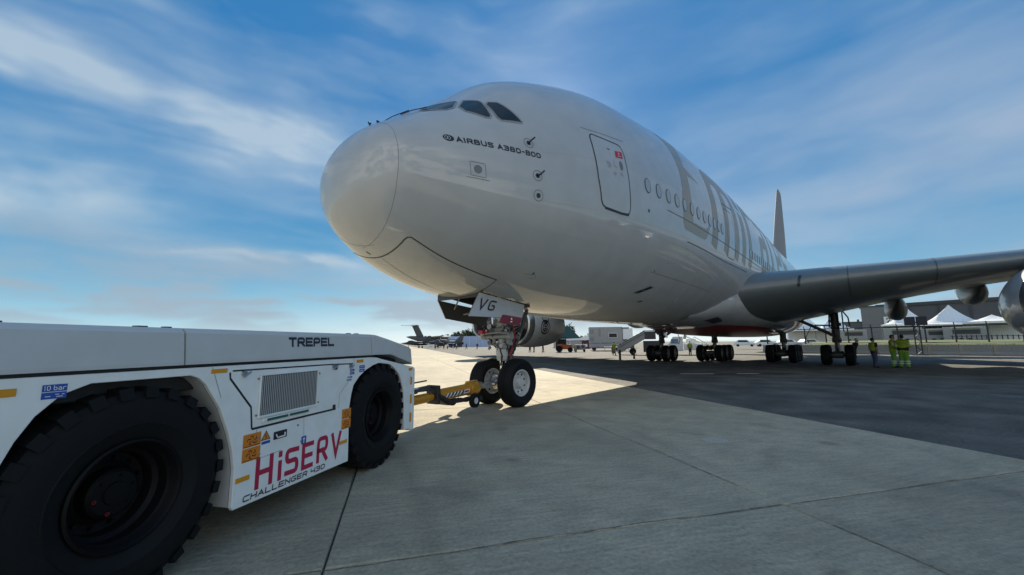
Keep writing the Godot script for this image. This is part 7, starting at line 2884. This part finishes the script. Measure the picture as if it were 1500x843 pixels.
# pose: lean (forward, radians), arms [elbow, wrist] for each side, feet spread and stride; outfit: {top, legs, vest, hat, hair}
func figure(P: Node3D, H: float, pose: Dictionary, outfit: Dictionary, cell: float, fine: bool) -> void:
	var k := H / 1.78
	var lean: float = pose.get("lean", 0.0)
	var hip := Vector3(0, 0.94, 0) * k
	var up := func(p: Vector3) -> Vector3:
		var q := p * k - hip
		return hip + q.rotated(Vector3(1, 0, 0), lean)
	var J := {}
	for s in [-1, 1]:
		J["sh%d" % s] = up.call(Vector3(0.185 * s, 1.43, 0))
		var ar: Array = pose.get("arm%d" % s, [Vector3(0.25 * s, 1.14, -0.03), Vector3(0.26 * s, 0.90, 0.06)])
		J["el%d" % s] = up.call(ar[0])
		J["wr%d" % s] = up.call(ar[1])
		var st: float = pose.get("stride", 0.0) * s
		var sp: float = pose.get("spread", 0.10)
		J["hip%d" % s] = Vector3(0.085 * s, 0.92, 0) * k
		J["kn%d" % s] = Vector3((0.085 + sp) * 0.5 * s, 0.50, 0.03 + st * 0.5) * k
		J["an%d" % s] = Vector3(sp * s, 0.09, -0.02 + st) * k
		J["toe%d" % s] = Vector3((sp + 0.03) * s, 0.045, 0.15 + st) * k
	var turn: float = pose.get("head_turn", 0.0)
	var hd := func(p: Vector3) -> Vector3:
		return up.call(Vector3(0, 1.60, 0.0) + p.rotated(Vector3(0, 1, 0), turn))
	var torso := [
		[up.call(Vector3(-0.10, 1.37, 0)), up.call(Vector3(0.10, 1.37, 0)), 0.115 * k, 0.115 * k],
		[up.call(Vector3(0, 1.36, 0)), up.call(Vector3(0, 1.10, 0.01)), 0.135 * k, 0.12 * k],
		[up.call(Vector3(-0.06, 1.12, 0)), up.call(Vector3(0.06, 1.12, 0)), 0.115 * k, 0.115 * k],
		[Vector3(-0.07, 0.96, 0) * k, Vector3(0.07, 0.96, 0) * k, 0.118 * k, 0.118 * k]]
	var arms := []
	var legs := []
	var feet := []
	for s in [-1, 1]:
		arms.append([up.call(Vector3(0.12 * s, 1.41, 0)), J["sh%d" % s], 0.075 * k, 0.062 * k])
		arms.append([J["sh%d" % s], J["el%d" % s], 0.056 * k, 0.043 * k])
		arms.append([J["el%d" % s], J["wr%d" % s], 0.042 * k, 0.029 * k])
		legs.append([J["hip%d" % s], J["kn%d" % s], 0.095 * k, 0.060 * k])
		legs.append([J["kn%d" % s], J["an%d" % s], 0.060 * k, 0.040 * k])
		feet.append([J["an%d" % s] - Vector3(0, 0.03, 0.03) * k, J["toe%d" % s], 0.050 * k, 0.036 * k])
	var neck := [[up.call(Vector3(0, 1.42, -0.01)), hd.call(Vector3(0, 0.0, 0.0)), 0.062 * k, 0.055 * k]]
	var body := MB.new()
	nets(body, torso + arms + legs + feet + neck, 0.05 * k, cell)
	var head := [[hd.call(Vector3(0, 0.09, -0.02)), hd.call(Vector3(0, 0.06, 0.02)), 0.088 * k, 0.080 * k], [hd.call(Vector3(0, 0.02, 0.045)), hd.call(Vector3(0, -0.02, 0.06)), 0.058 * k, 0.040 * k], [hd.call(Vector3(0, -0.05, -0.01)), hd.call(Vector3(0, 0.03, 0)), 0.052 * k, 0.058 * k]]
	if fine:
		head.append([hd.call(Vector3(0, 0.055, 0.095)), hd.call(Vector3(0, 0.020, 0.112)), 0.012 * k, 0.016 * k])
		for s in [-1, 1]:
			head.append([hd.call(Vector3(0.088 * s, 0.055, 0.0)), hd.call(Vector3(0.090 * s, 0.020, 0.005)), 0.018 * k, 0.012 * k])
	nets(body, head, 0.02 * k, 0.010 if fine else 0.022)
	if fine:
		for s in [-1, 1]:
			var w: Vector3 = J["wr%d" % s]
			nets(body, hand_bones(w, w - J["el%d" % s], Vector3(0, 0, 1) if absf((w - J["el%d" % s]).normalized().z) < 0.8 else Vector3(0, 1, 0), 0.45), 0.008, 0.006)
	var bo := one(P, "body", body, M.skin)
	if fine:
		var fm := MB.new()
		for s in [-1, 1]:
			fm.lathe(along(hd.call(Vector3(0.03 * s, 0.05, 0.2)) - hd.call(Vector3(0.03 * s, 0.05, 0.0)), hd.call(Vector3(0.032 * s, 0.055, 0.088))), [Vector2(0.010, 0), Vector2(0.008, 0.006), Vector2(0, 0.008)], 8)
		fm.tube([hd.call(Vector3(-0.022, -0.014, 0.098)), hd.call(Vector3(0, -0.016, 0.104)), hd.call(Vector3(0.022, -0.014, 0.098))], 0.004, 5)
		one(bo, "eyes_and_mouth", fm, M.hair_dark)
	var grow := func(l: Array, g: float) -> Array:
		var o := []
		for b in l:
			o.append([b[0], b[1], b[2] + g, b[3] + g])
		return o
	var mb := MB.new()
	var sleeve := arms.duplicate()
	if outfit.get("short", false):
		sleeve = []
		for s in [-1, 1]:
			sleeve.append(arms[0 if s < 0 else 3])
			sleeve.append([J["sh%d" % s], J["sh%d" % s].lerp(J["el%d" % s], 0.6), 0.058 * k, 0.052 * k])
	nets(mb, grow.call(torso.slice(0, 3) + sleeve + [[Vector3(-0.07, 0.93, 0) * k, Vector3(0.07, 0.93, 0) * k, 0.115 * k, 0.115 * k]], 0.016 if not outfit.get("bulky", false) else 0.035), 0.05 * k, cell)
	one(P, "jacket", mb, outfit.top)
	mb = MB.new()
	var lg := []
	for b in legs:
		lg.append([b[0], b[1], b[2] + (0.014 if not outfit.get("bulky", false) else 0.035), b[3] + (0.024 if not outfit.get("bulky", false) else 0.045)])
	nets(mb, lg + [[Vector3(-0.07, 0.96, 0) * k, Vector3(0.07, 0.96, 0) * k, 0.126 * k, 0.126 * k]], 0.04 * k, cell)
	one(P, "trousers", mb, outfit.legs)
	mb = MB.new()
	nets(mb, grow.call(feet, 0.010), 0.02, minf(cell, 0.03))
	one(P, "shoes", mb, M.cloth_dark)
	if outfit.has("vest"):
		mb = MB.new()
		nets(mb, grow.call(torso.slice(0, 3) + [[up.call(Vector3(-0.13, 1.42, 0)), up.call(Vector3(0.13, 1.42, 0)), 0.07 * k, 0.07 * k]], 0.03), 0.05 * k, cell)
		one(P, "safety_vest", mb, outfit.vest)
	if outfit.has("bands"):
		mb = MB.new()
		for s in [-1, 1]:
			for q in [0.35, 0.62]:
				var c: Vector3 = J["kn%d" % s].lerp(J["an%d" % s], q)
				mb.lathe(along(J["kn%d" % s] - J["an%d" % s], c), [Vector2(0.108 * k, -0.03), Vector2(0.110 * k, 0.0), Vector2(0.108 * k, 0.03)], 16)
			for q in [0.45, 0.75]:
				var c2: Vector3 = J["sh%d" % s].lerp(J["el%d" % s], q)
				mb.lathe(along(J["sh%d" % s] - J["el%d" % s], c2), [Vector2(0.086 * k, -0.025), Vector2(0.088 * k, 0.0), Vector2(0.086 * k, 0.025)], 16)
		one(P, "reflective_band", mb, M.reflective)
	if outfit.has("belt"):
		mb = MB.new()
		nets(mb, [[Vector3(-0.09, 1.02, 0) * k, Vector3(0.09, 1.02, 0) * k, 0.158 * k, 0.158 * k]], 0.02, 0.035)
		one(P, "dark_waistband", mb, M.cloth_dark)
	mb = MB.new()
	nets(mb, [[hd.call(Vector3(0, 0.115, -0.03)), hd.call(Vector3(0, 0.125, 0.015)), 0.084 * k, 0.076 * k], [hd.call(Vector3(0, 0.05, -0.055)), hd.call(Vector3(0, 0.10, -0.04)), 0.066 * k, 0.075 * k]], 0.03, 0.016 if fine else 0.03)
	var hr := one(P, "cap" if outfit.has("hat") else "hair", mb, outfit.get("hat", M.hair_dark))
	if outfit.has("hat"):
		mb = MB.new()
		mb.lathe(Transform3D(Basis(Vector3(1, 0, 0), 0.15 + lean), hd.call(Vector3(0, 0.105, 0.06))), [Vector2(0, -0.004), Vector2(0.095 * k, -0.006), Vector2(0.095 * k, 0.006), Vector2(0, 0.010)], 18)
		one(hr, "brim", mb, outfit.hat)

func person(label: String, x: float, y: float, heading: float, H: float, pose: Dictionary, outfit: Dictionary, cell: float, fine: bool, group := "") -> Node3D:
	# heading: 0 = faces the camera, PI = away from it
	var P := thing("person", label, "person", facing(x, y, 0.0, heading), group)
	figure(P, H, pose, outfit, cell, fine)
	return P

func build_people() -> void:
	var hv := {"top": M.hi_vis, "legs": M.hi_vis_green, "bulky": true, "bands": true, "belt": true}
	person("person in full yellow-green hi-vis suit facing away, right one of the pair", 30.9, -9.45, 2.9, 2.0, {"spread": 0.14, "head_turn": 0.3, "arm-1": [Vector3(-0.26, 1.16, 0.04), Vector3(-0.12, 1.12, 0.22)], "arm1": [Vector3(0.27, 1.15, -0.02), Vector3(0.22, 1.02, 0.16)]}, hv, 0.032, true, "people in hi-vis suits")
	var hv2 := hv.duplicate()
	hv2.erase("belt")
	person("person in loose yellow-green hi-vis suit side-on, left one of the pair", 31.4, -9.0, 1.5, 2.0, {"spread": 0.12, "lean": 0.06, "head_turn": 0.4, "arm-1": [Vector3(-0.25, 1.16, 0.06), Vector3(-0.20, 1.06, 0.24)], "arm1": [Vector3(0.25, 1.15, 0.05), Vector3(0.18, 1.12, 0.25)]}, hv2, 0.032, true, "people in hi-vis suits")
	person("person in dark trousers and hi-vis vest with bare arms by the landing gear", 30.8, -8.1, 2.3, 1.82, {"spread": 0.10, "stride": 0.06, "arm-1": [Vector3(-0.27, 1.15, -0.04), Vector3(-0.24, 0.92, 0.04)]}, {"top": M.cloth_dark, "legs": M.cloth_blue, "vest": M.hi_vis, "short": true}, 0.032, true)
	person("person in dark clothes and white cap stooping behind the wing gear wheel", 34.9, -7.05, 1.2, 1.86, {"lean": 0.35, "spread": 0.12}, {"top": M.cloth_dark, "legs": M.cloth_dark, "hat": M.white_mark}, 0.034, true)
	person("person in hi-vis jacket and dark legs standing before the grey cabin", 46.3, 17.3, 0.4, 1.72, {"spread": 0.13, "stride": 0.10, "arm1": [Vector3(0.28, 1.18, 0.05), Vector3(0.20, 1.20, 0.25)]}, {"top": M.hi_vis, "legs": M.cloth_tan, "vest": M.hi_vis}, 0.036, true)
	person("person with hi-vis vest standing by the white service truck", 51.0, 9.2, 0.2, 1.75, {}, {"top": M.cloth_tan, "legs": M.cloth_dark, "vest": M.hi_vis}, 0.045, false)
	# legs seen below the engine
	var far := [
		[56.8, 39.4, 0.5, M.cloth_dark, M.cloth_dark, "leftmost of three people whose legs show below the engine", 0.12],
		[57.1, 38.7, 2.0, M.cloth_blue, M.cloth_dark, "middle of three people whose legs show below the engine", 0.0],
		[57.7, 37.1, 1.2, M.cloth_dark, M.cloth_blue, "rightmost of three people whose legs show below the engine", 0.1],
		[77.9, 92.5, 0.6, M.cloth_tan, M.cloth_dark, "person in brown top right beside the display board", 0.1],
		[78.2, 91.6, 2.4, M.cloth_dark, M.cloth_dark, "dark-clad person next to the one in brown by the display board", 0.1],
		[78.6, 89.4, 1.0, M.cloth_dark, M.cloth_dark, "dark-clad person left of the two light-shirted visitors", 0.12],
		[78.9, 88.0, 3.0, M.cloth_light, M.cloth_dark, "person in pale shirt and dark trousers between visitors on the far apron", 0.08],
		[79.4, 86.0, 0.2, M.cloth_blue, M.cloth_light, "person in light trousers before the marquee awning", 0.1],
		[79.7, 84.9, 1.8, M.cloth_light, M.cloth_blue, "person in white shirt walking before the marquee opening", 0.2],
		[80.5, 81.5, 1.4, M.cloth_dark, M.cloth_dark, "black-clad person striding alone before the blue-white canvas", 0.22],
		[81.3, 77.8, 0.3, M.cloth_dark, M.cloth_tan, "person standing nearest the airliner's nose gear far behind", 0.05]]
	for q in far:
		person(q[5], q[0], q[1], q[2], 1.78, {"stride": q[6]}, {"top": q[3], "legs": q[4]}, 0.055, false, "people on the far apron")
